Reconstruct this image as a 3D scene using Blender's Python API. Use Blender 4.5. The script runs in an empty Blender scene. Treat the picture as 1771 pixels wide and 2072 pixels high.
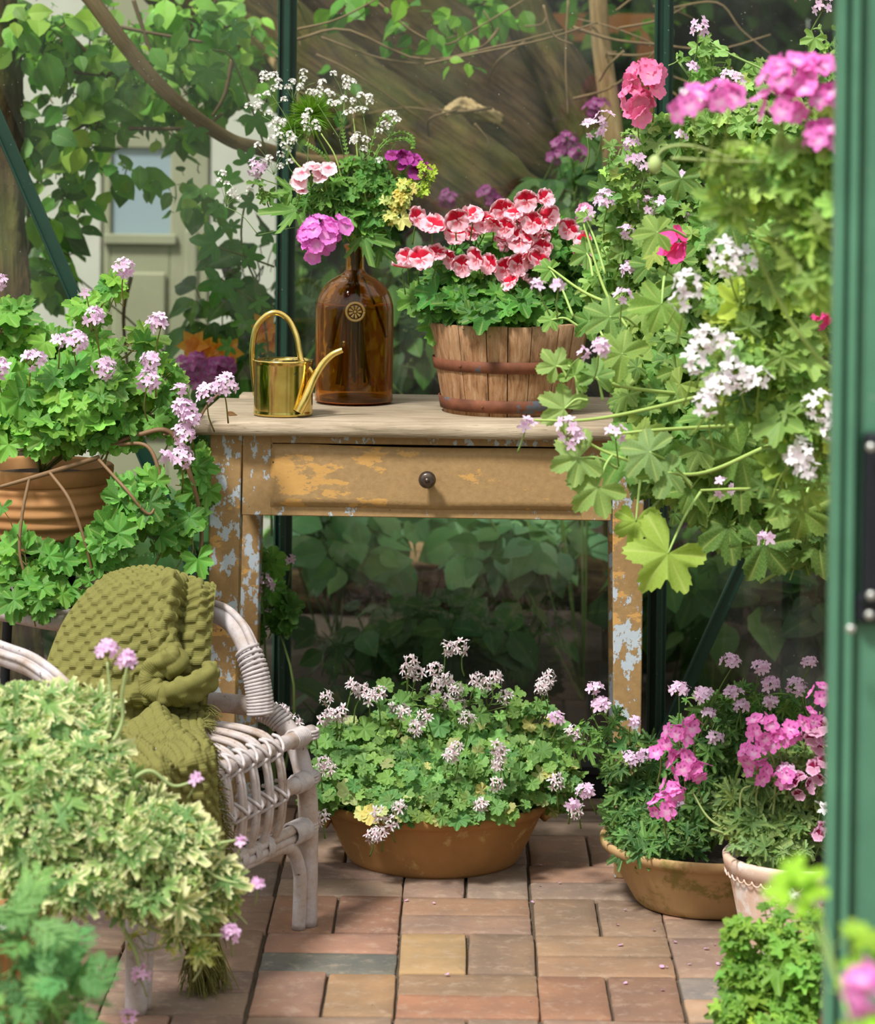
import bpy, math, random
import numpy as np
PI = math.pi
C = bpy.context.scene.collection
sc = bpy.context.scene

# ------------------------------------------------------------------ camera
FPX, PITCH, YAW, ROLL, CAMZ = 5863.0, 0.0227, 0.0101, 0.0105, 1.359
CX, CY = 885.5, 358.3
cam = bpy.data.cameras.new('camera')
cam.sensor_fit = 'VERTICAL'
cam.sensor_height = 36.0
cam.lens = FPX / 2072 * 36.0
cam.shift_y = -(1036 - CY) / 2072
cam.clip_start = 0.1
cam.dof.use_dof = True
cam.dof.focus_distance = 5.05
cam.dof.aperture_fstop = 5.2
camo = bpy.data.objects.new('camera', cam)
C.objects.link(camo)
sc.camera = camo


def _rot(ax, a):
    c, s = math.cos(a), math.sin(a)
    return np.array([[1, 0, 0], [0, c, -s], [0, s, c]]) if ax == 'x' else np.array([[c, -s, 0], [s, c, 0], [0, 0, 1]])


CM = _rot('z', YAW) @ _rot('x', PI / 2 - PITCH) @ _rot('z', ROLL)
import mathutils
camo.matrix_world = mathutils.Matrix([list(CM[0]) + [0], list(CM[1]) + [0], list(CM[2]) + [CAMZ], [0, 0, 0, 1]])


def ray(px, py):
    return CM @ np.array([(px - CX) / FPX, (CY - py) / FPX, -1.0])


def U(px, py, d):
    """the point of the place seen at that pixel, at distance d into the place"""
    r = ray(px, py)
    return r * (d / r[1]) + np.array([0, 0, CAMZ])


def G(px, py, z=0.0):
    r = ray(px, py)
    return r * ((z - CAMZ) / r[2]) + np.array([0, 0, CAMZ])


def UL(pts):
    return np.array([U(*p) for p in pts])


# ------------------------------------------------------------------ light
world = bpy.data.worlds.new('sky')
sc.world = world
world.use_nodes = True
wn = world.node_tree
wn.nodes.clear()
w_out = wn.nodes.new('ShaderNodeOutputWorld')
w_bg = wn.nodes.new('ShaderNodeBackground')
w_tc = wn.nodes.new('ShaderNodeTexCoord')
w_sep = wn.nodes.new('ShaderNodeSeparateXYZ')
w_rmp = wn.nodes.new('ShaderNodeValToRGB')
w_rmp.color_ramp.elements[0].position = 0.0
w_rmp.color_ramp.elements[0].color = (0.30, 0.36, 0.26, 1)
w_rmp.color_ramp.elements[1].position = 0.35
w_rmp.color_ramp.elements[1].color = (1.0, 0.99, 0.96, 1)
wn.links.new(w_tc.outputs['Generated'], w_sep.inputs[0])
wn.links.new(w_sep.outputs['Z'], w_rmp.inputs[0])
wn.links.new(w_rmp.outputs[0], w_bg.inputs[0])
w_bg.inputs[1].default_value = 1.15
wn.links.new(w_bg.outputs[0], w_out.inputs[0])

sun = bpy.data.lights.new('sun', 'SUN')
sun.energy = 4.6
sun.angle = math.radians(9)
sun.color = (1.0, 0.965, 0.91)
suno = bpy.data.objects.new('sun', sun)
C.objects.link(suno)
# light comes from the upper left, in front of the table
suno.rotation_euler = mathutils.Vector((-0.55, -0.75, 1.35)).to_track_quat('Z', 'Y').to_euler()

sc.view_settings.view_transform = 'Standard'
sc.view_settings.look = 'None'
sc.view_settings.gamma = 1.0
sc.view_settings.use_curve_mapping = False
sc.view_settings.exposure = 0.10
sc.cycles.max_bounces = 10
sc.cycles.transparent_max_bounces = 12
sc.cycles.transmission_bounces = 8
sc.cycles.use_denoising = True
sc.cycles.caustics_refractive = False
sc.cycles.caustics_reflective = False


# ------------------------------------------------------------------ helpers
def lin(*c):
    c = np.array(c, float) / 255.0
    return np.where(c <= 0.04045, c / 12.92, ((c + 0.055) / 1.055) ** 2.4)


def L4(*c):
    v = lin(*c)
    return (v[0], v[1], v[2], 1)


def norm(v):
    v = np.asarray(v, float)
    return v / np.maximum(np.linalg.norm(v, axis=-1, keepdims=True), 1e-9)


def spline(pts, n):
    """Catmull-Rom through pts, n samples"""
    P = np.asarray(pts, float)
    k = len(P)
    if k == 2:
        t = np.linspace(0, 1, n)[:, None]
        return P[0] * (1 - t) + P[1] * t
    E = np.vstack([2 * P[0] - P[1], P, 2 * P[-1] - P[-2]])
    t = np.linspace(0, k - 1 - 1e-9, n)
    i = t.astype(int)
    f = (t - i)[:, None]
    a, b, c, d = E[i], E[i + 1], E[i + 2], E[i + 3]
    return 0.5 * (2 * b + (c - a) * f + (2 * a - 5 * b + 4 * c - d) * f ** 2 + (3 * b - a - 3 * c + d) * f ** 3)


class MB:
    def __init__(s):
        s.V, s.Q, s.T, s.c, s.l, s.n = [], [], [], [], [], 0

    def add(s, V, F, col=None, lf=None, flat=False):
        V = np.asarray(V, float)
        n = len(V)
        if not n:
            return
        s.V.append(V)
        fs = F if isinstance(F, (list, tuple)) else [F]
        for f in fs:
            f = np.asarray(f, int)
            if f.size:
                (s.Q if f.shape[1] == 4 else s.T).append(f + s.n)
                if flat: s.fl = getattr(s, 'fl', set()) | {(f.shape[1], len(s.Q if f.shape[1] == 4 else s.T) - 1)}
        cc = np.ones((n, 3)) if col is None else np.broadcast_to(np.asarray(col, float), (n, 3))
        s.c.append(cc)
        s.l.append(np.zeros((n, 2)) if lf is None else lf)
        s.n += n

    def build(s, name, mat, parent=None, smooth=True, origin=None):
        me = bpy.data.meshes.new(name)
        if s.n:
            V = np.vstack(s.V)
            if origin is not None:
                V = V - np.asarray(origin)
            Q = np.vstack(s.Q) if s.Q else np.zeros((0, 4), int)
            T = np.vstack(s.T) if s.T else np.zeros((0, 3), int)
            me.vertices.add(len(V))
            me.vertices.foreach_set('co', V.ravel().astype(np.float32))
            loops = np.concatenate([Q.ravel(), T.ravel()])
            me.loops.add(len(loops))
            me.loops.foreach_set('vertex_index', loops.astype(np.int32))
            nf = len(Q) + len(T)
            me.polygons.add(nf)
            ls = np.concatenate([np.arange(len(Q)) * 4, len(Q) * 4 + np.arange(len(T)) * 3])
            me.polygons.foreach_set('loop_start', ls.astype(np.int32))
            sm = np.full(nf, smooth, bool)
            fl_ = getattr(s, 'fl', set())
            if fl_:
                k = 0
                for j, q in enumerate(s.Q):
                    if (4, j) in fl_: sm[k:k + len(q)] = False
                    k += len(q)
                for j, q in enumerate(s.T):
                    if (3, j) in fl_: sm[k:k + len(q)] = False
                    k += len(q)
            me.polygons.foreach_set('use_smooth', sm)
            me.update(calc_edges=True)
            ca = me.color_attributes.new('Col', 'FLOAT_COLOR', 'POINT')
            cc = np.ones((len(V), 4), np.float32)
            cc[:, :3] = np.vstack(s.c)
            ca.data.foreach_set('color', cc.ravel())
            lfv = np.zeros((len(V), 3), np.float32)
            ll_ = [q if q.shape[1] == 3 else np.hstack([q, np.zeros((len(q), 1))]) for q in s.l]
            lfv[:] = np.vstack(ll_)
            la = me.attributes.new('lf', 'FLOAT_VECTOR', 'POINT')
            la.data.foreach_set('vector', lfv.ravel())
        for m in (mat if isinstance(mat, (list, tuple)) else [mat]):
            me.materials.append(m)
        o = bpy.data.objects.new(name, me)
        C.objects.link(o)
        if origin is not None:
            o.location = tuple(float(q) for q in origin)
        if parent is not None:
            o.parent = parent
            o.matrix_parent_inverse = mathutils.Matrix.Translation(-parent.location)
        return o


def tag(o, label=None, cat=None, group=None, kind=None):
    if label: o['label'] = label
    if cat: o['category'] = cat
    if group: o['group'] = group
    if kind: o['kind'] = kind
    return o


def thing(name, label, cat, loc=(0, 0, 0), group=None):
    o = bpy.data.objects.new(name, None)
    o.empty_display_size = 0.05
    C.objects.link(o)
    o.location = tuple(float(q) for q in loc)
    return tag(o, label, cat, group)


def struct(o):
    o['kind'] = 'structure'
    return o


def strands(P, r, sides=4, cap=True):
    """N polylines of K points -> tubes"""
    P = np.asarray(P, float)
    if P.ndim == 2: P = P[None]
    N, K, _ = P.shape
    r = np.broadcast_to(np.asarray(r, float), (N, K))
    T = np.empty_like(P)
    T[:, 1:-1] = P[:, 2:] - P[:, :-2]
    T[:, 0] = P[:, 1] - P[:, 0]
    T[:, -1] = P[:, -1] - P[:, -2]
    T = norm(T)
    ref = np.where(np.abs(T[:, :1, 2:3]) > 0.85, np.array([1.0, 0, 0]), np.array([0, 0, 1.0]))
    A = np.empty_like(P)
    A[:, 0] = norm(np.cross(T[:, 0], np.broadcast_to(ref[:, 0], (N, 3))))
    for k in range(1, K):
        a = A[:, k - 1]
        A[:, k] = norm(a - (a * T[:, k]).sum(-1, keepdims=True) * T[:, k])
    B = np.cross(T, A)
    ph = np.arange(sides) * 2 * PI / sides
    V = P[:, :, None] + r[:, :, None, None] * (A[:, :, None] * np.cos(ph)[None, None, :, None] + B[:, :, None] * np.sin(ph)[None, None, :, None])
    idx = np.arange(N * K * sides).reshape(N, K, sides)
    j2 = np.roll(idx, -1, axis=2)
    F = np.stack([idx[:, :-1], j2[:, :-1], j2[:, 1:], idx[:, 1:]], -1).reshape(-1, 4)
    V = V.reshape(-1, 3)
    Fs = [F]
    if cap:
        c0 = len(V) + np.arange(N)
        c1 = c0 + N
        V = np.vstack([V, P[:, 0], P[:, -1]])
        t0 = np.stack([j2[:, 0], idx[:, 0], np.broadcast_to(c0[:, None], (N, sides))], -1).reshape(-1, 3)
        t1 = np.stack([idx[:, -1], j2[:, -1], np.broadcast_to(c1[:, None], (N, sides))], -1).reshape(-1, 3)
        Fs += [t0, t1]
    return V, Fs


def tube(mb, pts, r, n=24, sides=8, col=None, raw=False):
    P = np.asarray(pts, float) if raw else spline(pts, n)
    if np.ndim(r):
        r = np.interp(np.linspace(0, 1, len(P)), np.linspace(0, 1, len(r)), r)
    V, F = strands(P[None], np.broadcast_to(r, (1, len(P))), sides)
    mb.add(V, F, col)
    return P


def lathe(mb, prof, n=48, c=(0, 0, 0), col=None, wob=0.0, seed=0):
    prof = np.asarray(prof, float)
    a = np.arange(n) * 2 * PI / n
    rr = prof[:, 0][:, None] * (1 + wob * np.sin(3 * a + seed)[None] * 0.6 + wob * np.sin(5 * a + 2.1 * seed)[None] * 0.4)
    V = np.stack([rr * np.cos(a), rr * np.sin(a), np.broadcast_to(prof[:, 1][:, None], rr.shape)], -1).reshape(-1, 3) + np.asarray(c)
    idx = np.arange(len(prof) * n).reshape(len(prof), n)
    j = np.roll(idx, -1, 1)
    F = np.stack([idx[:-1], j[:-1], j[1:], idx[1:]], -1).reshape(-1, 4)
    mb.add(V, F, col)


def dense(prof, n):
    """resample a profile polyline evenly"""
    P = np.asarray(prof, float)
    s = np.r_[0, np.cumsum(np.linalg.norm(np.diff(P, axis=0), axis=1))]
    t = np.linspace(0, s[-1], n)
    return np.stack([np.interp(t, s, P[:, 0]), np.interp(t, s, P[:, 1])], -1)


def box(mb, lo, hi, ch=0.002, M=None, col=None, taper=None):
    """chamfered box; M maps local points to the world"""
    lo = np.asarray(lo, float); hi = np.asarray(hi, float)
    c = np.minimum(ch, (hi - lo) * 0.49)
    V = []; ids = {}
    for ix in (0, 1):
        for iy in (0, 1):
            for iz in (0, 1):
                s = np.array([ix, iy, iz])
                p = np.where(s == 1, hi, lo)
                for ax in range(3):
                    q = p.copy()
                    for o in range(3):
                        if o != ax: q[o] += (-1 if s[o] else 1) * c[o]
                    ids[(ix, iy, iz, ax)] = len(V)
                    V.append(q)
    Q = []; T = []
    def flip(f, nrm):
        a, b, d = (np.array(V[k]) for k in f[:3])
        return f if np.dot(np.cross(b - a, d - b), nrm) > 0 else f[::-1]
    cen = (lo + hi) / 2
    for ax in range(3):
        u, v = [k for k in range(3) if k != ax]
        for s in (0, 1):
            f = []
            for (a, b) in ((0, 0), (1, 0), (1, 1), (0, 1)):
                k = [0, 0, 0]; k[ax] = s; k[u] = a; k[v] = b
                f.append(ids[(*k, ax)])
            n = np.zeros(3); n[ax] = 1 if s else -1
            Q.append(flip(f, n))
    for ax in range(3):
        u, v = [k for k in range(3) if k != ax]
        for a in (0, 1):
            for b in (0, 1):
                k0 = [0, 0, 0]; k0[u] = a; k0[v] = b
                k1 = list(k0); k1[ax] = 1
                f = [ids[(*k0, u)], ids[(*k0, v)], ids[(*k1, v)], ids[(*k1, u)]]
                n = np.zeros(3); n[u] = 1 if a else -1; n[v] = 1 if b else -1
                Q.append(flip(f, n))
    for ix in (0, 1):
        for iy in (0, 1):
            for iz in (0, 1):
                f = [ids[(ix, iy, iz, a)] for a in range(3)]
                n = np.array([1 if ix else -1, 1 if iy else -1, 1 if iz else -1])
                T.append(flip(f, n))
    V = np.array(V)
    if taper: V = taper(V)
    if M is not None:
        V = V @ np.asarray(M)[:3, :3].T + np.asarray(M)[:3, 3]
    mb.add(V, [np.array(Q), np.array(T)], col, None, True)


def frame(o, ang):
    c, s = math.cos(ang), math.sin(ang)
    M = np.eye(4)
    M[:3, :3] = [[c, -s, 0], [s, c, 0], [0, 0, 1]]
    M[:3, 3] = o
    return M


# ------------------------------------------------------------------ materials
class NT:
    def __init__(s, name):
        s.m = bpy.data.materials.new(name)
        s.m.use_nodes = True
        s.t = s.m.node_tree
        s.t.nodes.clear()
        s.out = s.n('ShaderNodeOutputMaterial')

    def n(s, typ, **kw):
        nd = s.t.nodes.new(typ)
        for k, v in kw.items():
            setattr(nd, k, v)
        return nd

    def l(s, a, b):
        s.t.links.new(a, b)

    def val(s, sock, v):
        if hasattr(v, 'links') or isinstance(v, bpy.types.NodeSocket):
            s.l(v, sock)
        else:
            sock.default_value = v

    def coord(s, kind='Object'):
        return s.n('ShaderNodeTexCoord').outputs[kind]

    def mapping(s, vec, scale=(1, 1, 1), rot=(0, 0, 0)):
        m = s.n('ShaderNodeMapping')
        m.inputs['Scale'].default_value = scale
        m.inputs['Rotation'].default_value = rot
        s.l(vec, m.inputs[0])
        return m.outputs[0]

    def noise(s, vec, scale, detail=4, rough=0.55, dist=0.0):
        nd = s.n('ShaderNodeTexNoise')
        nd.inputs['Scale'].default_value = scale
        nd.inputs['Detail'].default_value = detail
        nd.inputs['Roughness'].default_value = rough
        nd.inputs['Distortion'].default_value = dist
        s.l(vec, nd.inputs['Vector'])
        return nd.outputs['Fac']

    def ramp(s, fac, stops, interp='LINEAR'):
        r = s.n('ShaderNodeValToRGB')
        r.color_ramp.interpolation = interp
        while len(r.color_ramp.elements) < len(stops):
            r.color_ramp.elements.new(0.5)
        for e, (p, c) in zip(r.color_ramp.elements, stops):
            e.position = p
            e.color = c if len(c) == 4 else (*c, 1)
        s.l(fac, r.inputs[0])
        return r.outputs[0]

    def mask(s, fac, a, b):
        return s.ramp(fac, [(a, (0, 0, 0, 1)), (b, (1, 1, 1, 1))])

    def mix(s, f, a, b, mode='MIX'):
        m = s.n('ShaderNodeMix', data_type='RGBA', blend_type=mode)
        s.val(m.inputs[0], f)
        s.val(m.inputs[6], a)
        s.val(m.inputs[7], b)
        return m.outputs[2]

    def math(s, op, a, b=0.0):
        m = s.n('ShaderNodeMath', operation=op)
        s.val(m.inputs[0], a)
        s.val(m.inputs[1], b)
        return m.outputs[0]

    def attr(s, name):
        return s.n('ShaderNodeAttribute', attribute_name=name)

    def bump(s, h, strength=0.3, dist=0.01, normal=None):
        b = s.n('ShaderNodeBump')
        b.inputs['Strength'].default_value = strength
        b.inputs['Distance'].default_value = dist
        s.l(h, b.inputs['Height'])
        if normal is not None: s.l(normal, b.inputs['Normal'])
        return b.outputs[0]

    def pbr(s, col, rough=0.6, metal=0.0, normal=None, spec=0.4, **kw):
        p = s.n('ShaderNodeBsdfPrincipled')
        s.val(p.inputs['Base Color'], col)
        s.val(p.inputs['Roughness'], rough)
        s.val(p.inputs['Metallic'], metal)
        p.inputs['Specular IOR Level'].default_value = spec
        for k, v in kw.items():
            s.val(p.inputs[k.replace('_', ' ')], v)
        if normal is not None: s.l(normal, p.inputs['Normal'])
        return p.outputs[0]

    def done(s, sh):
        s.l(sh, s.out.inputs[0])
        return s.m


def simple(name, col, rough=0.6, metal=0.0, var=0.25, scale=30, bump=0.15, spec=0.4, bd=0.003):
    t = NT(name)
    co = t.coord()
    f = t.noise(co, scale, 5)
    c = np.array(col[:3])
    colr = t.ramp(f, [(0.25, (*(c * (1 - var)), 1)), (0.75, (*np.minimum(c * (1 + var), 1), 1))])
    return t.done(t.pbr(colr, rough, metal, t.bump(f, bump, bd), spec))


def vcol_mat(name, rough=0.6, transl=0.0, vein=0.0, spec=0.35, bump=0.0, sat=1.0, bscale=60, tr_gain=(1.3, 1.35, 0.8)):
    t = NT(name)
    col = t.attr('Col').outputs['Color']
    co = t.coord()
    if vein > 0:
        sep = t.n('ShaderNodeSeparateXYZ')
        t.l(t.attr('lf').outputs['Vector'], sep.inputs[0])
        v = t.math('POWER', sep.outputs['Y'], 12.0)
        # side veins leave the main ones at an angle
        w2 = t.math('ADD', t.math('MULTIPLY', sep.outputs['X'], 7.0), t.math('MULTIPLY', sep.outputs['Y'], 2.6))
        w2 = t.math('ABSOLUTE', t.math('SUBTRACT', t.math('FRACT', w2), 0.5))
        w2 = t.math('MULTIPLY', t.math('LESS_THAN', w2, 0.06), t.math('LESS_THAN', sep.outputs['Y'], 0.93))
        v = t.math('MULTIPLY', t.math('MAXIMUM', v, t.math('MULTIPLY', w2, 0.45)), vein)
        col = t.mix(v, col, L4(190, 205, 120))
        hb = t.math('SUBTRACT', t.math('MULTIPLY', w2, -0.4), t.math('POWER', sep.outputs['Y'], 4.0))
        ns = t.noise(co, 260, 2)
        nrm = t.bump(t.math('ADD', hb, t.math('MULTIPLY', ns, 0.5)), 0.35, 0.002)
    else:
        ns = t.noise(co, bscale, 3)
        nrm = t.bump(ns, max(bump, 0.01), 0.003)
    nz = t.noise(co, 45, 3)
    col = t.mix(0.35, col, t.mix(nz, t.mix(1.0, col, (0.62, 0.66, 0.55, 1), 'MULTIPLY'), t.mix(1.0, col, (1.3, 1.22, 1.3, 1), 'MULTIPLY')))
    p = t.pbr(col, rough, 0.0, nrm, spec)
    if transl > 0:
        tr = t.n('ShaderNodeBsdfTranslucent')
        t.l(t.mix(1.0, col, (*tr_gain, 1), 'MULTIPLY'), tr.inputs[0])
        mx = t.n('ShaderNodeMixShader')
        mx.inputs[0].default_value = transl
        t.l(p, mx.inputs[1])
        t.l(tr.outputs[0], mx.inputs[2])
        return t.done(mx.outputs[0])
    return t.done(p)


M_leaf = vcol_mat('leaf', 0.55, 0.32, 0.35)
M_leaf_soft = vcol_mat('leaf_soft', 0.65, 0.35, 0.55)
M_leaf_out = vcol_mat('leaf_garden', 0.5, 0.38, 0.15)
M_stem = vcol_mat('stem', 0.6, 0.0, 0.0)
M_petal = vcol_mat('petal', 0.6, 0.35, 0.0, 0.2, tr_gain=(1.05, 1.0, 1.05))


def metal_green(name, col, rough=0.35):
    t = NT(name)
    co = t.coord()
    n1 = t.noise(co, 9, 5)
    sp = t.noise(co, 160, 3)
    c = t.mix(t.mask(n1, 0.35, 0.75), (*lin(*col), 1), (*(lin(*col) * 1.35 + 0.004), 1))
    c = t.mix(t.mask(sp, 0.70, 0.74), c, L4(120, 140, 125))
    return t.done(t.pbr(c, rough, 0.0, t.bump(n1, 0.05, 0.002), 0.5))


M_green = metal_green('green_frame', (16, 50, 38))
M_green_l = metal_green('green_frame_light', (74, 120, 96), 0.3)
M_black = simple('black_plastic', lin(24, 26, 34), 0.35, var=0.2, bump=0.03)
M_rubber = simple('dark_rubber', lin(10, 14, 12), 0.7, var=0.2)


def wood_mat(name, c1, c2, c3, axis='x', rough=0.75, sc=1.0, bump=0.35):
    t = NT(name)
    co = t.coord()
    s = {'x': (1.2, 14, 14), 'y': (14, 1.2, 14), 'z': (14, 14, 1.2)}[axis]
    mp = t.mapping(co, tuple(q * sc for q in s))
    g = t.noise(mp, 6, 8, 0.65, 0.4)
    g2 = t.noise(mp, 22, 4, 0.6)
    b = t.noise(co, 5 * sc, 4)
    c = t.ramp(g, [(0.25, (*c3, 1)), (0.48, (*c1, 1)), (0.72, (*c2, 1))])
    c = t.mix(t.mask(b, 0.45, 0.7), c, t.mix(0.6, c, (*c2, 1)))
    c = t.mix(t.mask(g2, 0.60, 0.72), c, t.mix(0.65, c, (*c3, 1)))
    h = t.math('ADD', g, t.math('MULTIPLY', g2, 0.6))
    return t.done(t.pbr(c, rough, 0.0, t.bump(h, bump, 0.004), 0.25))


def paint_mat(name, base, ochre_amt, chip_amt, sx=1.0):
    """old tan paint, worn to ochre in patches and chipped to pale blue-grey"""
    t = NT(name)
    co = t.coord()
    fine = t.noise(t.mapping(co, (1, 1, 1)), 90, 6, 0.6)
    c = t.ramp(fine, [(0.3, (*(lin(*base) * 0.86), 1)), (0.7, (*(lin(*base) * 1.1), 1))])
    big = t.noise(t.mapping(co, (1.0, 1, 2.2)), 8.5, 9, 0.68)
    if sx != 1.0:
        # the big worn patch left of the knob
        vd = t.n('ShaderNodeVectorMath', operation='DISTANCE')
        t.l(t.mapping(co, (0.75, 0.0, 1.6)), vd.inputs[0]); vd.inputs[1].default_value = (-0.235 * 0.75, 0, 0.712 * 1.6)
        near = t.mask(vd.outputs['Value'], 0.0, 0.16)
        big = t.math('ADD', big, t.math('MULTIPLY', t.math('SUBTRACT', 1.0, near), 0.16))
    c = t.mix(t.mask(big, ochre_amt, ochre_amt + 0.012), c, L4(196, 152, 88))
    ch = t.noise(t.mapping(co, (1.6, 1, 1.0)), 30, 9, 0.68)
    big2 = t.noise(co, 4.5, 3)
    thr = t.math('ADD', ch, t.math('MULTIPLY', big2, 0.35))
    m = t.mask(thr, chip_amt, chip_amt + 0.008)
    c = t.mix(m, c, L4(178, 190, 200))
    dk = t.noise(co, 48, 6, 0.7)
    dm = t.mask(dk, 0.69, 0.70)
    c = t.mix(dm, c, L4(70, 66, 52))
    crack = t.n('ShaderNodeTexVoronoi', feature='DISTANCE_TO_EDGE')
    crack.inputs['Scale'].default_value = 70
    t.l(co, crack.inputs['Vector'])
    cr = t.mask(crack.outputs['Distance'], 0.0, 0.03)
    h = t.math('SUBTRACT', t.math('MULTIPLY', fine, 0.5), t.math('MULTIPLY', m, 0.8))
    nr = t.bump(h, 0.5, 0.0025, t.bump(cr, 0.10, 0.001))
    return t.done(t.pbr(c, 0.55, 0.0, nr, 0.35))


M_paint_leg = paint_mat('paint_leg', (156, 126, 84), 0.565, 0.71)
M_paint_apron = paint_mat('paint_apron', (160, 130, 88), 0.66, 0.78)
M_paint_drawer = paint_mat('paint_drawer', (162, 132, 90), 0.60, 0.90, 2.0)
M_top = wood_mat('tabletop_wood', lin(150, 134, 112), lin(186, 172, 150), lin(92, 84, 62), 'x')
M_stave = wood_mat('stave_wood', lin(152, 112, 78), lin(178, 148, 116), lin(66, 44, 30), 'z', sc=1.3)
M_barkA = wood_mat('bark_pale', lin(118, 98, 66), lin(146, 126, 90), lin(64, 52, 34), 'z', sc=1.0, bump=0.7)
M_barkB = wood_mat('bark_dark', lin(70, 54, 36), lin(104, 88, 56), lin(26, 20, 13), 'z', sc=0.6, bump=1.0)
M_twig = simple('twig', lin(112, 96, 66), 0.8)
M_cutwood = simple('cut_wood', lin(206, 178, 130), 0.7, var=0.2)


def rust_mat():
    t = NT('rusty_iron')
    co = t.coord()
    a = t.noise(co, 18, 6, 0.6)
    b = t.noise(co, 11, 7, 0.7)
    c = t.ramp(a, [(0.3, L4(84, 50, 36)), (0.55, L4(122, 74, 52)), (0.8, L4(150, 98, 70))])
    c = t.mix(t.mask(b, 0.56, 0.6), c, L4(84, 92, 100))
    return t.done(t.pbr(c, 0.7, 0.2, t.bump(a, 0.5, 0.002), 0.3))


M_rust = rust_mat()


def brass_mat():
    t = NT('brass')
    co = t.coord()
    a = t.noise(co, 14, 6, 0.65)
    b = t.noise(co, 60, 5, 0.6)
    c = t.ramp(a, [(0.3, L4(196, 164, 84)), (0.6, L4(228, 204, 122)), (0.8, L4(240, 222, 160))])
    c = t.mix(t.mask(b, 0.66, 0.7), c, L4(150, 150, 130))
    r = t.math('ADD', t.math('MULTIPLY', b, 0.18), 0.06)
    return t.done(t.pbr(c, r, 1.0, t.bump(a, 0.06, 0.004), 0.5))


M_brass = brass_mat()


def terracotta(name, c1, c2, pale, amt, scale=7):
    t = NT(name)
    co = t.coord()
    a = t.noise(co, scale, 6, 0.6)
    b = t.noise(co, scale * 2.2, 7, 0.7, 0.3)
    f = t.noise(co, 120, 3)
    c = t.ramp(a, [(0.3, (*lin(*c1), 1)), (0.7, (*lin(*c2), 1))])
    c = t.mix(t.mask(b, amt, amt + 0.10), c, (*lin(*pale), 1))
    h = t.math('ADD', t.math('MULTIPLY', f, 0.4), b)
    return t.done(t.pbr(c, 0.8, 0.0, t.bump(h, 0.25, 0.002), 0.25))


M_terra = terracotta('terracotta_bowl', (150, 110, 66), (178, 132, 82), (194, 166, 112), 0.58)
M_terra2 = terracotta('terracotta_mossy', (164, 132, 92), (190, 158, 114), (132, 118, 68), 0.52)
M_terra3 = terracotta('terracotta_ribbed', (156, 110, 70), (182, 136, 88), (150, 112, 72), 0.6)
M_terra4 = terracotta('terracotta_limewashed', (206, 172, 150), (224, 200, 184), (226, 216, 210), 0.5, 11)
M_soil = simple('soil', lin(44, 34, 26), 0.95, var=0.5, scale=70, bump=0.9, bd=0.01)
# ------------------------------------------------------------------ floor: clay pavers in basket weave
rng = np.random.default_rng(7)
BX, BY, BB = -0.0972, 4.3166, 0.2215


def brick_mat():
    t = NT('clay_paver')
    col = t.attr('Col').outputs['Color']
    co = t.coord()
    a = t.noise(co, 7, 6, 0.65)
    b = t.noise(co, 34, 6, 0.7)
    f = t.noise(co, 180, 3)
    pits = t.noise(co, 75, 3, 0.6)
    c = t.mix(t.mask(a, 0.38, 0.66), t.mix(1.0, col, (0.78, 0.80, 0.86, 1), 'MULTIPLY'), t.mix(1.0, col, (1.08, 1.04, 1.0, 1), 'MULTIPLY'))
    c = t.mix(t.math('MULTIPLY', t.mask(b, 0.52, 0.66), 0.35), c, L4(176, 158, 138))
    c = t.mix(t.mask(pits, 0.72, 0.75), c, L4(52, 42, 36))
    c = t.mix(t.math('MULTIPLY', f, 0.25), c, t.mix(1.0, c, (0.6, 0.6, 0.6, 1), 'MULTIPLY'))
    h = t.math('ADD', t.math('MULTIPLY', b, 1.0), t.math('MULTIPLY', f, 0.3))
    h = t.math('SUBTRACT', h, t.math('MULTIPLY', t.mask(pits, 0.70, 0.75), 0.8))
    return t.done(t.pbr(c, 0.8, 0.0, t.bump(h, 0.3, 0.003), 0.3))


M_brick = brick_mat()
fl = MB()
PAL = [(150, 122, 102), (156, 126, 104), (142, 118, 100), (162, 130, 104), (148, 126, 106), (140, 114, 98), (158, 132, 108), (138, 118, 104), (160, 124, 100)]
SPEC = {(-1, 1, 1): (162, 120, 96), (-1, 1, 0): (116, 114, 102), (0, 1, 0): (180, 148, 104), (0, 1, 1): (146, 120, 96), (0, 0, 1): (152, 124, 96), (0, 0, 0): (166, 118, 88),
        (-1, 0, 0): (156, 120, 98), (-1, 0, 1): (170, 136, 100), (1, 1, 1): (164, 134, 104), (1, 1, 0): (160, 126, 96), (1, 0, 0): (158, 116, 88), (1, 0, 1): (142, 108, 86),
        (2, 0, 1): (140, 130, 120), (2, 0, 0): (180, 148, 118), (2, 1, 0): (152, 124, 104), (0, 2, 0): (150, 120, 98), (0, 2, 1): (162, 128, 100), (-1, 2, 0): (160, 118, 90), (-1, 2, 1): (152, 112, 88),
        (1, 2, 0): (150, 124, 98), (1, 2, 1): (146, 120, 96)}


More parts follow.
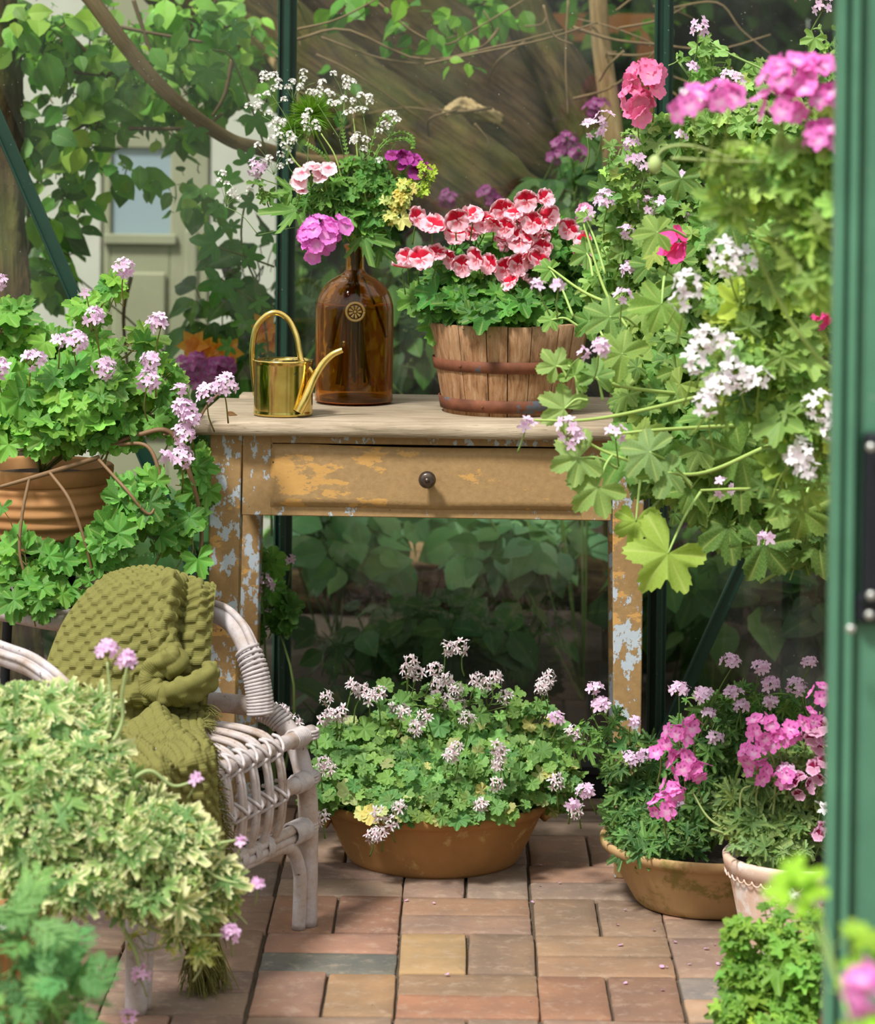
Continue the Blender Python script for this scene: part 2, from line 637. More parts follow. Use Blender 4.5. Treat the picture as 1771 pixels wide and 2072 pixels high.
def paver(x0, y0, x1, y1, col):
    """one worn paver: rounded irregular outline, slightly domed top"""
    g = 0.0016
    cx, cy, hx, hy = (x0 + x1) / 2, (y0 + y1) / 2, (x1 - x0) / 2 - g, (y1 - y0) / 2 - g
    rc = 0.004 + 0.004 * rng.random(4)
    pts = []
    for q, (sx, sy) in enumerate(((1, 1), (-1, 1), (-1, -1), (1, -1))):
        for k in range(4):
            a = q * PI / 2 + k * PI / 6
            pts.append((sx * (hx - rc[q]) + rc[q] * math.cos(a), sy * (hy - rc[q]) + rc[q] * math.sin(a)))
        nx_, ny_ = [(-1, 1), (-1, -1), (1, -1), (1, 1)][q]
        for k in (1, 2, 3, 4):
            f = k / 5
            if q % 2 == 0: pts.append((sx * (hx - 0.008) * (1 - 2 * f), sy * hy))
            else: pts.append((sx * hx, sy * (hy - 0.008) * (1 - 2 * f)))
    pts = np.array(pts); n = len(pts)
    jx = np.sign(pts[:, 0]) * np.maximum(np.abs(pts[:, 0]) - 0.0007 * np.abs(rng.normal(0, 1, n)), 0)
    jy = np.sign(pts[:, 1]) * np.maximum(np.abs(pts[:, 1]) - 0.0007 * np.abs(rng.normal(0, 1, n)), 0)
    rot = rng.normal(0, 0.006)
    tz = rng.normal(0, 0.0008)
    tx, ty = rng.normal(0, 0.006, 2)
    rings = []
    for (s, z, dd) in ((1, -0.03, 0), (1, -0.005, 0), (1, -0.0014, 0.0006), (1, 0, 0.0022), (0.6, 0.0004, 0), (0.25, 0.0004, 0)):
        X = np.sign(jx) * np.maximum(np.abs(jx) - dd, 0) * s
        Y = np.sign(jy) * np.maximum(np.abs(jy) - dd, 0) * s
        Zs = z + tz + tx * X + ty * Y
        rings.append(np.stack([cx + X - rot * Y, cy + Y + rot * X, np.broadcast_to(Zs, X.shape)], -1))
    V = np.vstack(rings + [np.array([[cx, cy, 0.0005 + tz]])])
    m = len(rings)
    idx = np.arange(m * n).reshape(m, n)
    j = np.roll(idx, -1, 1)
    F = np.stack([idx[:-1], j[:-1], j[1:], idx[1:]], -1).reshape(-1, 4)
    T = np.stack([idx[-1], j[-1], np.full(n, m * n)], -1)
    fl.add(V, [F, T], lin(*(np.array(col) * 0.90 + np.array([4, 5, 7]))))


for i in range(-7, 6):
    for j in range(-9, 6):
        x, y = BX + i * BB + rng.normal(0, 0.0015), BY + j * BB + rng.normal(0, 0.0015)
        # block (0,0) lies as two long bricks side by side; its neighbours stand the other way
        c0 = SPEC.get((i, j, 0), PAL[rng.integers(len(PAL))])
        c1 = SPEC.get((i, j, 1), PAL[rng.integers(len(PAL))])
        c0 = tuple(np.clip(np.array(c0) + rng.normal(0, 4), 0, 255)); c1 = tuple(np.clip(np.array(c1) + rng.normal(0, 4), 0, 255))
        if (i + j) % 2 == 0:
            paver(x, y, x + BB, y + BB / 2, c0); paver(x, y + BB / 2, x + BB, y + BB, c1)
        else:
            paver(x, y, x + BB / 2, y + BB, c0); paver(x + BB / 2, y, x + BB, y + BB, c1)
struct(fl.build('floor', M_brick))
gj = MB()
gj.add([[-1.75, 2.2, -0.0075], [1.05, 2.2, -0.0075], [1.05, 5.66, -0.0075], [-1.75, 5.66, -0.0075]], np.array([[0, 1, 2, 3]]))
M_joint = simple('joint_grit', lin(84, 72, 58), 0.95, var=0.6, scale=260, bump=0.8, bd=0.003)
struct(gj.build('floor_joints', M_joint))

# ------------------------------------------------------------------ the greenhouse wall behind the table
GY = 5.72


def gx(px, py=700, d=GY):
    return U(px, py, d)[0]


def profile_bar(mb, xc, w, z0, z1, y0=GY - 0.03, t=None):
    """aluminium glazing bar: two flanges with a raised spine"""
    box(mb, (xc - w / 2, GY - 0.012, z0), (xc + w / 2, GY + 0.012, z1), 0.0015)
    box(mb, (xc - w * 0.10, GY - 0.05, z0), (xc + w * 0.22, GY - 0.012, z1), 0.002)
    box(mb, (xc - w * 0.42, GY - 0.020, z0), (xc - w * 0.36, GY - 0.011, z1), 0.001)


x1 = gx(579, 400); x2 = gx(1341, 300)
sp = x2 - x1
bars = [x1 - sp, x1, x2, x2 + sp]
for k, xb in enumerate(bars):
    mb = MB(); profile_bar(mb, xb, 0.036, 0.05, 2.3)
    struct(mb.build('trim_%d' % (k + 1), M_green))
mb = MB()
box(mb, (bars[0] - 0.05, GY - 0.03, -0.02), (bars[3] + 0.05, GY + 0.03, 0.055), 0.003)
box(mb, (bars[0] - 0.05, GY - 0.045, 0.055), (bars[3] + 0.05, GY + 0.02, 0.075), 0.003)
struct(mb.build('baseboard_back', M_rubber))
mb = MB()
box(mb, (bars[0] - 0.05, GY - 0.11, -0.03), (bars[3] + 0.05, GY - 0.046, 0.012), 0.006)
M_ledge = simple('concrete_ledge', lin(112, 92, 76), 0.9, var=0.3, scale=40, bump=0.4)
struct(mb.build('trim_5', M_ledge))


def glass_mat():
    """thin greenhouse pane, slightly dusty"""
    t = NT('window_glass')
    tr = t.n('ShaderNodeBsdfTransparent'); tr.inputs[0].default_value = (0.93, 0.96, 0.94, 1)
    gl = t.n('ShaderNodeBsdfGlossy'); gl.inputs['Roughness'].default_value = 0.02
    gl.inputs[0].default_value = (1, 1, 1, 1)
    df = t.n('ShaderNodeBsdfDiffuse'); df.inputs[0].default_value = (0.75, 0.76, 0.72, 1)
    fr = t.n('ShaderNodeFresnel'); fr.inputs[0].default_value = 1.5
    co = t.coord()
    dust = t.noise(co, 5, 5, 0.6)
    sp = t.noise(co, 230, 2, 0.6)
    f = t.math('MULTIPLY', t.mask(dust, 0.40, 0.80), 0.05)
    f = t.math('ADD', f, t.math('MULTIPLY', t.mask(sp, 0.74, 0.78), 0.45))
    a = t.n('ShaderNodeMixShader'); b = t.n('ShaderNodeMixShader')
    t.l(t.math('MULTIPLY', fr.outputs[0], 1.0), a.inputs[0])
    t.l(tr.outputs[0], a.inputs[1]); t.l(gl.outputs[0], a.inputs[2])
    t.l(f, b.inputs[0]); t.l(a.outputs[0], b.inputs[1]); t.l(df.outputs[0], b.inputs[2])
    return t.done(b.outputs[0])


M_glass = glass_mat()
for k in range(3):
    xa, xb = bars[k] + 0.008, bars[k + 1] - 0.008
    mb = MB()
    mb.add([[xa, GY, 0.06], [xb, GY, 0.06], [xb, GY, 2.3], [xa, GY, 2.3]], np.array([[0, 1, 2, 3]]))
    struct(mb.build('window_%d' % (k + 1), M_glass))


def brace(a, b, k):
    p, q = U(*a), U(*b)
    d = norm(q - p); L = np.linalg.norm(q - p)
    up = np.array([0, 1, 0.0]); s = np.cross(d, up)
    M = np.eye(4); M[:3, 0] = d; M[:3, 1] = up; M[:3, 2] = s; M[:3, 3] = p
    mb = MB(); box(mb, (0, -0.004, -0.013), (L, 0.004, 0.013), 0.0012, M)
    box(mb, (0, -0.016, -0.013), (L, -0.004, -0.009), 0.0008, M)
    struct(mb.build('trim_%d' % k, M_green))


brace((-110, 0, GY - 0.06), (432, 1240, GY - 0.06), 6)
brace((1530, 1080, GY - 0.06), (1290, 1610, GY - 0.06), 7)

# ------------------------------------------------------------------ open door frame close to the camera, right
d0 = U(1690, 1000, 2.9)
X0, Y0 = d0[0] - 0.005, 2.9
door = bpy.data.objects.new('door_1', None); C.objects.link(door); struct(door); door.location = (X0, Y0, 0)
mb = MB()
for (xa, xb, ya, yb) in ((0.000, 0.010, -0.012, 0.012), (0.010, 0.014, 0.004, 0.02), (0.014, 0.023, -0.016, 0.012), (0.023, 0.027, 0.004, 0.02), (0.027, 0.11, -0.002, 0.03)):
    box(mb, (X0 + xa, Y0 + ya, 0.0), (X0 + xb, Y0 + yb, 1.75), 0.0012)
mb.build('door_frame', M_green_l, door)
lt = MB()
lz0, lz1 = U(1750, 1270, 2.86)[2], U(1750, 880, 2.86)[2]
box(lt, (X0 + 0.031, Y0 - 0.03, lz0 + 0.02), (X0 + 0.075, Y0 - 0.003, lz1), 0.004)
box(lt, (X0 + 0.026, Y0 - 0.02, lz0), (X0 + 0.075, Y0 - 0.003, lz0 + 0.03), 0.004)
latch = lt.build('door_latch', M_black, door)
M_steel = simple('steel_screw', lin(200, 200, 196), 0.25, 0.8, var=0.1)
for (px, py) in ((1763, 905), (1763, 1205), (1722, 1273), (1760, 1245)):
    s = MB(); p = U(px, py, 2.855)
    a = np.arange(12) * 2 * PI / 12
    prof = [(0.0, 0.0), (0.0035, 0.0), (0.0045, 0.002), (0.0045, 0.006)]
    ring = np.array([[p[0] + r * np.cos(q), p[1] + h - 0.003, p[2] + r * np.sin(q)] for (r, h) in prof for q in a])
    idx = np.arange(48).reshape(4, 12); j = np.roll(idx, -1, 1)
    s.add(ring, np.stack([idx[:-1], j[:-1], j[1:], idx[1:]], -1).reshape(-1, 4))
    so = s.build('door_screw', M_steel, latch)

# ------------------------------------------------------------------ ground outside
M_ground = simple('garden_soil', lin(52, 42, 30), 0.95, var=0.5, scale=12, bump=0.8, bd=0.02)
mb = MB()
xs = np.linspace(-9, 9, 46); ys = np.linspace(5.76, 16, 30)
XX, YY = np.meshgrid(xs, ys)
ZZ = -0.03 + 0.05 * np.sin(XX * 1.7) * np.sin(YY * 1.3) * np.clip((YY - 5.76), 0, 1) + 0.02 * np.clip(YY - 6, 0, 9)
idx = np.arange(XX.size).reshape(XX.shape)
Q = np.stack([idx[:-1, :-1], idx[:-1, 1:], idx[1:, 1:], idx[1:, :-1]], -1).reshape(-1, 4)
mb.add(np.stack([XX, YY, ZZ], -1).reshape(-1, 3), Q)
struct(mb.build('ground', M_ground))
mb = MB()
mb.add([[-9, -6, -0.035], [9, -6, -0.035], [9, 5.76, -0.035], [-9, 5.76, -0.035]], np.array([[0, 1, 2, 3]]))
struct(mb.build('ground_gravel', simple('gravel', lin(120, 108, 90), 0.95, var=0.4, scale=60, bump=0.9, bd=0.01)))
# ------------------------------------------------------------------ the worn table
ZT = 0.807
T0 = np.array([-0.452, 5.140, 0.0])
TA = math.radians(-1.6)
TM = frame(T0, TA)          # local x along the front, y into the depth
TW, TD = 0.772, 0.44
table = thing('table', 'old tan painted wooden table with peeling paint, one drawer and a grey worn top', 'table', T0)
zl = 0.781


def tpart(name, mat, boxes, parent=table, ch=0.002):
    mb = MB()
    for (lo, hi) in boxes:
        box(mb, lo, hi, ch, TM)
    return mb.build(name, mat, parent)


for (x, y) in ((0, 0), (TW - 0.057, 0), (0, TD - 0.055), (TW - 0.057, TD - 0.055)):
    mb = MB()

    def tap(V, x=x, y=y):
        W = V.copy()
        k = np.clip((zl - V[:, 2]) / zl, 0, 1) * 0.22
        cx0 = x if x > 0.3 else x + 0.057
        # the leg narrows on its inner faces
        inner = (x + 0.0) if x > 0.3 else (x + 0.057)
        ref = (x + 0.057) if x > 0.3 else x
        W[:, 0] = ref + (V[:, 0] - ref) * (1 - k)
        ry = y if y < 0.2 else y + 0.055
        W[:, 1] = ry + (V[:, 1] - ry) * (1 - k)
        return W
    box(mb, (x, y, 0), (x + 0.057, y + 0.055, zl), 0.0018, TM, taper=tap)
    mb.build('leg', M_paint_leg, table)
# aprons: front face has a frame round the drawer
DX0, DX1, DZ0, DZ1 = 0.108, TW - 0.108, 0.652, 0.764
tpart('apron', M_paint_apron, [((0.057, 0.006, 0.636), (DX0 + 0.004, 0.026, zl)), ((DX1 - 0.004, 0.006, 0.636), (TW - 0.057, 0.026, zl)),
                         ((DX0, 0.006, 0.636), (DX1, 0.026, 0.654)), ((DX0, 0.004, DZ1 + 0.002), (DX1, 0.026, zl)),
                         ((0.006, 0.05, 0.64), (0.026, TD - 0.05, zl)), ((TW - 0.026, 0.05, 0.64), (TW - 0.006, TD - 0.05, zl)),
                         ((0.05, TD - 0.026, 0.64), (TW - 0.05, TD - 0.006, zl))], ch=0.0015)
# drawer front with a raised, rounded face
dm = MB()
nx, nz = 60, 14
uu = np.linspace(0, 1, nx); vv = np.linspace(0, 1, nz)
A, B_ = np.meshgrid(uu, vv)
wav = 0.0012 * np.sin(A * 9) - 0.002 * np.clip((A - 0.10) * 8, 0, 1) * (B_ > 0.9)
edge = np.minimum(np.minimum(A * (DX1 - DX0), (1 - A) * (DX1 - DX0)), np.minimum(B_, 1 - B_) * (DZ1 - DZ0))
out = -0.010 * np.clip(edge / 0.009, 0, 1) ** 0.5
P = np.stack([DX0 + A * (DX1 - DX0), 0.006 + out, DZ0 + B_ * (DZ1 - DZ0) + wav], -1).reshape(-1, 3)
idx = np.arange(nx * nz).reshape(nz, nx)
Q = np.stack([idx[:-1, :-1], idx[:-1, 1:], idx[1:, 1:], idx[1:, :-1]], -1).reshape(-1, 4)
dm.add(P @ TM[:3, :3].T + TM[:3, 3], Q)
box(dm, (DX0 + 0.002, 0.0055, DZ0 + 0.001), (DX1 - 0.002, 0.02, DZ1 - 0.003), 0.001, TM)
box(dm, (DX0 + 0.008, 0.02, DZ0 + 0.004), (DX1 - 0.008, 0.34, DZ1 - 0.02), 0.001, TM)
drawer = dm.build('drawer', M_paint_drawer, table)
M_knob = simple('knob_metal', lin(96, 84, 76), 0.25, 0.7, var=0.4)
kb = MB()
lathe(kb, dense([(0.0, -0.030), (0.007, -0.030), (0.012, -0.028), (0.0155, -0.022), (0.0155, -0.018), (0.011, -0.012), (0.007, -0.008), (0.007, 0.002)], 26), 28)
lathe(kb, [(0.0, -0.0335), (0.0035, -0.033), (0.005, -0.030)], 16)
Vk = kb.V
kc = np.array([(865 - 430) / 1141 * 1.0, -0.004, 0.712])
pk = U(865, 968, 5.12)
kb.V = [np.stack([v[:, 0] + pk[0], v[:, 2] + pk[1] + 0.0, v[:, 1] + pk[2]], -1) for v in Vk]
kb.build('knob', M_knob, drawer)
# table top: two boards, the rear one a narrow strip standing a little proud
mb = MB()
nbx = 40


def board(y0, y1, z0, z1, xa, xb, sd):
    r = np.random.default_rng(sd)
    xs = np.linspace(xa, xb, nbx)
    w = np.interp(np.linspace(0, 1, nbx), np.linspace(0, 1, 9), r.normal(0, 0.0016, 9))
    prof = [(0.006, z0), (0.0015, z0 + 0.004), (0, z0 + 0.010), (0.001, z1 - 0.006), (0.006, z1 - 0.0005), (0.016, z1)]
    pts = []
    for (o, z) in prof: pts.append(np.stack([xs, y0 + o + w, np.full(nbx, z) + 0 * w], -1))
    pts.append(np.stack([xs, np.full(nbx, y1 - 0.004), np.full(nbx, z1)], -1))
    pts.append(np.stack([xs, np.full(nbx, y1), np.full(nbx, z1 - 0.003)], -1))
    pts.append(np.stack([xs, np.full(nbx, y1), np.full(nbx, z0)], -1))
    V = np.vstack(pts); m = len(pts)
    idx = np.arange(m * nbx).reshape(m, nbx); j = np.roll(idx, -1, 0)
    Q = np.stack([idx[:, :-1], idx[:, 1:], j[:, 1:], j[:, :-1]], -1).reshape(-1, 4)
    e0 = len(V); V = np.vstack([V, V[idx[:, 0]].mean(0), V[idx[:, -1]].mean(0)])
    t0 = np.stack([idx[:, 0], j[:, 0], np.full(m, e0)], -1); t1 = np.stack([j[:, -1], idx[:, -1], np.full(m, e0 + 1)], -1)
    mb.add(V @ TM[:3, :3].T + TM[:3, 3], [Q, t0, t1])


board(-0.030, 0.385, zl + 0.0005, ZT, -0.026, TW + 0.024, 3)
board(0.388, 0.466, zl + 0.002, ZT + 0.004, 0.010, TW + 0.01, 5)
mb.build('table_top', M_top, table)

# ------------------------------------------------------------------ brass watering can
cc = G(573, 840, ZT); cc[2] = ZT
can = thing('watering_can', 'small polished brass watering can with a looped handle, on the table beside the amber bottle', 'watering can', cc)
mb = MB()
R_, Hc = 0.0545, 0.100
lathe(mb, dense([(0.0, 0.001), (R_ - 0.002, 0.001), (R_, 0.004), (R_ - 0.0012, 0.007), (R_ - 0.0012, Hc - 0.005), (R_, Hc - 0.003), (R_, Hc + 0.001), (R_ - 0.002, Hc + 0.0015), (R_ - 0.006, Hc - 0.003)], 60), 64, cc)
# half cover over the top, then the open mouth with inner wall
lathe(mb, dense([(R_ - 0.006, Hc - 0.003), (0.034, Hc - 0.001), (0.031, Hc + 0.002), (0.029, Hc), (0.029, Hc - 0.02), (0.050, Hc - 0.03), (0.050, 0.004), (0.0, 0.003)], 40), 64, cc)
mb.build('body', M_brass, can)
dd = cc[1]
mb = MB()
hp = UL([(516, 800, dd), (511, 740, dd), (511, 700, dd), (519, 662, dd), (540, 638, dd), (563, 633, dd), (585, 648, dd), (600, 680, dd - 0.005), (607, 715, dd - 0.01), (612, 732, dd - 0.015), (628, 748, dd - 0.02), (640, 768, dd - 0.02)])
hp[:, 1] += 0.0
hp[0, 0] -= 0.0
tube(mb, hp, [0.0035, 0.005, 0.0055, 0.0055, 0.0055, 0.0055, 0.005, 0.004], 70, 12)
mb.build('handle', M_brass, can)
mb = MB()
sp_ = UL([(604, 834, dd - 0.048), (618, 806, dd - 0.045), (634, 768, dd - 0.035), (652, 738, dd - 0.03), (672, 718, dd - 0.03), (693, 708, dd - 0.03)])
Pp = spline(sp_, 40)
V, F = strands(Pp[None], np.linspace(0.0085, 0.0052, 40)[None], 14, cap=False)
mb.add(V, F)
V, F = strands(Pp[None, 30:], np.linspace(0.0052, 0.0042, 10)[None], 14, cap=False)
mb.add(V, [F[0][:, ::-1]])
mb.build('spout', M_brass, can)

# ------------------------------------------------------------------ amber bottle
bc = G(716, 815, ZT); bc[2] = ZT + 0.005
bottle = thing('glass_bottle', 'tall amber glass bottle with a flower seal on its shoulder, holding the bouquet', 'bottle', bc)


def amber():
    t = NT('amber_glass')
    g = t.n('ShaderNodeBsdfPrincipled')
    g.inputs['Base Color'].default_value = (1.0, 0.68, 0.24, 1)
    g.inputs['Transmission Weight'].default_value = 1.0
    g.inputs['Roughness'].default_value = 0.01
    g.inputs['IOR'].default_value = 1.47
    nz = t.noise(t.mapping(t.coord(), (1, 1, 0.35)), 12, 2)
    t.l(t.bump(nz, 0.25, 0.01), g.inputs['Normal'])
    ab = t.n('ShaderNodeVolumeAbsorption')
    ab.inputs[0].default_value = (0.97, 0.42, 0.02, 1)
    ab.inputs[1].default_value = 26.0
    t.l(ab.outputs[0], t.out.inputs[1])
    # amber translucency mixed in so the bottle glows brighter
    tr = t.n('ShaderNodeBsdfTranslucent'); tr.inputs[0].default_value = (1.0, 0.42, 0.03, 1)
    mx = t.n('ShaderNodeMixShader'); mx.inputs[0].default_value = 0.16
    t.l(g.outputs[0], mx.inputs[1]); t.l(tr.outputs[0], mx.inputs[2])
    return t.done(mx.outputs[0])


M_amber = amber()
Rb = 0.0735
outp = [(0.0, 0.004), (0.05, 0.002), (Rb - 0.008, 0.0), (Rb - 0.001, 0.004), (Rb, 0.012), (Rb, 0.10), (Rb, 0.168), (Rb - 0.002, 0.188), (Rb - 0.009, 0.208), (Rb - 0.022, 0.225), (Rb - 0.038, 0.236), (0.026, 0.241), (0.0195, 0.247), (0.0178, 0.256), (0.0175, 0.285), (0.0185, 0.290), (0.021, 0.292), (0.021, 0.297), (0.018, 0.299)]
inn = [(0.0145, 0.297), (0.0145, 0.256), (0.018, 0.246), (0.026, 0.237), (Rb - 0.040, 0.232), (Rb - 0.026, 0.221), (Rb - 0.0135, 0.205), (Rb - 0.0065, 0.187), (Rb - 0.0045, 0.168), (Rb - 0.0045, 0.016), (Rb - 0.010, 0.010), (0.05, 0.010), (0.0, 0.013)]
mb = MB()
lathe(mb, np.vstack([spline(outp, 90), spline(inn, 70)]), 72, bc - np.array([0, 0, 0.003]))
mb.build('body', M_amber, bottle)
M_seal = simple('seal_glass', lin(176, 140, 66), 0.12, 0.0, var=0.1, bump=0.02, spec=1.0)
mb = MB()
sc_ = U(719, 631, bc[1] - Rb - 0.0015)
tt = np.linspace(0, 2 * PI, 37)
tube(mb, np.stack([sc_[0] + 0.0165 * np.cos(tt), np.full(37, sc_[1] + 0.001), sc_[2] + 0.0165 * np.sin(tt)], -1), 0.0026, raw=True, sides=8)
for k in range(9):
    a = k * 2 * PI / 9
    tube(mb, [[sc_[0] + 0.004 * math.cos(a), sc_[1], sc_[2] + 0.004 * math.sin(a)], [sc_[0] + 0.012 * math.cos(a), sc_[1], sc_[2] + 0.012 * math.sin(a)]], [0.0012, 0.0030], 6, 8)
V, F = strands(np.array([[[sc_[0], sc_[1] - 0.0015, sc_[2]], [sc_[0], sc_[1] + 0.002, sc_[2]]]]), 0.0028, 12)
mb.add(V, F)
mb.build('glass_seal', M_seal, bottle)

# ------------------------------------------------------------------ wooden tub with iron hoops
tc = G(1010, 846, ZT); tc = np.array([U(1027, 800, 5.345)[0], 5.345, ZT])
tub = thing('wooden_tub', 'weathered round wooden tub with rusty iron hoops, on the right of the table', 'tub', tc)
RT, RBt, HT = 0.149, 0.120, 0.166
mb = MB()
rg = np.random.default_rng(11)
ang = 0
while ang < 2 * PI - 0.05:
    w = min(rg.uniform(0.22, 0.46), 2 * PI - ang)
    if 2 * PI - ang - w < 0.12: w = 2 * PI - ang
    n = 6
    a = np.linspace(ang + 0.006, ang + w - 0.006, n)
    dr = rg.normal(0, 0.0012); dz = rg.normal(0, 0.0015)
    rows = []
    for (z, ro) in ((0, 0), (0.03, 0), (0.08, 0), (0.13, 0), (HT - 0.002 + dz, 0), (HT + dz, -0.002), (HT + dz, -0.011), (0.1, -0.012), (0.012, -0.012), (0.0, -0.012)):
        r = RBt + (RT - RBt) * z / HT + dr + ro
        bulge = -0.0012 * (np.abs(np.linspace(-1, 1, n)) ** 4)
        rows.append(np.stack([(r + bulge) * np.cos(a), (r + bulge) * np.sin(a), np.full(n, z)], -1))
    V = np.vstack(rows) + tc; m = len(rows)
    idx = np.arange(m * n).reshape(m, n); j = np.roll(idx, -1, 0)
    Q = np.stack([idx[:, :-1], idx[:, 1:], j[:, 1:], j[:, :-1]], -1).reshape(-1, 4)
    s0 = np.stack([idx[:5, 0], idx[1:6, 0], idx[::-1][4:9 + 0, 0][:5] * 0 + idx[9:4:-1, 0], idx[9:4:-1, 0]], -1) if False else None
    mb.add(V, Q)
    for e in (0, -1):
        c_ = V[idx[:, e]].mean(0)
        ring = V[idx[:, e]]
        mb.add(np.vstack([ring, c_]), np.stack([np.arange(m), (np.arange(m) + 1) % m, np.full(m, m)], -1))
    ang += w
lathe(mb, [(0, 0.006), (RBt - 0.01, 0.006)], 40, tc)
mb.build('staves', M_stave, tub)
for (z0, z1) in ((0.007, 0.030), (0.080, 0.101)):
    mb = MB()
    rr = lambda z: RBt + (RT - RBt) * z / HT
    lathe(mb, [(rr(z0) + 0.0006, z0), (rr(z0) + 0.0032, z0 + 0.0005), (rr(z1) + 0.0032, z1 - 0.0005), (rr(z1) + 0.0006, z1)], 72, tc, wob=0.002, seed=z0 * 99)
    hoop = mb.build('hoop', M_rust, tub)
    p = U(1113 if z0 > 0.05 else 946, 0, 5)
    mb = MB()
    a = -1.95 if z0 < 0.05 else -2.25
    V, F = strands(np.array([[[0, 0, 0], [math.cos(a) * 0.002, math.sin(a) * 0.002, 0]]]) + tc + np.array([math.cos(a) * (rr(z0 + 0.012) + 0.003), math.sin(a) * (rr(z0 + 0.012) + 0.003), z0 + 0.011]), 0.0025, 10)
    mb.add(V, F); mb.build('rivet', M_rust, hoop)
mb = MB(); lathe(mb, [(0.0, 0.140), (0.08, 0.139), (0.128, 0.135)], 40, tc, wob=0.01)
mb.build('soil', M_soil, tub)


# ------------------------------------------------------------------ terracotta bowls and pots
def bowl(name, label, c, rt, rb, h, mat, lugs, cat='bowl', lip=0.014, hz=0.75):
    t = thing(name, label, cat, c)
    mb = MB()
    prof = [(0, 0.0), (rb, 0.0), (rb + 0.006, 0.006), (rb + (rt - rb) * 0.45, h * 0.42), (rt - 0.012, h - 0.022), (rt - 0.004, h - 0.016), (rt, h - 0.008), (rt - 0.001, h - 0.001), (rt - 0.007, h), (rt - 0.016, h - 0.006), (rb + (rt - rb) * 0.42, h * 0.42), (rb, 0.012), (0, 0.012)]
    lathe(mb, np.vstack([dense(prof[:5], 30), spline(prof[4:10], 24)[1:], dense(prof[9:], 24)[1:]]), 96, c, wob=0.008, seed=rt * 50)
    mb.build('body', mat, t)
    for a in lugs:
        mb = MB()
        ca, sa = math.cos(a), math.sin(a); tx, ty = -sa, ca
        z0 = h * hz
        rr_ = rb + (rt - rb) * z0 / h
        pts = []
        for u, o, z in ((-0.042, -0.004, -0.012), (-0.034, 0.014, -0.002), (-0.018, 0.024, 0.006), (0, 0.027, 0.008), (0.018, 0.024, 0.006), (0.034, 0.014, -0.002), (0.042, -0.004, -0.012)):
            pts.append([c[0] + ca * (rr_ + o) + tx * u, c[1] + sa * (rr_ + o) + ty * u, c[2] + z0 + z])
        tube(mb, pts, [0.011, 0.009, 0.008, 0.009, 0.011], 30, 12)
        mb.build('lug_handle', mat, t)
    mb = MB(); lathe(mb, [(0, h - 0.030), (rt - 0.05, h - 0.032), (rt - 0.028, h - 0.036)], 48, c, wob=0.01)
    mb.build('soil', M_soil, t)
    return t


b1c = np.array([U(878, 1700, 5.245)[0], 5.245, 0.0])
bowl('terracotta_bowl', 'wide shallow terracotta bowl on the pavers under the table', b1c, 0.212, 0.150, 0.118, M_terra, (0.25, PI + 0.1))
b2c = np.array([U(1437, 1800, 4.985)[0], 4.985, 0.0])
bowl('terracotta_bowl', 'mossy pale terracotta bowl with a looped lug handle, right of the table leg', b2c, 0.192, 0.125, 0.112, M_terra2, (-1.15, PI - 1.15))


def pot(name, label, c, rt, rb, h, mat, rim=0.03, ribs=0, bulge=0.0, scal=False, soil=0.02):
    t = thing(name, label, 'plant pot', c)
    mb = MB()
    z = np.linspace(0, h - rim, 40)
    r = rb + (rt - 0.006 - rb) * (z / (h - rim)) + bulge * np.sin(PI * z / (h - rim))
    if ribs: r = r + 0.0022 * np.sin(z / h * ribs * 2 * PI)
    out = np.stack([r, z], -1)
    rimp = np.array([(rt - 0.004, h - rim), (rt, h - rim + 0.002), (rt + 0.003, h - rim * 0.3), (rt + 0.003, h - 0.003), (rt, h), (rt - 0.006, h), (rt - 0.010, h - 0.004)])
    inner = np.array([(rt - 0.013, h - rim), (rb - 0.006, 0.012), (0, 0.012)])
    prof = np.vstack([[(0, 0), (rb - 0.003, 0)], out, rimp, dense(inner, 14)])
    lathe(mb, prof, 80, c, wob=0.004, seed=rt * 77)
    if scal:
        nb = 44
        for k in range(nb):
            a = k * 2 * PI / nb; rr_ = rt - 0.002
            cen = np.array([c[0] + rr_ * math.cos(a), c[1] + rr_ * math.sin(a), c[2] + h - rim])
            aa = np.linspace(PI, 2 * PI, 7); s = rr_ * PI / nb
            tx = np.array([-math.sin(a), math.cos(a), 0])
            P = cen + np.outer(np.cos(aa) * s, tx) + np.outer(np.sin(aa) * s * 0.9, [0, 0, 1.0])
            tube(mb, P, 0.0013, raw=True, sides=6)
    mb.build('body', mat, t)
    mb = MB(); lathe(mb, [(0, h - soil), (rt - 0.03, h - soil), (rt - 0.012, h - soil - 0.003)], 40, c)
    mb.build('soil', M_soil, t)
    return t


p1c = np.array([U(1617, 1800, 4.70)[0], 4.70, 0.0])
pot('plant_pot', 'limewashed terracotta pot with a scalloped rim, in front of the mossy bowl', p1c, 0.122, 0.088, 0.158, M_terra4, 0.026, scal=True)
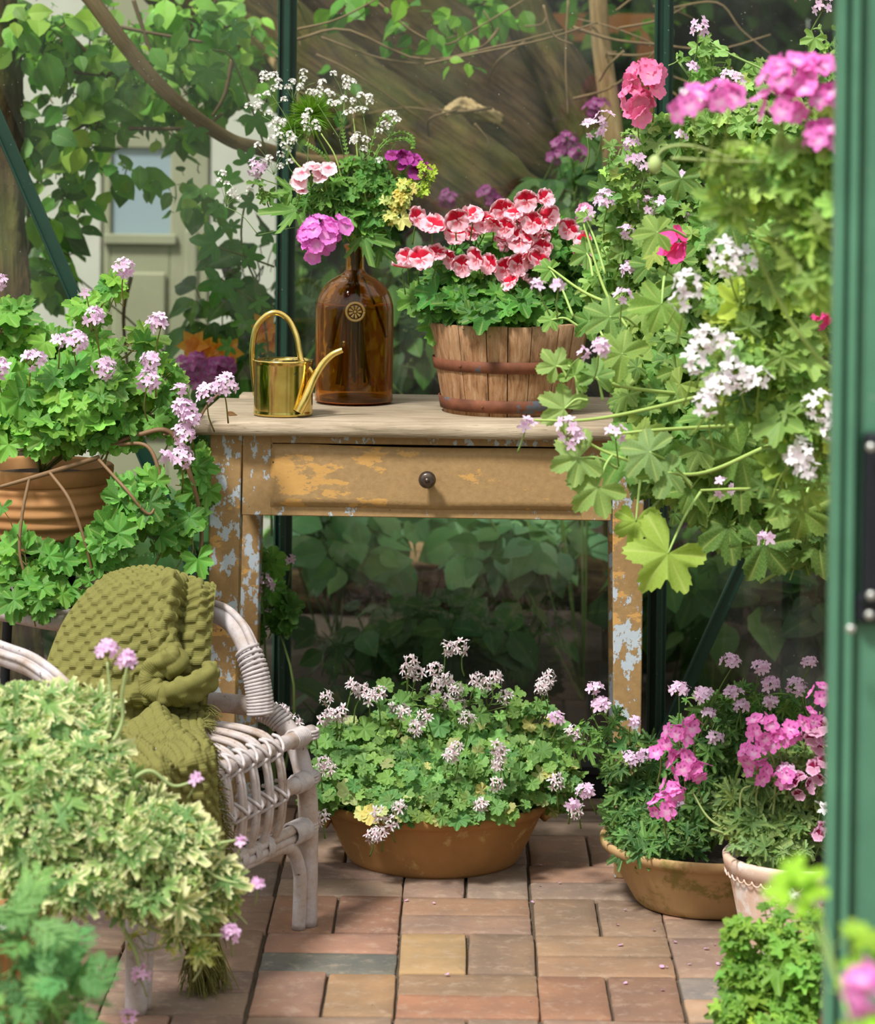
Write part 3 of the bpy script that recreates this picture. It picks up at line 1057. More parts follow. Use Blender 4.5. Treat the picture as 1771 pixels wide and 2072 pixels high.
# ribbed pot on a dark stool, left
p2z = U(85, 1105, 5.18)[2]
p2c = np.array([U(82, 1000, 5.18)[0], 5.18, p2z])
pot('plant_pot', 'ribbed terracotta pot on the dark round stool, left of the table', p2c, 0.128, 0.100, 0.148, M_terra3, 0.03, ribs=7, bulge=0.014)
st = thing('stool', 'dark round metal stool carrying the ribbed terracotta pot', 'stool', (p2c[0], p2c[1], 0))
M_darkmetal = simple('dark_metal', lin(44, 48, 54), 0.4, 0.6, var=0.3)
mb = MB(); c0 = np.array([p2c[0], p2c[1], 0])
lathe(mb, [(0, p2z - 0.022), (0.155, p2z - 0.022), (0.165, p2z - 0.014), (0.168, p2z + 0.004), (0.164, p2z + 0.004), (0.158, p2z - 0.004), (0, p2z - 0.003)], 56, c0)
mb.build('seat', M_darkmetal, st)
for k in range(4):
    a = 0.6 + k * PI / 2
    mb = MB(); tube(mb, [c0 + [0.12 * math.cos(a), 0.12 * math.sin(a), p2z - 0.02], c0 + [0.17 * math.cos(a), 0.17 * math.sin(a), 0.0]], 0.009, 8, 10)
    mb.build('leg', M_darkmetal, st)
mb = MB(); tt = np.linspace(0, 2 * PI, 49)
tube(mb, np.stack([c0[0] + 0.148 * np.cos(tt), c0[1] + 0.148 * np.sin(tt), np.full(49, 0.22)], -1), 0.006, raw=True)
mb.build('footring', M_darkmetal, st)
# ------------------------------------------------------------------ rattan chair
CA = G(622, 1872); CBp = G(275, 2050)
CA[2] = 0; CBp[2] = 0
CF = CBp - CA; CL = float(np.linalg.norm(CF)); CF = CF / CL
CBK = np.array([-abs(CF[1]), abs(CF[0]), 0.0]); CBK = norm(CBK)


def S(t, b, z):
    """chair coordinates: t along the front from the right leg, b towards the back, z up"""
    return CA + CF * t + CBK * b + np.array([0, 0, z])


def rattan_mat():
    t = NT('weathered_rattan')
    co = t.coord()
    a = t.noise(co, 16, 6, 0.7)
    b = t.noise(co, 90, 4, 0.6)
    big = t.noise(co, 6, 4)
    c = t.ramp(a, [(0.28, L4(134, 110, 92)), (0.42, L4(168, 154, 146)), (0.6, L4(186, 180, 184)), (0.8, L4(206, 202, 210))])
    c = t.mix(t.mask(big, 0.52, 0.74), c, t.mix(0.5, c, L4(156, 126, 96)))
    c = t.mix(t.mask(b, 0.66, 0.72), c, L4(96, 84, 76))
    return t.done(t.pbr(c, 0.65, 0.0, t.bump(t.math('ADD', a, b), 0.35, 0.002), 0.3))


M_rat = rattan_mat()
M_wrap = simple('rattan_binding', lin(180, 172, 172), 0.65, var=0.22, scale=60, bump=0.3)
chair = thing('rattan_chair', 'weathered grey white rattan armchair with a slatted seat, under the green throw', 'chair', CA)
RB = 0.36   # depth of the seat


def rat(name, paths, mat=M_rat, parent=chair, sides=12, n=40):
    mb = MB()
    for (pts, r) in paths:
        tube(mb, pts, r, n, sides)
    return mb.build(name, mat, parent)


def coil(mb, P, R, pitch=0.0052, wr=0.0027, i0=0.0, i1=1.0, tilt=0.0):
    """binding wound round a pole: a helix about the polyline P"""
    P = spline(P, 80) if len(P) < 60 else P
    k0, k1 = int(i0 * (len(P) - 1)), int(i1 * (len(P) - 1))
    Q = P[k0:k1 + 1]
    L = np.sum(np.linalg.norm(np.diff(Q, axis=0), axis=1))
    turns = max(L / pitch, 1.5)
    n = int(turns * 12)
    s = np.linspace(0, 1, n)
    cen = np.stack([np.interp(s, np.linspace(0, 1, len(Q)), Q[:, k]) for k in range(3)], -1)
    T = norm(np.gradient(cen, axis=0))
    ref = np.array([0, 0, 1.0]) if abs(T[0, 2]) < 0.85 else np.array([1.0, 0, 0])
    A = norm(np.cross(T, ref)); Bv = np.cross(T, A)
    ph = s * turns * 2 * PI
    W = cen + (R + wr * 0.6) * (A * np.cos(ph)[:, None] + Bv * np.sin(ph)[:, None]) + T * (tilt * np.sin(ph))[:, None]
    V, F = strands(W[None], wr, 6)
    mb.add(V, F)


def wrap(P, R, i0, i1, pitch=0.0052, wr=0.0027, tilt=0.0):
    mb = MB(); coil(mb, P, R, pitch, wr, i0, i1, tilt)
    return mb.build('binding', M_wrap, chair)


SZ = 0.338
# side hoops: leg, rounded shoulder, seat side rail
hoops = []
for side, t in ((0, 0.0), (1, CL)):
    o = 0.0
    pts = [S(t, 0, 0.0), S(t, 0.0, 0.10), S(t, 0.0, 0.18), S(t, 0.004, 0.228), S(t, 0.018, 0.281), S(t, 0.036, 0.317), S(t, 0.064, 0.342), S(t, 0.10, 0.353), S(t, 0.14, 0.356), S(t, 0.25, 0.354), S(t, 0.40, 0.350)]
    hoops.append(spline(pts, 90))
    rat('leg', [(pts, 0.0168)], n=90)
    o2 = 0.026 if side == 0 else -0.026
    pts = [S(t + o2, 0.002, 0.0), S(t + o2, 0.0, 0.07), S(t + o2 * 1.15, 0.0, 0.10), S(t + o2 * 2.0, 0.0, 0.135), S(t + o2 * 3.6, 0.0, 0.150), S(CL / 2, 0, 0.152)]
    rat('brace', [(pts, 0.0115)])
    bk = S(t, 0.42, 0)
    rat('leg', [([S(t, 0.42, 0), S(t, 0.41, 0.2), S(t, 0.40, 0.50)], 0.014)])
# front rails
rails = []
for (z, b, r) in ((0.320, 0.004, 0.0130), (0.246, -0.002, 0.0130), (0.172, 0.0, 0.0085), (0.158, 0.0, 0.0085)):
    P = [S(-0.016, b, z), S(CL / 2, b - 0.008, z + 0.001), S(CL + 0.016, b, z)]
    rails.append((P, r))
    rat('rail', [(P, r)])
rat('rail', [([S(0, 0.40, 0.352), S(CL / 2, 0.41, 0.35), S(CL, 0.40, 0.352)], 0.012), ([S(0, 0.2, 0.345), S(CL / 2, 0.2, 0.343), S(CL, 0.2, 0.345)], 0.011)])
# twin rods: over the seat, rolled over the front rail, down to the bottom rail
NR = 9
RT0, RTS = 0.128, 0.0427
for k in range(NR):
    t = RT0 + RTS * k
    paths = []
    for e in (-0.0045, 0.0045):
        tt_ = t + e
        pts = [S(tt_, 0.40, 0.352), S(tt_, 0.25, 0.350), S(tt_, 0.10, 0.350), S(tt_, 0.045, 0.347), S(tt_, 0.008, 0.337), S(tt_, -0.014, 0.308), S(tt_, -0.022, 0.26), S(tt_, -0.020, 0.21), S(tt_, -0.008, 0.175), S(tt_, 0.0, 0.165)]
        paths.append((pts, 0.0052))
    rat('seat_rod', paths, sides=8, n=36)
# lashings where rods cross rails
for (z, b, rr) in ((0.320, 0.004, 0.0130), (0.246, -0.002, 0.0130)):
    for k in range(NR):
        mb = MB()
        t = RT0 + RTS * k
        yo = -0.016 if z > 0.3 else -0.027
        for s in (-1, 1):
            for w in (0.0,):
                pts = [S(t - s * 0.018, b + 0.004, z + 0.019 + w), S(t - s * 0.014, b - 0.012, z + 0.016 + w), S(t - s * 0.003, yo - 0.0045, z + w), S(t + s * 0.014, b - 0.012, z - 0.016 + w), S(t + s * 0.018, b + 0.004, z - 0.019 + w)]
                tube(mb, pts, 0.0030, 16, 6)
        mb.build('lashing', M_wrap, chair)
for k in range(NR - 1):
    t = RT0 + RTS * (k + 0.5)
    P = spline([S(t - 0.009, 0, 0.165), S(t + 0.009, 0, 0.165)], 30)
    mb = MB(); coil(mb, P, 0.0155, 0.0046, 0.0024); mb.build('binding', M_wrap, chair)
for t0 in (0.012, 0.04, CL - 0.03):
    P = spline([S(t0, 0, 0.165), S(t0 + 0.022, 0, 0.165)], 30)
    mb = MB(); coil(mb, P, 0.0165, 0.0046, 0.0024); mb.build('binding', M_wrap, chair)
# end bindings of the rails
for (z, b, r) in ((0.320, 0.004, 0.0130), (0.246, -0.002, 0.0130), (0.165, 0.0, 0.016)):
    for t0 in (0.012, CL - 0.050):
        P = [S(t0, b, z), S(t0 + 0.040, b, z)]
        wrap(P, r, 0, 1)
    for t0 in (0.0, CL):   # round the leg
        P = [S(t0, 0.003, z - 0.008), S(t0, 0.003, z + 0.008)]
        wrap(P, 0.0165, 0, 1, 0.0054)
# arm and back rail: three rods bundled
arm = UL([(528, 1450, 4.775), (524, 1400, 4.78), (512, 1345, 4.79), (480, 1272, 4.82), (430, 1238, 4.85), (330, 1232, 4.89), (230, 1240, 4.93), (126, 1256, 4.97), (16, 1238, 5.01), (-100, 1225, 5.02), (-230, 1222, 4.95), (-300, 1235, 4.82), (-250, 1258, 4.66), (-130, 1272, 4.58), (0, 1322, 4.50), (70, 1350, 4.47), (130, 1398, 4.43), (182, 1470, 4.39), (205, 1560, 4.36), (208, 1640, 4.35)])
arm_s = spline(arm, 260)
T_ = norm(np.gradient(arm_s, axis=0)); up_ = norm(np.array([0, 0, 1.0]) - T_ * T_[:, 2:3]); sd_ = np.cross(T_, up_)
mb = MB()
for (u, s, r) in ((0.0145, 0.001, 0.0062), (-0.003, 0.0, 0.0150), (0.006, 0.0145, 0.0050)):
    V, F = strands((arm_s + up_ * u + sd_ * s)[None], r, 10)
    mb.add(V, F)
mb.build('arm_rail', M_rat, chair)
mb = MB(); coil(mb, arm_s[:48], 0.0185, 0.0062, 0.0032, 0.03, 0.70)
mb.build('binding', M_wrap, chair)
mb = MB(); coil(mb, arm_s[-40:], 0.0185, 0.0062, 0.0032, 0.3, 0.97)
mb.build('binding', M_wrap, chair)
for h, s_ in zip(hoops, (1, -1)):
    P = h[int(len(h) * 0.50):int(len(h) * 0.72)]
    mb = MB(); coil(mb, spline(P[::4], 80), 0.016, 0.0060, 0.0030, 0.25, 0.95, 0.004)
    mb.build('binding', M_wrap, chair)
# a row of upright staves under the back rail
for k in (96, 118, 140, 160):
    p = arm_s[k]
    q = p.copy(); q[2] = 0.35
    c_ = S(CL / 2, 0.25, 0)
    q[:2] = q[:2] * 0.85 + c_[:2] * 0.15
    rat('back_rod', [([p - [0, 0, 0.008], (p + q) / 2 + (p - c_) * [0.06, 0.06, 0], q], 0.006)], sides=8, n=12)

# ------------------------------------------------------------------ the olive throw
# stations down the length of the cloth: (left px, right px, left y, right y, left d, right d, bulge towards the camera)
rows = [
    (140, 424, 1330, 1330, 5.02, 4.90, 0.00),
    (150, 428, 1270, 1262, 5.03, 4.91, 0.00),
    (168, 430, 1222, 1214, 5.01, 4.90, 0.00),
    (205, 434, 1180, 1186, 4.97, 4.86, 0.00),
    (208, 438, 1168, 1184, 4.92, 4.83, 0.015),
    (166, 436, 1205, 1200, 4.87, 4.80, 0.045),
    (132, 432, 1250, 1240, 4.84, 4.78, 0.055),
    (108, 428, 1300, 1295, 4.82, 4.765, 0.055),
    (92, 425, 1350, 1345, 4.79, 4.75, 0.045),
    (86, 424, 1400, 1388, 4.76, 4.74, 0.02),
    (110, 416, 1452, 1440, 's', 0, 0.0),
    (170, 412, 1500, 1468, 's', 0, 0.0),
    (245, 418, 1530, 1488, 's', 0, 0.0),
    (282, 432, 1560, 1515, 'f', -0.040, 0.0),
    (292, 442, 1620, 1572, 'f', -0.048, 0.0),
    (298, 450, 1690, 1640, 'f', -0.046, 0.0),
    (308, 457, 1760, 1710, 'f', -0.042, 0.0),
    (330, 456, 1830, 1785, 'f', -0.040, 0.0),
    (362, 448, 1880, 1850, 'f', -0.040, 0.0),
    (384, 440, 1925, 1900, 'f', -0.040, 0.0),
]
NU, NV = 190, 560


def smooth_(x):
    x = np.clip(x, 0, 1)
    return x * x * (3 - 2 * x)


NB = 9
ctrl = []
for (xl, xr, yl, yr, dl, dr, bu) in rows:
    row = []
    for k in range(NB):
        u = k / (NB - 1)
        x = xl + (xr - xl) * u; y = yl + (yr - yl) * u
        if dl == 's':
            row.append(G(x, y, 0.366)); continue
        if dl == 'f':
            r_ = ray(x, y); q0 = S(0, dr, 0); nn = CBK
            tt_ = np.dot(q0 - np.array([0, 0, CAMZ]), nn) / np.dot(r_, nn)
            row.append(r_ * tt_ + np.array([0, 0, CAMZ])); continue
        d = dl + (dr - dl) * u
        d -= bu * math.sin(PI * u) ** 0.8 * (1.0)
        y -= 26 * math.sin(PI * min(u * 1.15, 1)) * (1 if 1140 < yl < 1230 and xl > 160 else 0)
        row.append(U(x, y, d))
    ctrl.append(row)
ctrl = np.array(ctrl)
R1 = np.stack([spline(ctrl[i], NU) for i in range(len(ctrl))])
Sf = np.stack([spline(R1[:, j], NV) for j in range(NU)], 1)       # NV x NU x 3


def nrm_of(S_):
    du = np.gradient(S_, axis=1); dv = np.gradient(S_, axis=0)
    n = norm(np.cross(du, dv))
    return n


N0 = nrm_of(Sf)
if N0[NV // 2, NU // 2, 1] > 0: N0 = -N0
un = np.linspace(0, 1, NU)[None, :]; vn = np.linspace(0, 1, NV)[:, None]
vi = vn * (len(rows) - 1)
disp = np.zeros((NV, NU))


def ridge(path, h, w):
    """fold running along a path in (u, v-row) space"""
    P = np.array(path)
    us = np.interp(vi[:, 0], P[:, 1], P[:, 0])
    m = np.clip((vi[:, 0] - P[0, 1]) * 1.2, 0, 1) * np.clip((P[-1, 1] - vi[:, 0]) * 1.2, 0, 1)
    d_ = (un - us[:, None])
    return h * m[:, None] * np.exp(-(d_ / w) ** 2)


disp += ridge([(0.62, 4.3), (0.68, 5.2), (0.70, 6), (0.67, 7), (0.70, 8), (0.66, 9.2)], 0.030, 0.055)
disp += ridge([(0.76, 3.8), (0.80, 5.2), (0.79, 6), (0.79, 7), (0.80, 8.5)], -0.018, 0.04)
disp += ridge([(0.30, 4), (0.40, 5), (0.50, 6.5), (0.56, 8), (0.60, 9)], -0.012, 0.09)
disp += ridge([(0.80, 3.5), (0.88, 5), (0.93, 7), (0.97, 9)], 0.008, 0.05)
disp += ridge([(0.25, 5), (0.20, 6), (0.16, 8), (0.10, 10)], -0.006, 0.05)
disp += ridge([(0.45, 9), (0.62, 10), (0.75, 12), (0.70, 14), (0.6, 17)], 0.018, 0.08)
disp += ridge([(0.30, 9.5), (0.38, 11), (0.5, 13), (0.42, 16), (0.4, 18)], -0.014, 0.08)
disp += ridge([(0.10, 9), (0.16, 11), (0.24, 14), (0.2, 18)], 0.018, 0.07)
disp += ridge([(0.9, 11.5), (0.88, 13), (0.84, 15), (0.80, 18)], 0.008, 0.06)
# horizontal slump folds at the foot of the back
for (v0, a, h, w) in ((9.1, 1.3, 0.022, 0.30), (9.9, 0.6, -0.018, 0.28), (10.7, -0.9, 0.014, 0.3), (11.7, 1.2, -0.008, 0.25)):
    disp += h * np.exp(-((vi - v0 - a * (un - 0.5)) / w) ** 2) * np.clip(np.sin(PI * np.clip(un, 0.02, 0.98)), 0, 1)
disp += 0.004 * np.sin(un * 17 + vi * 0.9) * np.clip((vi - 9) / 3, 0, 1)
S1 = Sf + N0 * disp[..., None]
N1 = nrm_of(S1)
if (N1 * N0).sum() < 0: N1 = -N1
# arc lengths for the weave
lu = np.cumsum(np.r_[0, np.linalg.norm(np.diff(Sf[NV // 3], axis=0), axis=1)])
lv = np.cumsum(np.r_[0, np.linalg.norm(np.diff(Sf[:, NU // 2], axis=0), axis=1)])
cu, cv = 0.0175, 0.0140
a_ = (lu / cu)[None, :] + 0 * vn; b_ = (lv / cv)[:, None] + 0 * un
fa, fb = a_ % 1, b_ % 1
par = ((np.floor(a_) + np.floor(b_)) % 2)
puff = (np.sin(PI * fa) ** 0.3) * (np.sin(PI * fb) ** 0.3)
hem = smooth_(np.minimum(un, 1 - un) / 0.03)
hh = np.where(par > 0.5, 0.0050 * puff, -0.0016 * puff) * hem
Sx = S1 + N1 * hh[..., None]
back = S1 - N1 * 0.004


def throw_mat():
    t = NT('olive_weave')
    col = t.attr('Col').outputs['Color']
    co = t.coord()
    w = t.noise(co, 420, 3, 0.6)
    sep = t.n('ShaderNodeSeparateXYZ'); t.l(t.attr('lf').outputs['Vector'], sep.inputs[0])
    rib = t.math('SINE', t.math('MULTIPLY', sep.outputs['Y'], 2100.0))
    rib = t.math('MULTIPLY', rib, 0.5)
    h = t.math('ADD', rib, w)
    c = t.mix(t.math('MULTIPLY', w, 0.5), col, t.mix(1.0, col, (0.55, 0.55, 0.5, 1), 'MULTIPLY'))
    p = t.pbr(c, 0.9, 0.0, t.bump(h, 0.35, 0.0010), 0.1)
    return t.done(p)


M_throw = throw_mat()
tb = MB()
idx = np.arange(NV * NU).reshape(NV, NU)
Q = np.stack([idx[:-1, :-1], idx[:-1, 1:], idx[1:, 1:], idx[1:, :-1]], -1).reshape(-1, 4)
olive = lin(122, 120, 68)
lfv = np.stack([np.broadcast_to(lu[None, :], (NV, NU)), np.broadcast_to(lv[:, None], (NV, NU))], -1).reshape(-1, 2)
tb.add(Sx.reshape(-1, 3), Q, olive, lfv)
tb.add(back.reshape(-1, 3), Q[:, ::-1], olive, lfv)
n0 = NV * NU
bd = np.concatenate([idx[0, :], idx[1:, -1], idx[-1, -2::-1], idx[-2:0:-1, 0]])
bq = np.stack([bd, np.roll(bd, -1), np.roll(bd, -1) + n0, bd + n0], -1)
tb.Q.append(bq)
# cloth twisted into a roll in front of the back, low right
rp_ = spline(UL([(352, 1190, 4.79), (338, 1225, 4.755), (330, 1270, 4.735), (340, 1310, 4.72), (352, 1335, 4.70), (322, 1350, 4.70), (306, 1375, 4.70), (330, 1402, 4.69), (372, 1398, 4.68), (420, 1372, 4.69), (430, 1350, 4.72)]), 220)
rr_ = np.interp(np.linspace(0, 1, 220), [0, .1, .3, .45, .55, .7, .8, 1], [0.008, 0.016, 0.018, 0.020, 0.017, 0.021, 0.024, 0.012])
Vr, Fr = strands(rp_[None], rr_[None], 48, cap=False)
ll = np.cumsum(np.r_[0, np.linalg.norm(np.diff(rp_, axis=0), axis=1)])
ph_ = np.tile(np.arange(48) / 48 * 7, 220); al = np.repeat(ll / 0.0145, 48)
pz = ((np.floor(ph_) + np.floor(al)) % 2)
pf = (np.sin(PI * (ph_ % 1)) ** 0.5) * (np.sin(PI * (al % 1)) ** 0.5)
cen_ = np.repeat(rp_, 48, 0)
crease = 1 + 0.22 * np.sin(ph_ / 7 * 4 * PI + al * 0.35) + 0.10 * np.sin(ph_ / 7 * 6 * PI - al * 0.5)
Vr = cen_ + (Vr - cen_) * crease[:, None] + norm(Vr - cen_) * (np.where(pz > 0.5, 0.0034, -0.001) * pf)[:, None]
tb.add(Vr, Fr, olive, np.stack([ph_ * 0.01, al * 0.0145], -1))
og = S1[NV // 2, NU // 2]
throw = tb.build('throw', M_throw, origin=og)
tag(throw, 'olive green waffle weave throw with a fringe draped over the rattan chair', 'throw blanket')
fr = MB()
rg = np.random.default_rng(5)


def fringe(p, d, L, n):
    base = p[None] + rg.normal(0, 0.001, (n, 3))
    K = 5
    s = np.linspace(0, 1, K)
    out = []
    for q in base:
        dd = norm(d + rg.normal(0, 0.28, 3)); g = np.array([0, 0, -1.0])
        l = L * rg.uniform(0.6, 1.25)
        out.append(q + np.outer(s * l, dd) + np.outer(s ** 2 * l * 0.5, g + rg.normal(0, 0.3, 3)))
    V, F = strands(np.array(out), np.linspace(0.0011, 0.0006, K)[None], 3, cap=False)
    fr.add(V, F, olive * 1.1)


for v in range(int(NV * 0.51), NV, 1):
    if 0.60 > v / NV or v / NV > 0.66:
        d = norm(S1[v, -1] - S1[v, -6]); fringe(S1[v, -1], d, 0.020, 2)
for u in range(0, NU, 1):
    d = norm(S1[-1, u] - S1[-6, u]); fringe(S1[-1, u], d, 0.050, 3)
fo = fr.build('fringe', M_throw, throw)
# ------------------------------------------------------------------ leaves and flowers
def smooth01(x):
    x = np.clip(x, 0, 1)
    return x * x * (3 - 2 * x)


def palm(L=5, m=6, rings=(0.42, 0.78, 1.0), depth=0.3, tooth=0.06, A=2.55, back=0.78, pw=1.2, pleat=0.10, cup=0.12, ruff=0.06, seed=0):
    """palmate leaf: petiole joins at the origin, the middle lobe points along +Y"""
    r0 = np.random.default_rng(seed)
    nA = L * m
    th = np.linspace(-A, A, nA + 1)
    p = ((th + A) / (2 * A) * L) % 1.0
    p[-1] = 1.0
    lobe = np.abs(2 * p - 1)
    li = np.clip(((th + A) / (2 * A) * L).astype(int), 0, L - 1)
    amp = 1 + r0.normal(0, 0.05, L)
    R = back + (1 - back) * np.cos(th * 0.5)
    r = R * amp[li] * (1 - depth * lobe ** pw)
    k = np.arange(nA + 1)
    r *= 1 + tooth * np.where(k % 2 == 0, 0.6, -1.0) * (lobe > 0.01)
    r *= 1 + r0.normal(0, 0.02, nA + 1)
    V = [[0, 0, 0]]; lf = [[0, 0.6]]
    ph = r0.uniform(0, 6, 3)
    for f in rings:
        # veins stay where the lobes are; the sinuses only cut the outer rings
        rr = r * f
        x = rr * np.sin(th); y = rr * np.cos(th)
        z = pleat * rr * (lobe - 0.5) + cup * rr ** 2 + ruff * f ** 3 * (np.sin(th * 4.3 + ph[0]) + 0.7 * np.sin(th * 9 + ph[1]))
        z += 0.12 * rr * np.cos(th + ph[2]) * f
        V += np.stack([x, y, z], -1).tolist()
        lf += np.stack([np.full(nA + 1, f), 1 - lobe], -1).tolist()
    n = nA + 1
    T = [[0, 1 + i + 1, 1 + i] for i in range(nA)]
    Q = []
    for q in range(len(rings) - 1):
        a = 1 + q * n; b = a + n
        for i in range(nA): Q.append([a + i, a + i + 1, b + i + 1, b + i])
    return np.array(V, float), [np.array(T), np.array(Q)] if Q else [np.array(T)], np.array(lf, float), None


def ovate(w=0.4, n=8, fold=0.25, droop=0.25, tip=1.4, tooth=0.0, heart=0.0, seed=0):
    r0 = np.random.default_rng(seed)
    t = np.linspace(0, 1, n)
    hw = w * np.sin(PI * np.clip(t, 0, 1) ** (0.72)) ** 0.85 * (1 - 0.35 * t ** tip)
    hw[0] = 0.01; hw[-1] = 0.004
    V = []; lf = []
    for i in range(n):
        for s in (-1, -0.5, 0, 0.5, 1):
            te = (1 + tooth * (1 if i % 2 else -1)) if abs(s) == 1 else 1
            y = t[i] - heart * abs(s) ** 2 * 0.18 * max(0, 1 - 3 * t[i])
            V.append([s * hw[i] * te, y, fold * abs(s) * hw[i] - droop * t[i] ** 2 + 0.02 * math.sin(i * 1.9 + seed) * abs(s)])
            lf.append([abs(s), 1 - abs(s)])
    Q = [[i * 5 + j, i * 5 + j + 1, i * 5 + j + 6, i * 5 + j + 5] for i in range(n - 1) for j in range(4)]
    return np.array(V), [np.array(Q)], np.array(lf), None


def combine(parts):
    V, Q, T, lf, n = [], [], [], [], 0
    for (v, F, l) in parts:
        V.append(v); lf.append(l)
        for f in F: (Q if f.shape[1] == 4 else T).append(f + n)
        n += len(v)
    Fs = ([np.vstack(Q)] if Q else []) + ([np.vstack(T)] if T else [])
    return np.vstack(V), Fs, np.vstack(lf), None


def fern(pairs=6, seed=0):
    """finely divided leaf: narrow toothed leaflets along a midrib"""
    r0 = np.random.default_rng(seed)
    parts = []
    def leaflet(o, ang, L, w, z):
        v, F, l, _ = ovate(w, 5, 0.1, 0.1, seed=seed)
        v = v * L; c, s = math.cos(ang), math.sin(ang)
        v = np.stack([v[:, 0] * c - v[:, 1] * s + o[0], v[:, 0] * s + v[:, 1] * c + o[1], v[:, 2] + z], -1)
        parts.append((v, F, l))
    for i in range(pairs):
        y = 0.12 + 0.80 * i / pairs
        L = 0.50 * math.sin(PI * (0.22 + 0.7 * i / pairs)) + 0.05
        for s in (-1, 1):
            a = s * (1.0 - 0.5 * i / pairs) + r0.normal(0, 0.08)
            leaflet((0, y), a, L, 0.10, 0.03 * r0.normal())
            ca, sa = -math.sin(a), math.cos(a)
            for q in (0.3, 0.5, 0.72):
                for e in (-1, 1):
                    leaflet((ca * L * q, y + sa * L * q), a + e * 0.75, L * 0.36 * (1.2 - q), 0.2, 0.02 * r0.normal())
    leaflet((0, 0), 0, 1.0, 0.07, 0)
    return combine(parts)


def place(mb, tpls, pos, nrm, tip, scale, col, tcol=None, edge=None, rg=None):
    """stamp leaf or flower templates; edge=(colour, start) for pale margins"""
    pos = np.atleast_2d(pos); N = len(pos)
    nrm = norm(np.broadcast_to(nrm, (N, 3))); tip = np.broadcast_to(tip, (N, 3))
    Y = tip - (tip * nrm).sum(-1, keepdims=True) * nrm
    bad = np.linalg.norm(Y, axis=1) < 1e-4
    Y = norm(np.where(bad[:, None], np.array([0.3, 0.2, 1.0]), Y))
    X = np.cross(Y, nrm)
    scale = np.broadcast_to(scale, (N,)); col = np.broadcast_to(col, (N, 3))
    rg = rg or np.random.default_rng(1)
    which = rg.integers(len(tpls), size=N)
    for k, (V, F, lf, tc_) in enumerate(tpls):
        m = np.where(which == k)[0]
        if not len(m): continue
        W = (X[m, None] * V[None, :, 0:1] + Y[m, None] * V[None, :, 1:2] + nrm[m, None] * V[None, :, 2:3]) * scale[m, None, None] + pos[m, None]
        nv = len(V)
        off = (np.arange(len(m)) * nv)[:, None, None]
        Fs = [(f[None] + off).reshape(-1, f.shape[1]) for f in F]
        cc = np.broadcast_to(col[m, None], (len(m), nv, 3)).copy()
        if tc_ is not None: cc = cc * tc_[None]
        if edge is not None:
            e, st = edge
            w = smooth01((lf[None, :, 0:1] + rg.normal(0, 0.16, (len(m), 1, 1)) + rg.normal(0, 0.10, (len(m), nv, 1)) - st) / 0.18)
            cc = cc * (1 - w) + np.asarray(e) * w
        mb.add(W.reshape(-1, 3), Fs, cc.reshape(-1, 3), np.tile(lf, (len(m), 1)))


SCALLOP = [palm(7, 6, (0.45, 0.8, 1.0), 0.20, 0.02, 2.75, 0.85, 3.0, 0.20, 0.10, 0.08, seed=s) for s in range(4)]
LOBED = [palm(5, 10, (0.40, 0.75, 1.0), 0.38, 0.07, 2.6, 0.74, 2.2, 0.20, 0.10, 0.07, seed=10 + s) for s in range(4)]
BIGLEAF = [palm(5, 14, (0.3, 0.55, 0.8, 1.0), 0.40, 0.06, 2.65, 0.80, 2.2, 0.24, -0.14, 0.10, seed=20 + s) for s in range(4)]
CUT = [palm(5, 10, (0.35, 0.7, 1.0), 0.62, 0.20, 2.45, 0.68, 1.2, 0.25, 0.08, 0.10, seed=30 + s) for s in range(4)]
CUTFINE = [palm(7, 6, (0.4, 1.0), 0.52, 0.14, 2.5, 0.66, 1.0, 0.3, 0.10, 0.14, seed=40 + s) for s in range(4)]
SMALLCUT = [palm(5, 6, (0.5, 1.0), 0.42, 0.09, 2.5, 0.74, 1.8, 0.25, 0.10, 0.12, seed=50 + s) for s in range(4)]
IVY = [palm(5, 6, (0.5, 1.0), 0.50, 0.0, 2.35, 0.62, 1.25, 0.10, -0.08, 0.03, seed=60 + s) for s in range(3)]
OVAL = [ovate(0.40, 8, 0.22, 0.22, seed=s) for s in range(3)]
HEARTL = [ovate(0.46, 7, 0.15, 0.18, 1.0, heart=1.0, seed=s) for s in range(3)]
BLADE = [ovate(0.045, 10, 0.3, d_, 2.0, seed=3) for d_ in (0.3, 0.6, 0.9)]
NEEDLE = [ovate(0.035, 4, 0.2, 0.1, seed=4)]
FERN = [fern(6, s) for s in range(3)]


def petal_tpl(w=0.5, bend=0.25, ruff=0.03, nu=5, nv=6, tipw=1.25, seed=0, notch=0.0):
    r0 = np.random.default_rng(seed)
    t = np.linspace(0, 1, nv); u = np.linspace(-1, 1, nu)
    hw = w * np.sin(PI * (0.06 + 0.94 * t ** tipw) * 0.97) ** 0.62
    hw[-1] = w * 0.42
    V = []; uv = []
    for i in range(nv):
        for j in range(nu):
            y = t[i] - 0.10 * (1 - abs(u[j])) * 0 - 0.14 * abs(u[j]) ** 2 * (t[i] > 0.9)
            z = bend * t[i] ** 2 * (0.6 + 0.4 * abs(u[j])) + ruff * math.sin(u[j] * 5 + seed) * t[i] ** 2 + ruff * 0.6 * math.sin(u[j] * 11 + seed * 2) * t[i] ** 4
            V.append([u[j] * hw[i], y, z]); uv.append([t[i], abs(u[j])])
    Q = [[i * nu + j, i * nu + j + 1, (i + 1) * nu + j + 1, (i + 1) * nu + j] for i in range(nv - 1) for j in range(nu - 1)]
    return np.array(V), np.array(Q), np.array(uv)


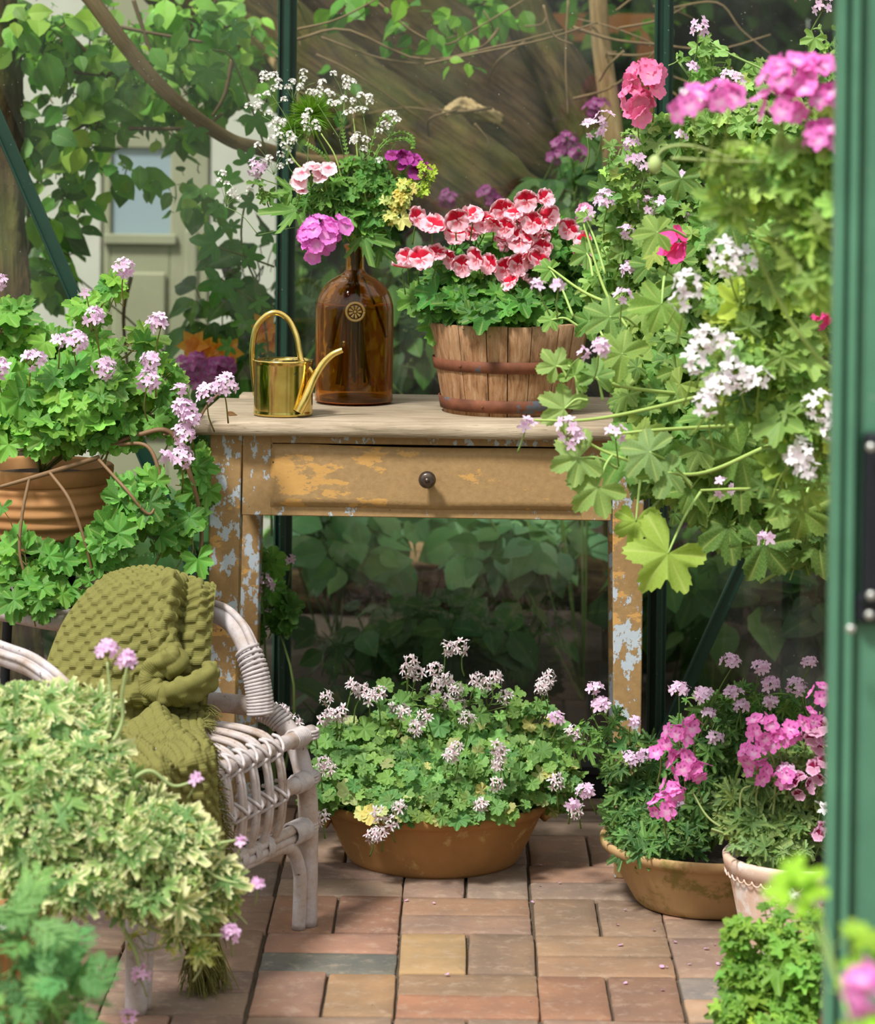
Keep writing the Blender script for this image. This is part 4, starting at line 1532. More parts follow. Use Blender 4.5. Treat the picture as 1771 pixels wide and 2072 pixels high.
def floret_tpl(kind, seed=0):
    """a five-petalled pelargonium flower in the XY plane facing +Z, two upper petals towards +Y"""
    r0 = np.random.default_rng(seed)
    P = dict(
        lilac=(0.27, 0.08, 0.02, [26, -26, 100, 180, -100], 1.0, 1.0),
        white=(0.27, 0.15, 0.02, [20, -20, 118, 180, -118], 1.0, 0.9),
        star=(0.15, 0.04, 0.0, [20, -20, 125, 180, -125], 1.0, 1.0),
        magenta=(0.38, 0.12, 0.03, [30, -30, 102, 180, -102], 1.0, 0.85),
        salmon=(0.50, 0.22, 0.06, [34, -34, 106, 180, -106], 1.0, 0.95),
        regal=(0.72, 0.30, 0.13, [36, -36, 108, 180, -108], 1.0, 0.80),
        purple=(0.60, 0.38, 0.08, [36, -36, 108, 180, -108], 1.0, 0.85),
        blush=(0.52, 0.28, 0.05, [33, -33, 108, 180, -108], 1.0, 0.9),
        pinkball=(0.52, 0.25, 0.05, [36, -36, 108, 180, -108], 1.0, 1.0),
        dark=(0.50, 0.28, 0.05, [34, -34, 108, 180, -108], 1.0, 0.8),
        statice=(0.35, 0.45, 0.0, [0, 72, 144, 216, 288], 1.0, 1.0))[kind]
    w, bend, ruff, angs, lu_, ll = P
    nu, nv = (9, 8) if kind == 'regal' else (5, 6) if kind in ('regal', 'purple', 'blush', 'dark', 'magenta', 'pinkball', 'salmon') else (3, 4)
    Vs, Qs, Cs, n = [], [], [], 0
    for k, a in enumerate(angs):
        v, q, uv = petal_tpl(w, bend, ruff, nu, nv, seed=seed * 7 + k)
        L = lu_ if k < 2 else ll
        if kind in ('lilac', 'star', 'magenta') and k < 2: v[:, 0] *= 1.15
        v = v * L
        t, au = uv[:, 0:1], uv[:, 1:2]
        up = k < 2
        if kind == 'lilac':
            c = lin(240, 214, 240) * np.ones((len(v), 3)); d = smooth01((0.75 - t) / 0.3) * smooth01((0.7 - au) / 0.5) * (t > 0.15) * (0.6 if up else 0.1)
            c = c * (1 - d) + lin(196, 104, 176) * d
        elif kind == 'white':
            c = lin(250, 248, 252) * np.ones((len(v), 3)); d = (t < 0.3) * (0.4 if up else 0.2)
            c = c * (1 - d) + lin(190, 120, 170) * d
        elif kind == 'star':
            c = lin(246, 242, 246) * np.ones((len(v), 3)); d = (t < 0.35) * 0.5
            c = c * (1 - d) + lin(170, 100, 120) * d
        elif kind == 'magenta':
            c = lin(242, 134, 214) * np.ones((len(v), 3)); d = smooth01((0.55 - t) / 0.4) * (0.15 if up else 0.75)
            c = c * (1 - d) + lin(246, 214, 240) * d
            d = (t > 0.25) * (t < 0.6) * (au < 0.3) * (0.8 if up else 0)
            c = c * (1 - d) + lin(120, 20, 90) * d
        elif kind == 'salmon':
            c = lin(246, 138, 186) * np.ones((len(v), 3)); d = (t < 0.4) * 0.4
            c = c * (1 - d) + lin(246, 190, 200) * d
        elif kind == 'regal':
            c = lin(250, 204, 218) * np.ones((len(v), 3)); e = smooth01((t - 0.90) / 0.1) * 0.6
            c = c * (1 - e) + lin(250, 224, 228) * e
            d = smooth01((0.84 - t) / 0.14) * smooth01((0.92 - au) / 0.25) * (1.0 if up else smooth01((0.5 - t) / 0.12) * smooth01((0.5 - au) / 0.2) * 0.8)
            c = c * (1 - d) + lin(206, 20, 56) * d
        elif kind == 'purple':
            c = lin(196, 84, 184) * np.ones((len(v), 3)); d = smooth01((0.9 - t) / 0.3) * (1.0 if up else 0.5)
            c = c * (1 - d) + lin(120, 12, 84) * d
        elif kind == 'blush':
            c = lin(248, 226, 232) * np.ones((len(v), 3)); d = smooth01((0.62 - t) / 0.25) * (0.9 if up else 0.35)
            c = c * (1 - d) + lin(222, 60, 110) * d
        elif kind == 'pinkball':
            c = lin(240, 140, 226) * np.ones((len(v), 3)); d = smooth01((0.5 - t) / 0.35) * 0.6
            c = c * (1 - d) + lin(248, 200, 240) * d
        elif kind == 'dark':
            c = lin(240, 190, 222) * np.ones((len(v), 3)); d = smooth01((0.85 - t) / 0.2) * smooth01((1.0 - au) / 0.4) * (1 if up else 0.35)
            c = c * (1 - d) + lin(130, 14, 62) * d
        else:
            c = lin(244, 244, 238) * np.ones((len(v), 3))
        a = math.radians(-a); ca, sa = math.cos(a), math.sin(a)
        v = np.stack([v[:, 0] * ca - v[:, 1] * sa, v[:, 0] * sa + v[:, 1] * ca, v[:, 2] + 0.01 * k], -1)
        v[:, :2] *= 1 + r0.normal(0, 0.04)
        Vs.append(v); Qs.append(q + n); Cs.append(c); n += len(v)
    V = np.vstack(Vs); Cc = np.vstack(Cs)
    return V, [np.vstack(Qs)], np.zeros((n, 2)), Cc


KINDS = ('lilac', 'white', 'star', 'magenta', 'salmon', 'regal', 'purple', 'blush', 'pinkball', 'dark', 'statice')
FLO = {k: [floret_tpl(k, s) for s in range(3)] for k in KINDS}
UP = np.array([0, 0, 1.0])
TOCAM = np.array([0.02, -1.0, 0.12])


def vary(base, N, rg, v=0.18, h=0.10):
    c = lin(*base) * np.ones((N, 3))
    f = np.exp(rg.normal(0, v, (N, 1)))
    g = rg.normal(0, h, (N, 1))
    return np.clip(c * f * np.concatenate([1 + g, np.ones_like(g), 1 - 0.8 * g], 1), 0.002, 0.95)


class Plant:
    def __init__(s, name, label, cat, base, seed, leaf_mat=None, stem_col=(110, 140, 70), group=None):
        s.o = thing(name, label, cat, base, group)
        s.base = np.asarray(base, float); s.rg = np.random.default_rng(seed)
        s.leaf = MB(); s.stem = MB(); s.lm = leaf_mat or M_leaf
        s.sc = lin(*stem_col); s.nodes = []; s.nf = 0

    def branch(s, a, b, r=0.003, sag=0.1, n=10):
        a, b = np.asarray(a, float), np.asarray(b, float)
        L = np.linalg.norm(b - a)
        m = (a + b) / 2 + np.array([0, 0, sag * L]) + s.rg.normal(0, 0.06, 3) * L
        tube(s.stem, [a, m, b], [r, r * 0.9, r * 0.55], n, 6, s.sc)

    def leaves(s, blobs, n, tpls, size, cols, edge=None, face=0.5, up=0.6, out=0.6, jit=0.35, petl=1.8, petr=0.0011, shell=0.55, sj=0.28, droop=0.3, trunk=True, pcol=None, root=None):
        """blobs: (px, py, d, half width px, half height px, half depth m[, weight])"""
        B = []
        for b in blobs:
            px, py, d, rx, ry, rz = b[:6]; w = b[6] if len(b) > 6 else 1.0
            B.append((U(px, py, d), np.array([rx * d / FPX, rz, ry * d / FPX]), w * (rx * ry) ** 0.9))
        wts = np.array([b[2] for b in B]); wts = wts / wts.sum()
        pick = s.rg.choice(len(B), size=n, p=wts)
        cen = np.array([B[k][0] for k in pick]); rad = np.array([B[k][1] for k in pick])
        u = norm(s.rg.normal(0, 1, (n, 3)))
        # more of them on the sides that meet light
        u[:, 1] = np.where(s.rg.random(n) < 0.35, -np.abs(u[:, 1]), u[:, 1])
        rr = (shell + (1 - shell) * s.rg.random((n, 1)))
        pos = cen + u * rad * rr
        nr = norm(u * out + UP * up + TOCAM * face + s.rg.normal(0, jit, (n, 3)))
        tip = norm(u * 1.0 + s.rg.normal(0, 0.5, (n, 3)) - UP * droop)
        sz = size * np.exp(s.rg.normal(0, sj, n))
        if isinstance(cols[0], (tuple, list)):
            cw = s.rg.integers(len(cols), size=n)
            col = np.vstack([vary(cols[c], 1, s.rg) for c in cw])
        else:
            col = vary(cols, n, s.rg)
        place(s.leaf, tpls, pos, nr, tip, sz, col, edge=edge, rg=s.rg)
        if petl > 0:
            root_ = cen - UP * rad[:, 2:3] * 0.6
            dr = norm(root_ - pos + s.rg.normal(0, 0.01, (n, 3)))
            end = pos + dr * (sz * petl)[:, None]
            mid = (pos + end) / 2 - nr * (sz * petl * 0.18)[:, None]
            P = np.stack([pos, mid, end], 1)
            V, F = strands(P, petr * (sz / size)[:, None] * np.array([[0.8, 1, 1.1]]), 3, cap=False)
            pc = s.sc * 1.15 if pcol is None else lin(*pcol)
            s.stem.add(V, F, pc)
        if trunk:
            for c_, r_, _ in B:
                s.branch(s.base if root is None else root, c_, 0.0032)
                for q in range(3):
                    s.branch(c_, c_ + norm(s.rg.normal(0, 1, 3) + UP * 0.5) * r_ * 0.75, 0.0020)
        return pos, nr, sz

    def cluster(s, px, py, d, R, kind, n=10, fs=0.011, direct=None, stalk=0.07, to=None, tint=(1, 1, 1), spread=1.15, flat=0.0, name='flower_cluster', ped=True, blob=None):
        c = U(px, py, d); Rm = R * d / FPX
        rg = s.rg
        D = norm(np.array([rg.normal(0, 0.3), -0.75, 0.55 + rg.normal(0, 0.2)])) if direct is None else norm(np.array(direct, float))
        ref = np.array([1.0, 0, 0]) if abs(D[0]) < 0.8 else np.array([0, 1.0, 0])
        A = norm(np.cross(D, ref)); B = np.cross(D, A)
        k = np.arange(n) + 0.5
        ct = 1 - k / n * spread; stt = np.sqrt(np.clip(1 - ct ** 2, 0, 1)); ph = k * 2.39996 + rg.uniform(0, 6)
        u = D[None] * ct[:, None] + A[None] * (stt * np.cos(ph))[:, None] + B[None] * (stt * np.sin(ph))[:, None]
        u = norm(u + rg.normal(0, 0.12, (n, 3)))
        pos = c + u * Rm * np.array([1, 1, 1 - flat]) * rg.uniform(0.75, 1.08, (n, 1))
        nr = norm(u * 1.0 + D * 0.25 + rg.normal(0, 0.22, (n, 3)))
        mb = MB()
        tc_ = np.asarray(tint) * np.exp(rg.normal(0, 0.06, (n, 1)))
        place(mb, FLO[kind], pos, nr, UP + rg.normal(0, 0.35, (n, 3)), fs * np.exp(rg.normal(0, 0.1, n)), np.clip(tc_, 0, 1.05), rg=rg)
        hub = c - D * Rm * 0.9
        if ped:
            P = np.stack([np.broadcast_to(hub, (n, 3)), (hub + pos) / 2 - UP * Rm * 0.08, pos - nr * fs * 0.05], 1)
            V, F = strands(P, 0.0006, 3, cap=False)
            mb.add(V, F, s.sc * np.array([1.2, 0.9, 0.9]))
        # centre of every flower
        e = MB()
        if stalk:
            t_ = np.asarray(to, float) if to is not None else hub + norm(-D * 0.3 + np.array([rg.normal(0, 0.25), 0.35, -0.9])) * stalk
            tube(mb, [hub, (hub + t_) / 2 + rg.normal(0, 0.05, 3) * stalk, t_], [0.0010, 0.0013, 0.0016], 8, 5, s.sc * 1.1)
        mb.build(name, M_petal, s.o)

    def finish(s):
        if s.leaf.n: s.leaf.build('foliage', s.lm, s.o)
        if s.stem.n: s.stem.build('stem', M_stem, s.o)
        return s.o


# ---- tub of regal pelargonium
pl = Plant('regal_pelargonium', 'bushy pelargonium with red blotched pink flowers, growing in the wooden tub', 'flowering plant', tc + [0, 0, 0.14], 1, stem_col=(110, 150, 70))
pl.leaves([(930, 610, 5.33, 95, 48, 0.10), (1010, 615, 5.30, 110, 46, 0.12), (1100, 600, 5.35, 90, 60, 0.10), (960, 545, 5.36, 100, 50, 0.09, 0.7), (1080, 500, 5.38, 110, 60, 0.09, 0.8), (1180, 560, 5.36, 60, 80, 0.07, 0.7)],
          430, LOBED, 0.026, [(70, 128, 44), (58, 112, 42), (86, 142, 52)], up=0.7, face=0.7)
RF = [(215, 330), (320, 380), (500, 330), (610, 310), (480, 440), (690, 360), (800, 270), (980, 200), (1100, 190), (900, 300), (1010, 350), (1080, 370), (820, 380), (830, 490), (970, 430), (920, 480), (1090, 520), (150, 600), (120, 665), (245, 610), (350, 570), (460, 590), (520, 650), (640, 600), (725, 640), (820, 670), (900, 640), (980, 590), (870, 770), (930, 720), (1050, 620), (1370, 490), (1350, 570), (1250, 390), (1130, 330), (740, 340), (860, 430)]
for (zx, zy) in RF:
    px, py = 780 + zx * 0.2936, 350 + zy * 0.2936
    pl.cluster(px, py, 5.235 + 0.04 * pl.rg.random(), 4, 'regal', 1, 0.0240, direct=(pl.rg.normal(0, 0.5), -1, 0.35 + pl.rg.normal(0, 0.45)), stalk=0.05, name='flower', spread=0.1)
pl.cluster(1180, 430, 5.22, 12, 'blush', 3, 0.014, tint=(0.95, 0.55, 0.85))
for k in range(10):
    pl.cluster(780 + pl.rg.uniform(380, 1150) * 0.2936, 350 + pl.rg.uniform(260, 520) * 0.2936, 5.30, 5, 'regal', 2, 0.015, stalk=0.05, name='flower')
pl.finish()

# ---- nutmeg geranium in the wide bowl
pl = Plant('scented_geranium', 'low mound of small round leaves dotted with white flowers, in the bowl under the table', 'flowering plant', b1c + [0, 0, 0.09], 2, stem_col=(120, 150, 80))
pl.leaves([(880, 1560, 5.22, 225, 80, 0.19), (730, 1570, 5.20, 110, 70, 0.14), (1040, 1560, 5.20, 115, 75, 0.14), (870, 1490, 5.28, 170, 60, 0.12), (880, 1625, 5.08, 220, 35, 0.08, 0.8), (700, 1490, 5.25, 70, 45, 0.08, 0.6), (1090, 1480, 5.28, 60, 60, 0.07, 0.6), (1130, 1590, 5.2, 45, 60, 0.07, 0.8), (655, 1600, 5.15, 45, 50, 0.06)],
          2300, SCALLOP, 0.0135, [(108, 150, 76), (124, 164, 86), (92, 138, 70), (120, 160, 90), (110, 156, 84), (96, 140, 76), (108, 150, 76), (124, 164, 86), (92, 138, 70), (120, 160, 90), (186, 194, 130)], up=0.8, face=0.7, petr=0.0008, petl=2.2)
pl.leaves([(920, 1420, 5.26, 200, 50, 0.1, 1)], 60, SCALLOP, 0.013, [(108, 150, 76)], petl=2.5, petr=0.0007)
for (x, y) in [(833, 1338), (825, 1358), (845, 1362), (879, 1355), (932, 1309), (905, 1312), (903, 1379), (924, 1395), (883, 1389), (965, 1376), (1002, 1371), (983, 1385), (767, 1404), (750, 1412), (714, 1391), (735, 1400), (660, 1412), (655, 1455), (672, 1445), (561, 1437), (575, 1443), (598, 1461), (693, 1445), (841, 1474), (817, 1441), (800, 1430), (907, 1420), (880, 1415), (930, 1425), (1101, 1383), (1095, 1395), (1110, 1370), (920, 1515), (912, 1527), (1006, 1511), (1015, 1525), (656, 1544), (665, 1555), (1010, 1548), (1006, 1585), (1126, 1580), (652, 1655), (767, 1647), (767, 1688), (755, 1690), (808, 1634), (973, 1630), (790, 1665), (1159, 1482), (1168, 1495), (1023, 1410), (860, 1450), (945, 1455), (1165, 1640)]:
    low = y > 1600
    pl.cluster(x, y, (5.02 if low else 5.04 if y > 1500 else 5.12 if y > 1430 else 5.18 + 0.06 * pl.rg.random()), 14, 'star', 8, 0.0105, stalk=0.06 if not low else 0.04, to=None)
pl.finish()

# ---- big sprawling pelargonium in the ribbed pot
pl = Plant('trailing_geranium', 'sprawling lilac flowered geranium spilling from the ribbed pot on the stool', 'flowering plant', p2c + [0, 0, 0.13], 3, stem_col=(134, 128, 76))
gcol = [(112, 168, 62), (98, 154, 58), (128, 182, 74), (84, 138, 54)]
pl.leaves([(60, 800, 5.15, 100, 90, 0.13), (185, 800, 5.12, 110, 90, 0.13), (90, 870, 5.08, 120, 42, 0.10), (220, 860, 5.08, 60, 40, 0.07), (310, 770, 5.12, 60, 45, 0.06, 0.8), (150, 700, 5.15, 90, 45, 0.07, 0.6), (20, 660, 5.15, 40, 60, 0.06, 0.7)],
          420, SCALLOP[:2] + LOBED, 0.026, gcol, up=0.6, face=0.7, petl=2.2)
pl.leaves([(175, 620, 5.14, 50, 35, 0.03), (225, 580, 5.14, 20, 30, 0.02), (275, 690, 5.12, 45, 30, 0.04), (340, 860, 5.1, 50, 30, 0.05)], 34, LOBED, 0.022, gcol, face=0.8)
pl.leaves([(70, 1130, 4.98, 80, 40, 0.05), (215, 1100, 4.98, 55, 60, 0.05), (290, 1010, 5.02, 60, 55, 0.05, 0.9), (320, 1080, 5.05, 40, 50, 0.04, 0.6), (385, 1100, 5.08, 35, 80, 0.05, 0.6), (60, 1200, 4.95, 70, 45, 0.05), (190, 1190, 4.97, 50, 35, 0.05, 0.7), (400, 960, 5.1, 30, 60, 0.04, 0.6), (20, 1040, 4.98, 35, 25, 0.04, 0.5)],
          112, LOBED, 0.029, [(84, 144, 54), (100, 160, 62), (72, 128, 50)], up=0.3, face=0.9, petl=2.0, trunk=False)
bc_ = lin(122, 96, 68)
for pts, r in (([(215, 905, 5.05), (280, 880, 5.05), (345, 875, 5.05), (385, 960, 5.06), (408, 1070, 5.08), (398, 1180, 5.06)], 0.0045), ([(200, 925, 5.04), (120, 950, 5.0), (60, 968, 4.98), (0, 985, 4.98)], 0.0045), ([(230, 900, 5.05), (300, 905, 5.03), (330, 990, 5.02), (345, 1080, 5.05), (385, 1150, 5.06)], 0.0035),
               ([(200, 930, 5.03), (255, 990, 4.98), (300, 1040, 4.98), (320, 1010, 5.0)], 0.003), ([(60, 965, 4.98), (45, 1040, 4.96), (40, 1120, 4.95), (60, 1190, 4.95)], 0.003), ([(100, 955, 4.99), (140, 1010, 4.96), (170, 1090, 4.95), (190, 1170, 4.96)], 0.003), ([(330, 880, 5.05), (390, 860, 5.08), (420, 820, 5.1), (450, 790, 5.1)], 0.0028)):
    tube(pl.stem, UL(pts), [r, r, r * 0.7], 40, 7, bc_)
for (x, y, R, n) in [(252, 543, 20, 10), (172, 594, 13, 3), (190, 640, 20, 10), (320, 652, 20, 11), (155, 692, 22, 12), (120, 690, 12, 4), (68, 730, 24, 12), (0, 745, 20, 10), (210, 745, 24, 12), (305, 730, 19, 10), (300, 770, 22, 11), (456, 777, 23, 13), (418, 798, 18, 7), (372, 830, 22, 11), (385, 845, 20, 9), (372, 880, 22, 12), (370, 925, 22, 9), (42, 1190, 24, 7), (-3, 570, 18, 8), (362, 790, 12, 4), (335, 925, 12, 4)]:
    pl.cluster(x, y, 5.02, R, 'lilac', n, 0.0115, stalk=0.07)
pl.finish()
pl = Plant('trailing_geranium', 'small lilac flowered geranium behind the left table leg', 'flowering plant', U(560, 1640, 5.6), 4, stem_col=(100, 120, 60))
pl.leaves([(530, 1170, 5.6, 38, 60, 0.04), (550, 1230, 5.62, 38, 50, 0.04), (505, 1270, 5.6, 25, 40, 0.03)], 34, SCALLOP, 0.026, [(66, 118, 46), (90, 144, 56)], face=0.9, up=0.3, trunk=True)
pl.cluster(530, 1182, 5.56, 22, 'lilac', 6, 0.012)
pl.cluster(590, 1133, 5.56, 8, 'lilac', 3, 0.009)
pl.finish()

# ---- variegated plant sprawling in front of the chair
vb = np.array([U(-120, 1750, 4.0)[0], 4.0, 0.0])
pot('plant_pot', 'plain terracotta pot holding the variegated geranium, beside the chair', vb, 0.15, 0.11, 0.24, M_terra3, 0.035, soil=0.03)
pl = Plant('variegated_geranium', 'cream edged variegated geranium sprawling in front of the rattan chair', 'flowering plant', vb + [0, 0, 0.22], 5, M_leaf_soft, stem_col=(150, 160, 110))
vb_ = [(60, 1450, 4.10, 110, 70, 0.09), (170, 1450, 4.12, 80, 60, 0.08), (60, 1560, 4.0, 120, 80, 0.10), (170, 1570, 4.02, 100, 75, 0.10), (290, 1650, 4.05, 70, 50, 0.06), (90, 1670, 3.95, 130, 80, 0.10), (240, 1700, 3.98, 130, 70, 0.09), (370, 1700, 4.02, 75, 65, 0.06), (130, 1770, 3.92, 130, 60, 0.08), (300, 1800, 3.96, 110, 55, 0.06, 0.7), (380, 1850, 4.0, 50, 50, 0.04, 0.5), (440, 1790, 4.02, 40, 50, 0.03, 0.4)]
pl.leaves(vb_, 1250, CUT, 0.0225, [(112, 150, 84), (128, 162, 96), (98, 138, 76)], edge=(lin(236, 232, 186), 0.80), up=0.7, face=0.65, sj=0.3, petl=1.6)
pl.leaves([(300, 1900, 4.0, 60, 30, 0.02), (395, 1920, 4.0, 25, 30, 0.02), (465, 1830, 4.05, 22, 40, 0.02)], 16, CUT, 0.022, [(118, 156, 76), (150, 160, 70)], edge=(lin(228, 226, 164), 0.80), trunk=False)
for pts in ([(60, 1650, 4.0), (200, 1640, 4.0), (330, 1680, 4.0), (430, 1770, 4.0), (500, 1790, 4.0)], [(100, 1790, 3.95), (220, 1830, 3.95), (320, 1885, 3.97), (450, 1893, 3.98)], [(50, 1720, 3.95), (180, 1730, 3.96), (300, 1690, 3.98), (395, 1710, 4.0), (480, 1700, 4.0)], [(120, 1600, 4.0), (200, 1500, 4.05), (225, 1440, 4.05), (217, 1340, 4.05)], [(150, 1600, 4.0), (240, 1480, 4.05), (248, 1400, 4.05), (258, 1345, 4.05)], [(250, 1880, 3.97), (275, 1930, 3.97), (283, 1970, 3.97)], [(240, 1600, 4.02), (300, 1560, 4.03), (350, 1590, 4.04), (395, 1580, 4.05)]):
    tube(pl.stem, UL(pts), [0.0032, 0.0028, 0.0017], 30, 7, lin(150, 168, 112))
for (x, y, R, n, kd) in [(218, 1315, 20, 12, 'lilac'), (258, 1335, 17, 9, 'lilac'), (396, 1578, 9, 4, 'lilac'), (487, 1703, 9, 4, 'lilac'), (520, 1791, 10, 5, 'lilac'), (466, 1890, 17, 9, 'lilac'), (285, 1972, 17, 6, 'lilac'), (100, 1715, 22, 10, 'lilac'), (20, 1755, 24, 8, 'white'), (60, 1750, 16, 6, 'white'), (20, 1880, 24, 8, 'white'), (262, 2060, 14, 5, 'lilac')]:
    pl.cluster(x, y, 4.0 if y < 1950 else 3.97, R, kd, n, 0.0095, stalk=0.03, direct=(0.1, -0.5, 0.8), tint=(0.98, 0.88, 0.98) if kd == 'lilac' else (1, 1, 1))
pl.finish()

# ---- finely cut plant, bottom left corner
fb = np.array([U(60, 2100, 3.55)[0], 3.55, 0.0])
pot('plant_pot', 'low clay pot with the fern leaved geranium, nearest the camera', fb, 0.10, 0.075, 0.07, M_terra3, 0.02)
pl = Plant('fern_leaf_geranium', 'feathery grey green geranium with finely divided leaves, bottom left corner', 'flowering plant', fb + [0, 0, 0.055], 6, stem_col=(120, 150, 90))
pl.leaves([(30, 1960, 3.55, 90, 80, 0.06), (130, 1990, 3.5, 80, 70, 0.05), (40, 1880, 3.55, 60, 50, 0.05, 0.6), (150, 2020, 3.52, 50, 40, 0.04, 0.5)], 60, FERN, 0.050, [(96, 150, 84), (80, 132, 74), (116, 166, 96)], up=0.9, face=0.5, droop=-0.6, petl=0.8)
pl.finish()
# ------------------------------------------------------------------ bowl and pot plants, front right
pl = Plant('rose_geranium', 'tall dark leaved geranium with lilac flower heads, growing in the mossy bowl', 'flowering plant', b2c + [0, 0, 0.085], 7, stem_col=(110, 140, 70))
pl.leaves([(1330, 1640, 4.97, 85, 75, 0.10), (1400, 1600, 5.0, 90, 100, 0.10), (1280, 1640, 4.97, 60, 70, 0.08), (1270, 1530, 4.98, 60, 60, 0.07, 0.8), (1340, 1700, 4.88, 90, 35, 0.06, 0.9), (1440, 1500, 5.02, 110, 60, 0.09), (1540, 1480, 5.02, 90, 60, 0.08), (1300, 1700, 4.92, 70, 35, 0.05)],
          600, CUT, 0.021, [(74, 118, 58), (62, 104, 54), (92, 138, 68)], up=0.5, face=0.9, petl=1.6)
pl.leaves([(1225, 1450, 4.97, 30, 40, 0.04), (1180, 1500, 4.97, 35, 40, 0.03), (1420, 1420, 5.0, 60, 30, 0.05), (1550, 1410, 5.0, 70, 30, 0.05), (1500, 1400, 5.0, 20, 40, 0.03), (1620, 1420, 5.0, 30, 30, 0.03)], 60, CUT, 0.018, [(92, 142, 64), (74, 118, 58)], face=0.9)
for (x, y, R, n) in [(1478, 1338, 19, 12), (1540, 1351, 17, 10), (1640, 1340, 14, 6), (1375, 1395, 19, 11), (1423, 1406, 19, 11), (1560, 1383, 19, 10), (1485, 1402, 19, 9), (1612, 1390, 20, 11), (1500, 1428, 14, 7), (1560, 1420, 14, 6), (1435, 1442, 12, 5), (1203, 1392, 17, 7), (1215, 1425, 19, 10), (1127, 1452, 16, 8), (1185, 1600, 18, 11), (1161, 1628, 14, 7), (1275, 1537, 21, 12), (1305, 1528, 13, 6), (1447, 1492, 15, 7), (1372, 1620, 15, 6), (1342, 1655, 16, 7), (1350, 1700, 12, 5), (1283, 1460, 13, 5)]:
    pl.cluster(x, y, 4.93, R, 'lilac', n, 0.0098, stalk=0.09 if y < 1450 else 0.05, direct=(pl.rg.normal(0, .2), -0.5, 0.8) if y < 1450 else None, flat=0.3)
pl.finish()

pl = Plant('magenta_pelargonium', 'grey green pelargonium with magenta pink flowers, growing in the limewashed pot', 'flowering plant', p1c + [0, 0, 0.13], 8, M_leaf_soft, stem_col=(140, 160, 100))
pl.leaves([(1540, 1670, 4.70, 75, 50, 0.06), (1620, 1660, 4.70, 70, 55, 0.06), (1500, 1640, 4.72, 50, 60, 0.05, 0.7), (1600, 1580, 4.72, 80, 80, 0.07, 0.8), (1660, 1600, 4.7, 50, 100, 0.05, 0.8), (1560, 1710, 4.64, 80, 22, 0.04, 0.9)],
          330, CUT, 0.021, [(116, 146, 84), (100, 134, 72), (134, 160, 98)], up=0.6, face=0.8)
for pts in ([(1530, 1700, 4.68), (1500, 1640, 4.68), (1502, 1600, 4.68), (1520, 1590, 4.68)], [(1560, 1690, 4.68), (1530, 1620, 4.68), (1548, 1560, 4.68)], [(1590, 1690, 4.68), (1600, 1620, 4.68), (1575, 1606, 4.68), (1556, 1640, 4.68)], [(1560, 1690, 4.68), (1570, 1560, 4.68), (1545, 1500, 4.68)], [(1600, 1680, 4.68), (1640, 1560, 4.68), (1660, 1440, 4.68)], [(1520, 1700, 4.68), (1440, 1660, 4.7), (1400, 1600, 4.72)]):
    tube(pl.stem, UL(pts), [0.0026, 0.002, 0.0014], 24, 6, lin(150, 166, 104))
for (x, y, R, n, kd) in [(1372, 1492, 26, 6, 'magenta'), (1400, 1472, 20, 4, 'magenta'), (1340, 1525, 20, 4, 'magenta'), (1385, 1552, 30, 8, 'magenta'), (1412, 1565, 22, 4, 'magenta'), (1358, 1600, 20, 4, 'magenta'), (1342, 1635, 24, 7, 'magenta'), (1545, 1478, 28, 8, 'magenta'), (1570, 1500, 20, 4, 'magenta'), (1522, 1528, 26, 6, 'magenta'), (1537, 1565, 22, 5, 'magenta'), (1598, 1485, 20, 4, 'magenta'), (1664, 1408, 22, 4, 'magenta'), (1638, 1455, 20, 4, 'magenta'), (1648, 1482, 24, 6, 'dark'), (1672, 1500, 20, 4, 'dark'), (1662, 1560, 24, 5, 'dark'), (1620, 1595, 22, 5, 'dark'), (1590, 1575, 18, 4, 'magenta'), (1592, 1562, 16, 8, 'lilac'), (1665, 1690, 16, 4, 'dark'), (1668, 1640, 14, 3, 'white')]:
    pl.cluster(x, y, 4.64 if x > 1450 else 4.72, R, kd, n, 0.0165 if kd != 'lilac' else 0.01, stalk=0.06)
pl.finish()

# ---- bright little plant, bottom right
q0 = np.array([U(1590, 2050, 4.15)[0], 4.15, 0.0])
pot('plant_pot', 'small clay pot under the bright green geranium, by the door frame', q0, 0.075, 0.055, 0.085, M_terra3, 0.02)
pl = Plant('young_geranium', 'compact bright green geranium by the door frame, bottom right', 'potted plant', q0 + [0, 0, 0.07], 9, stem_col=(150, 180, 70))
pl.leaves([(1500, 1980, 4.12, 45, 70, 0.04), (1590, 1960, 4.12, 70, 90, 0.07), (1650, 1980, 4.1, 50, 90, 0.06), (1560, 2050, 4.08, 90, 40, 0.06), (1490, 1890, 4.12, 28, 40, 0.03, 0.7), (1570, 1870, 4.14, 40, 40, 0.04, 0.7), (1640, 1880, 4.14, 40, 50, 0.04, 0.8), (1480, 2040, 4.1, 30, 40, 0.03)],
          560, SMALLCUT, 0.0130, [(112, 158, 58), (96, 142, 50), (128, 172, 66)], up=0.9, face=0.6)
pl.cluster(1600, 1815, 4.15, 14, 'white', 5, 0.01)
pl.cluster(1665, 1850, 4.15, 16, 'dark', 3, 0.014)
pl.finish()

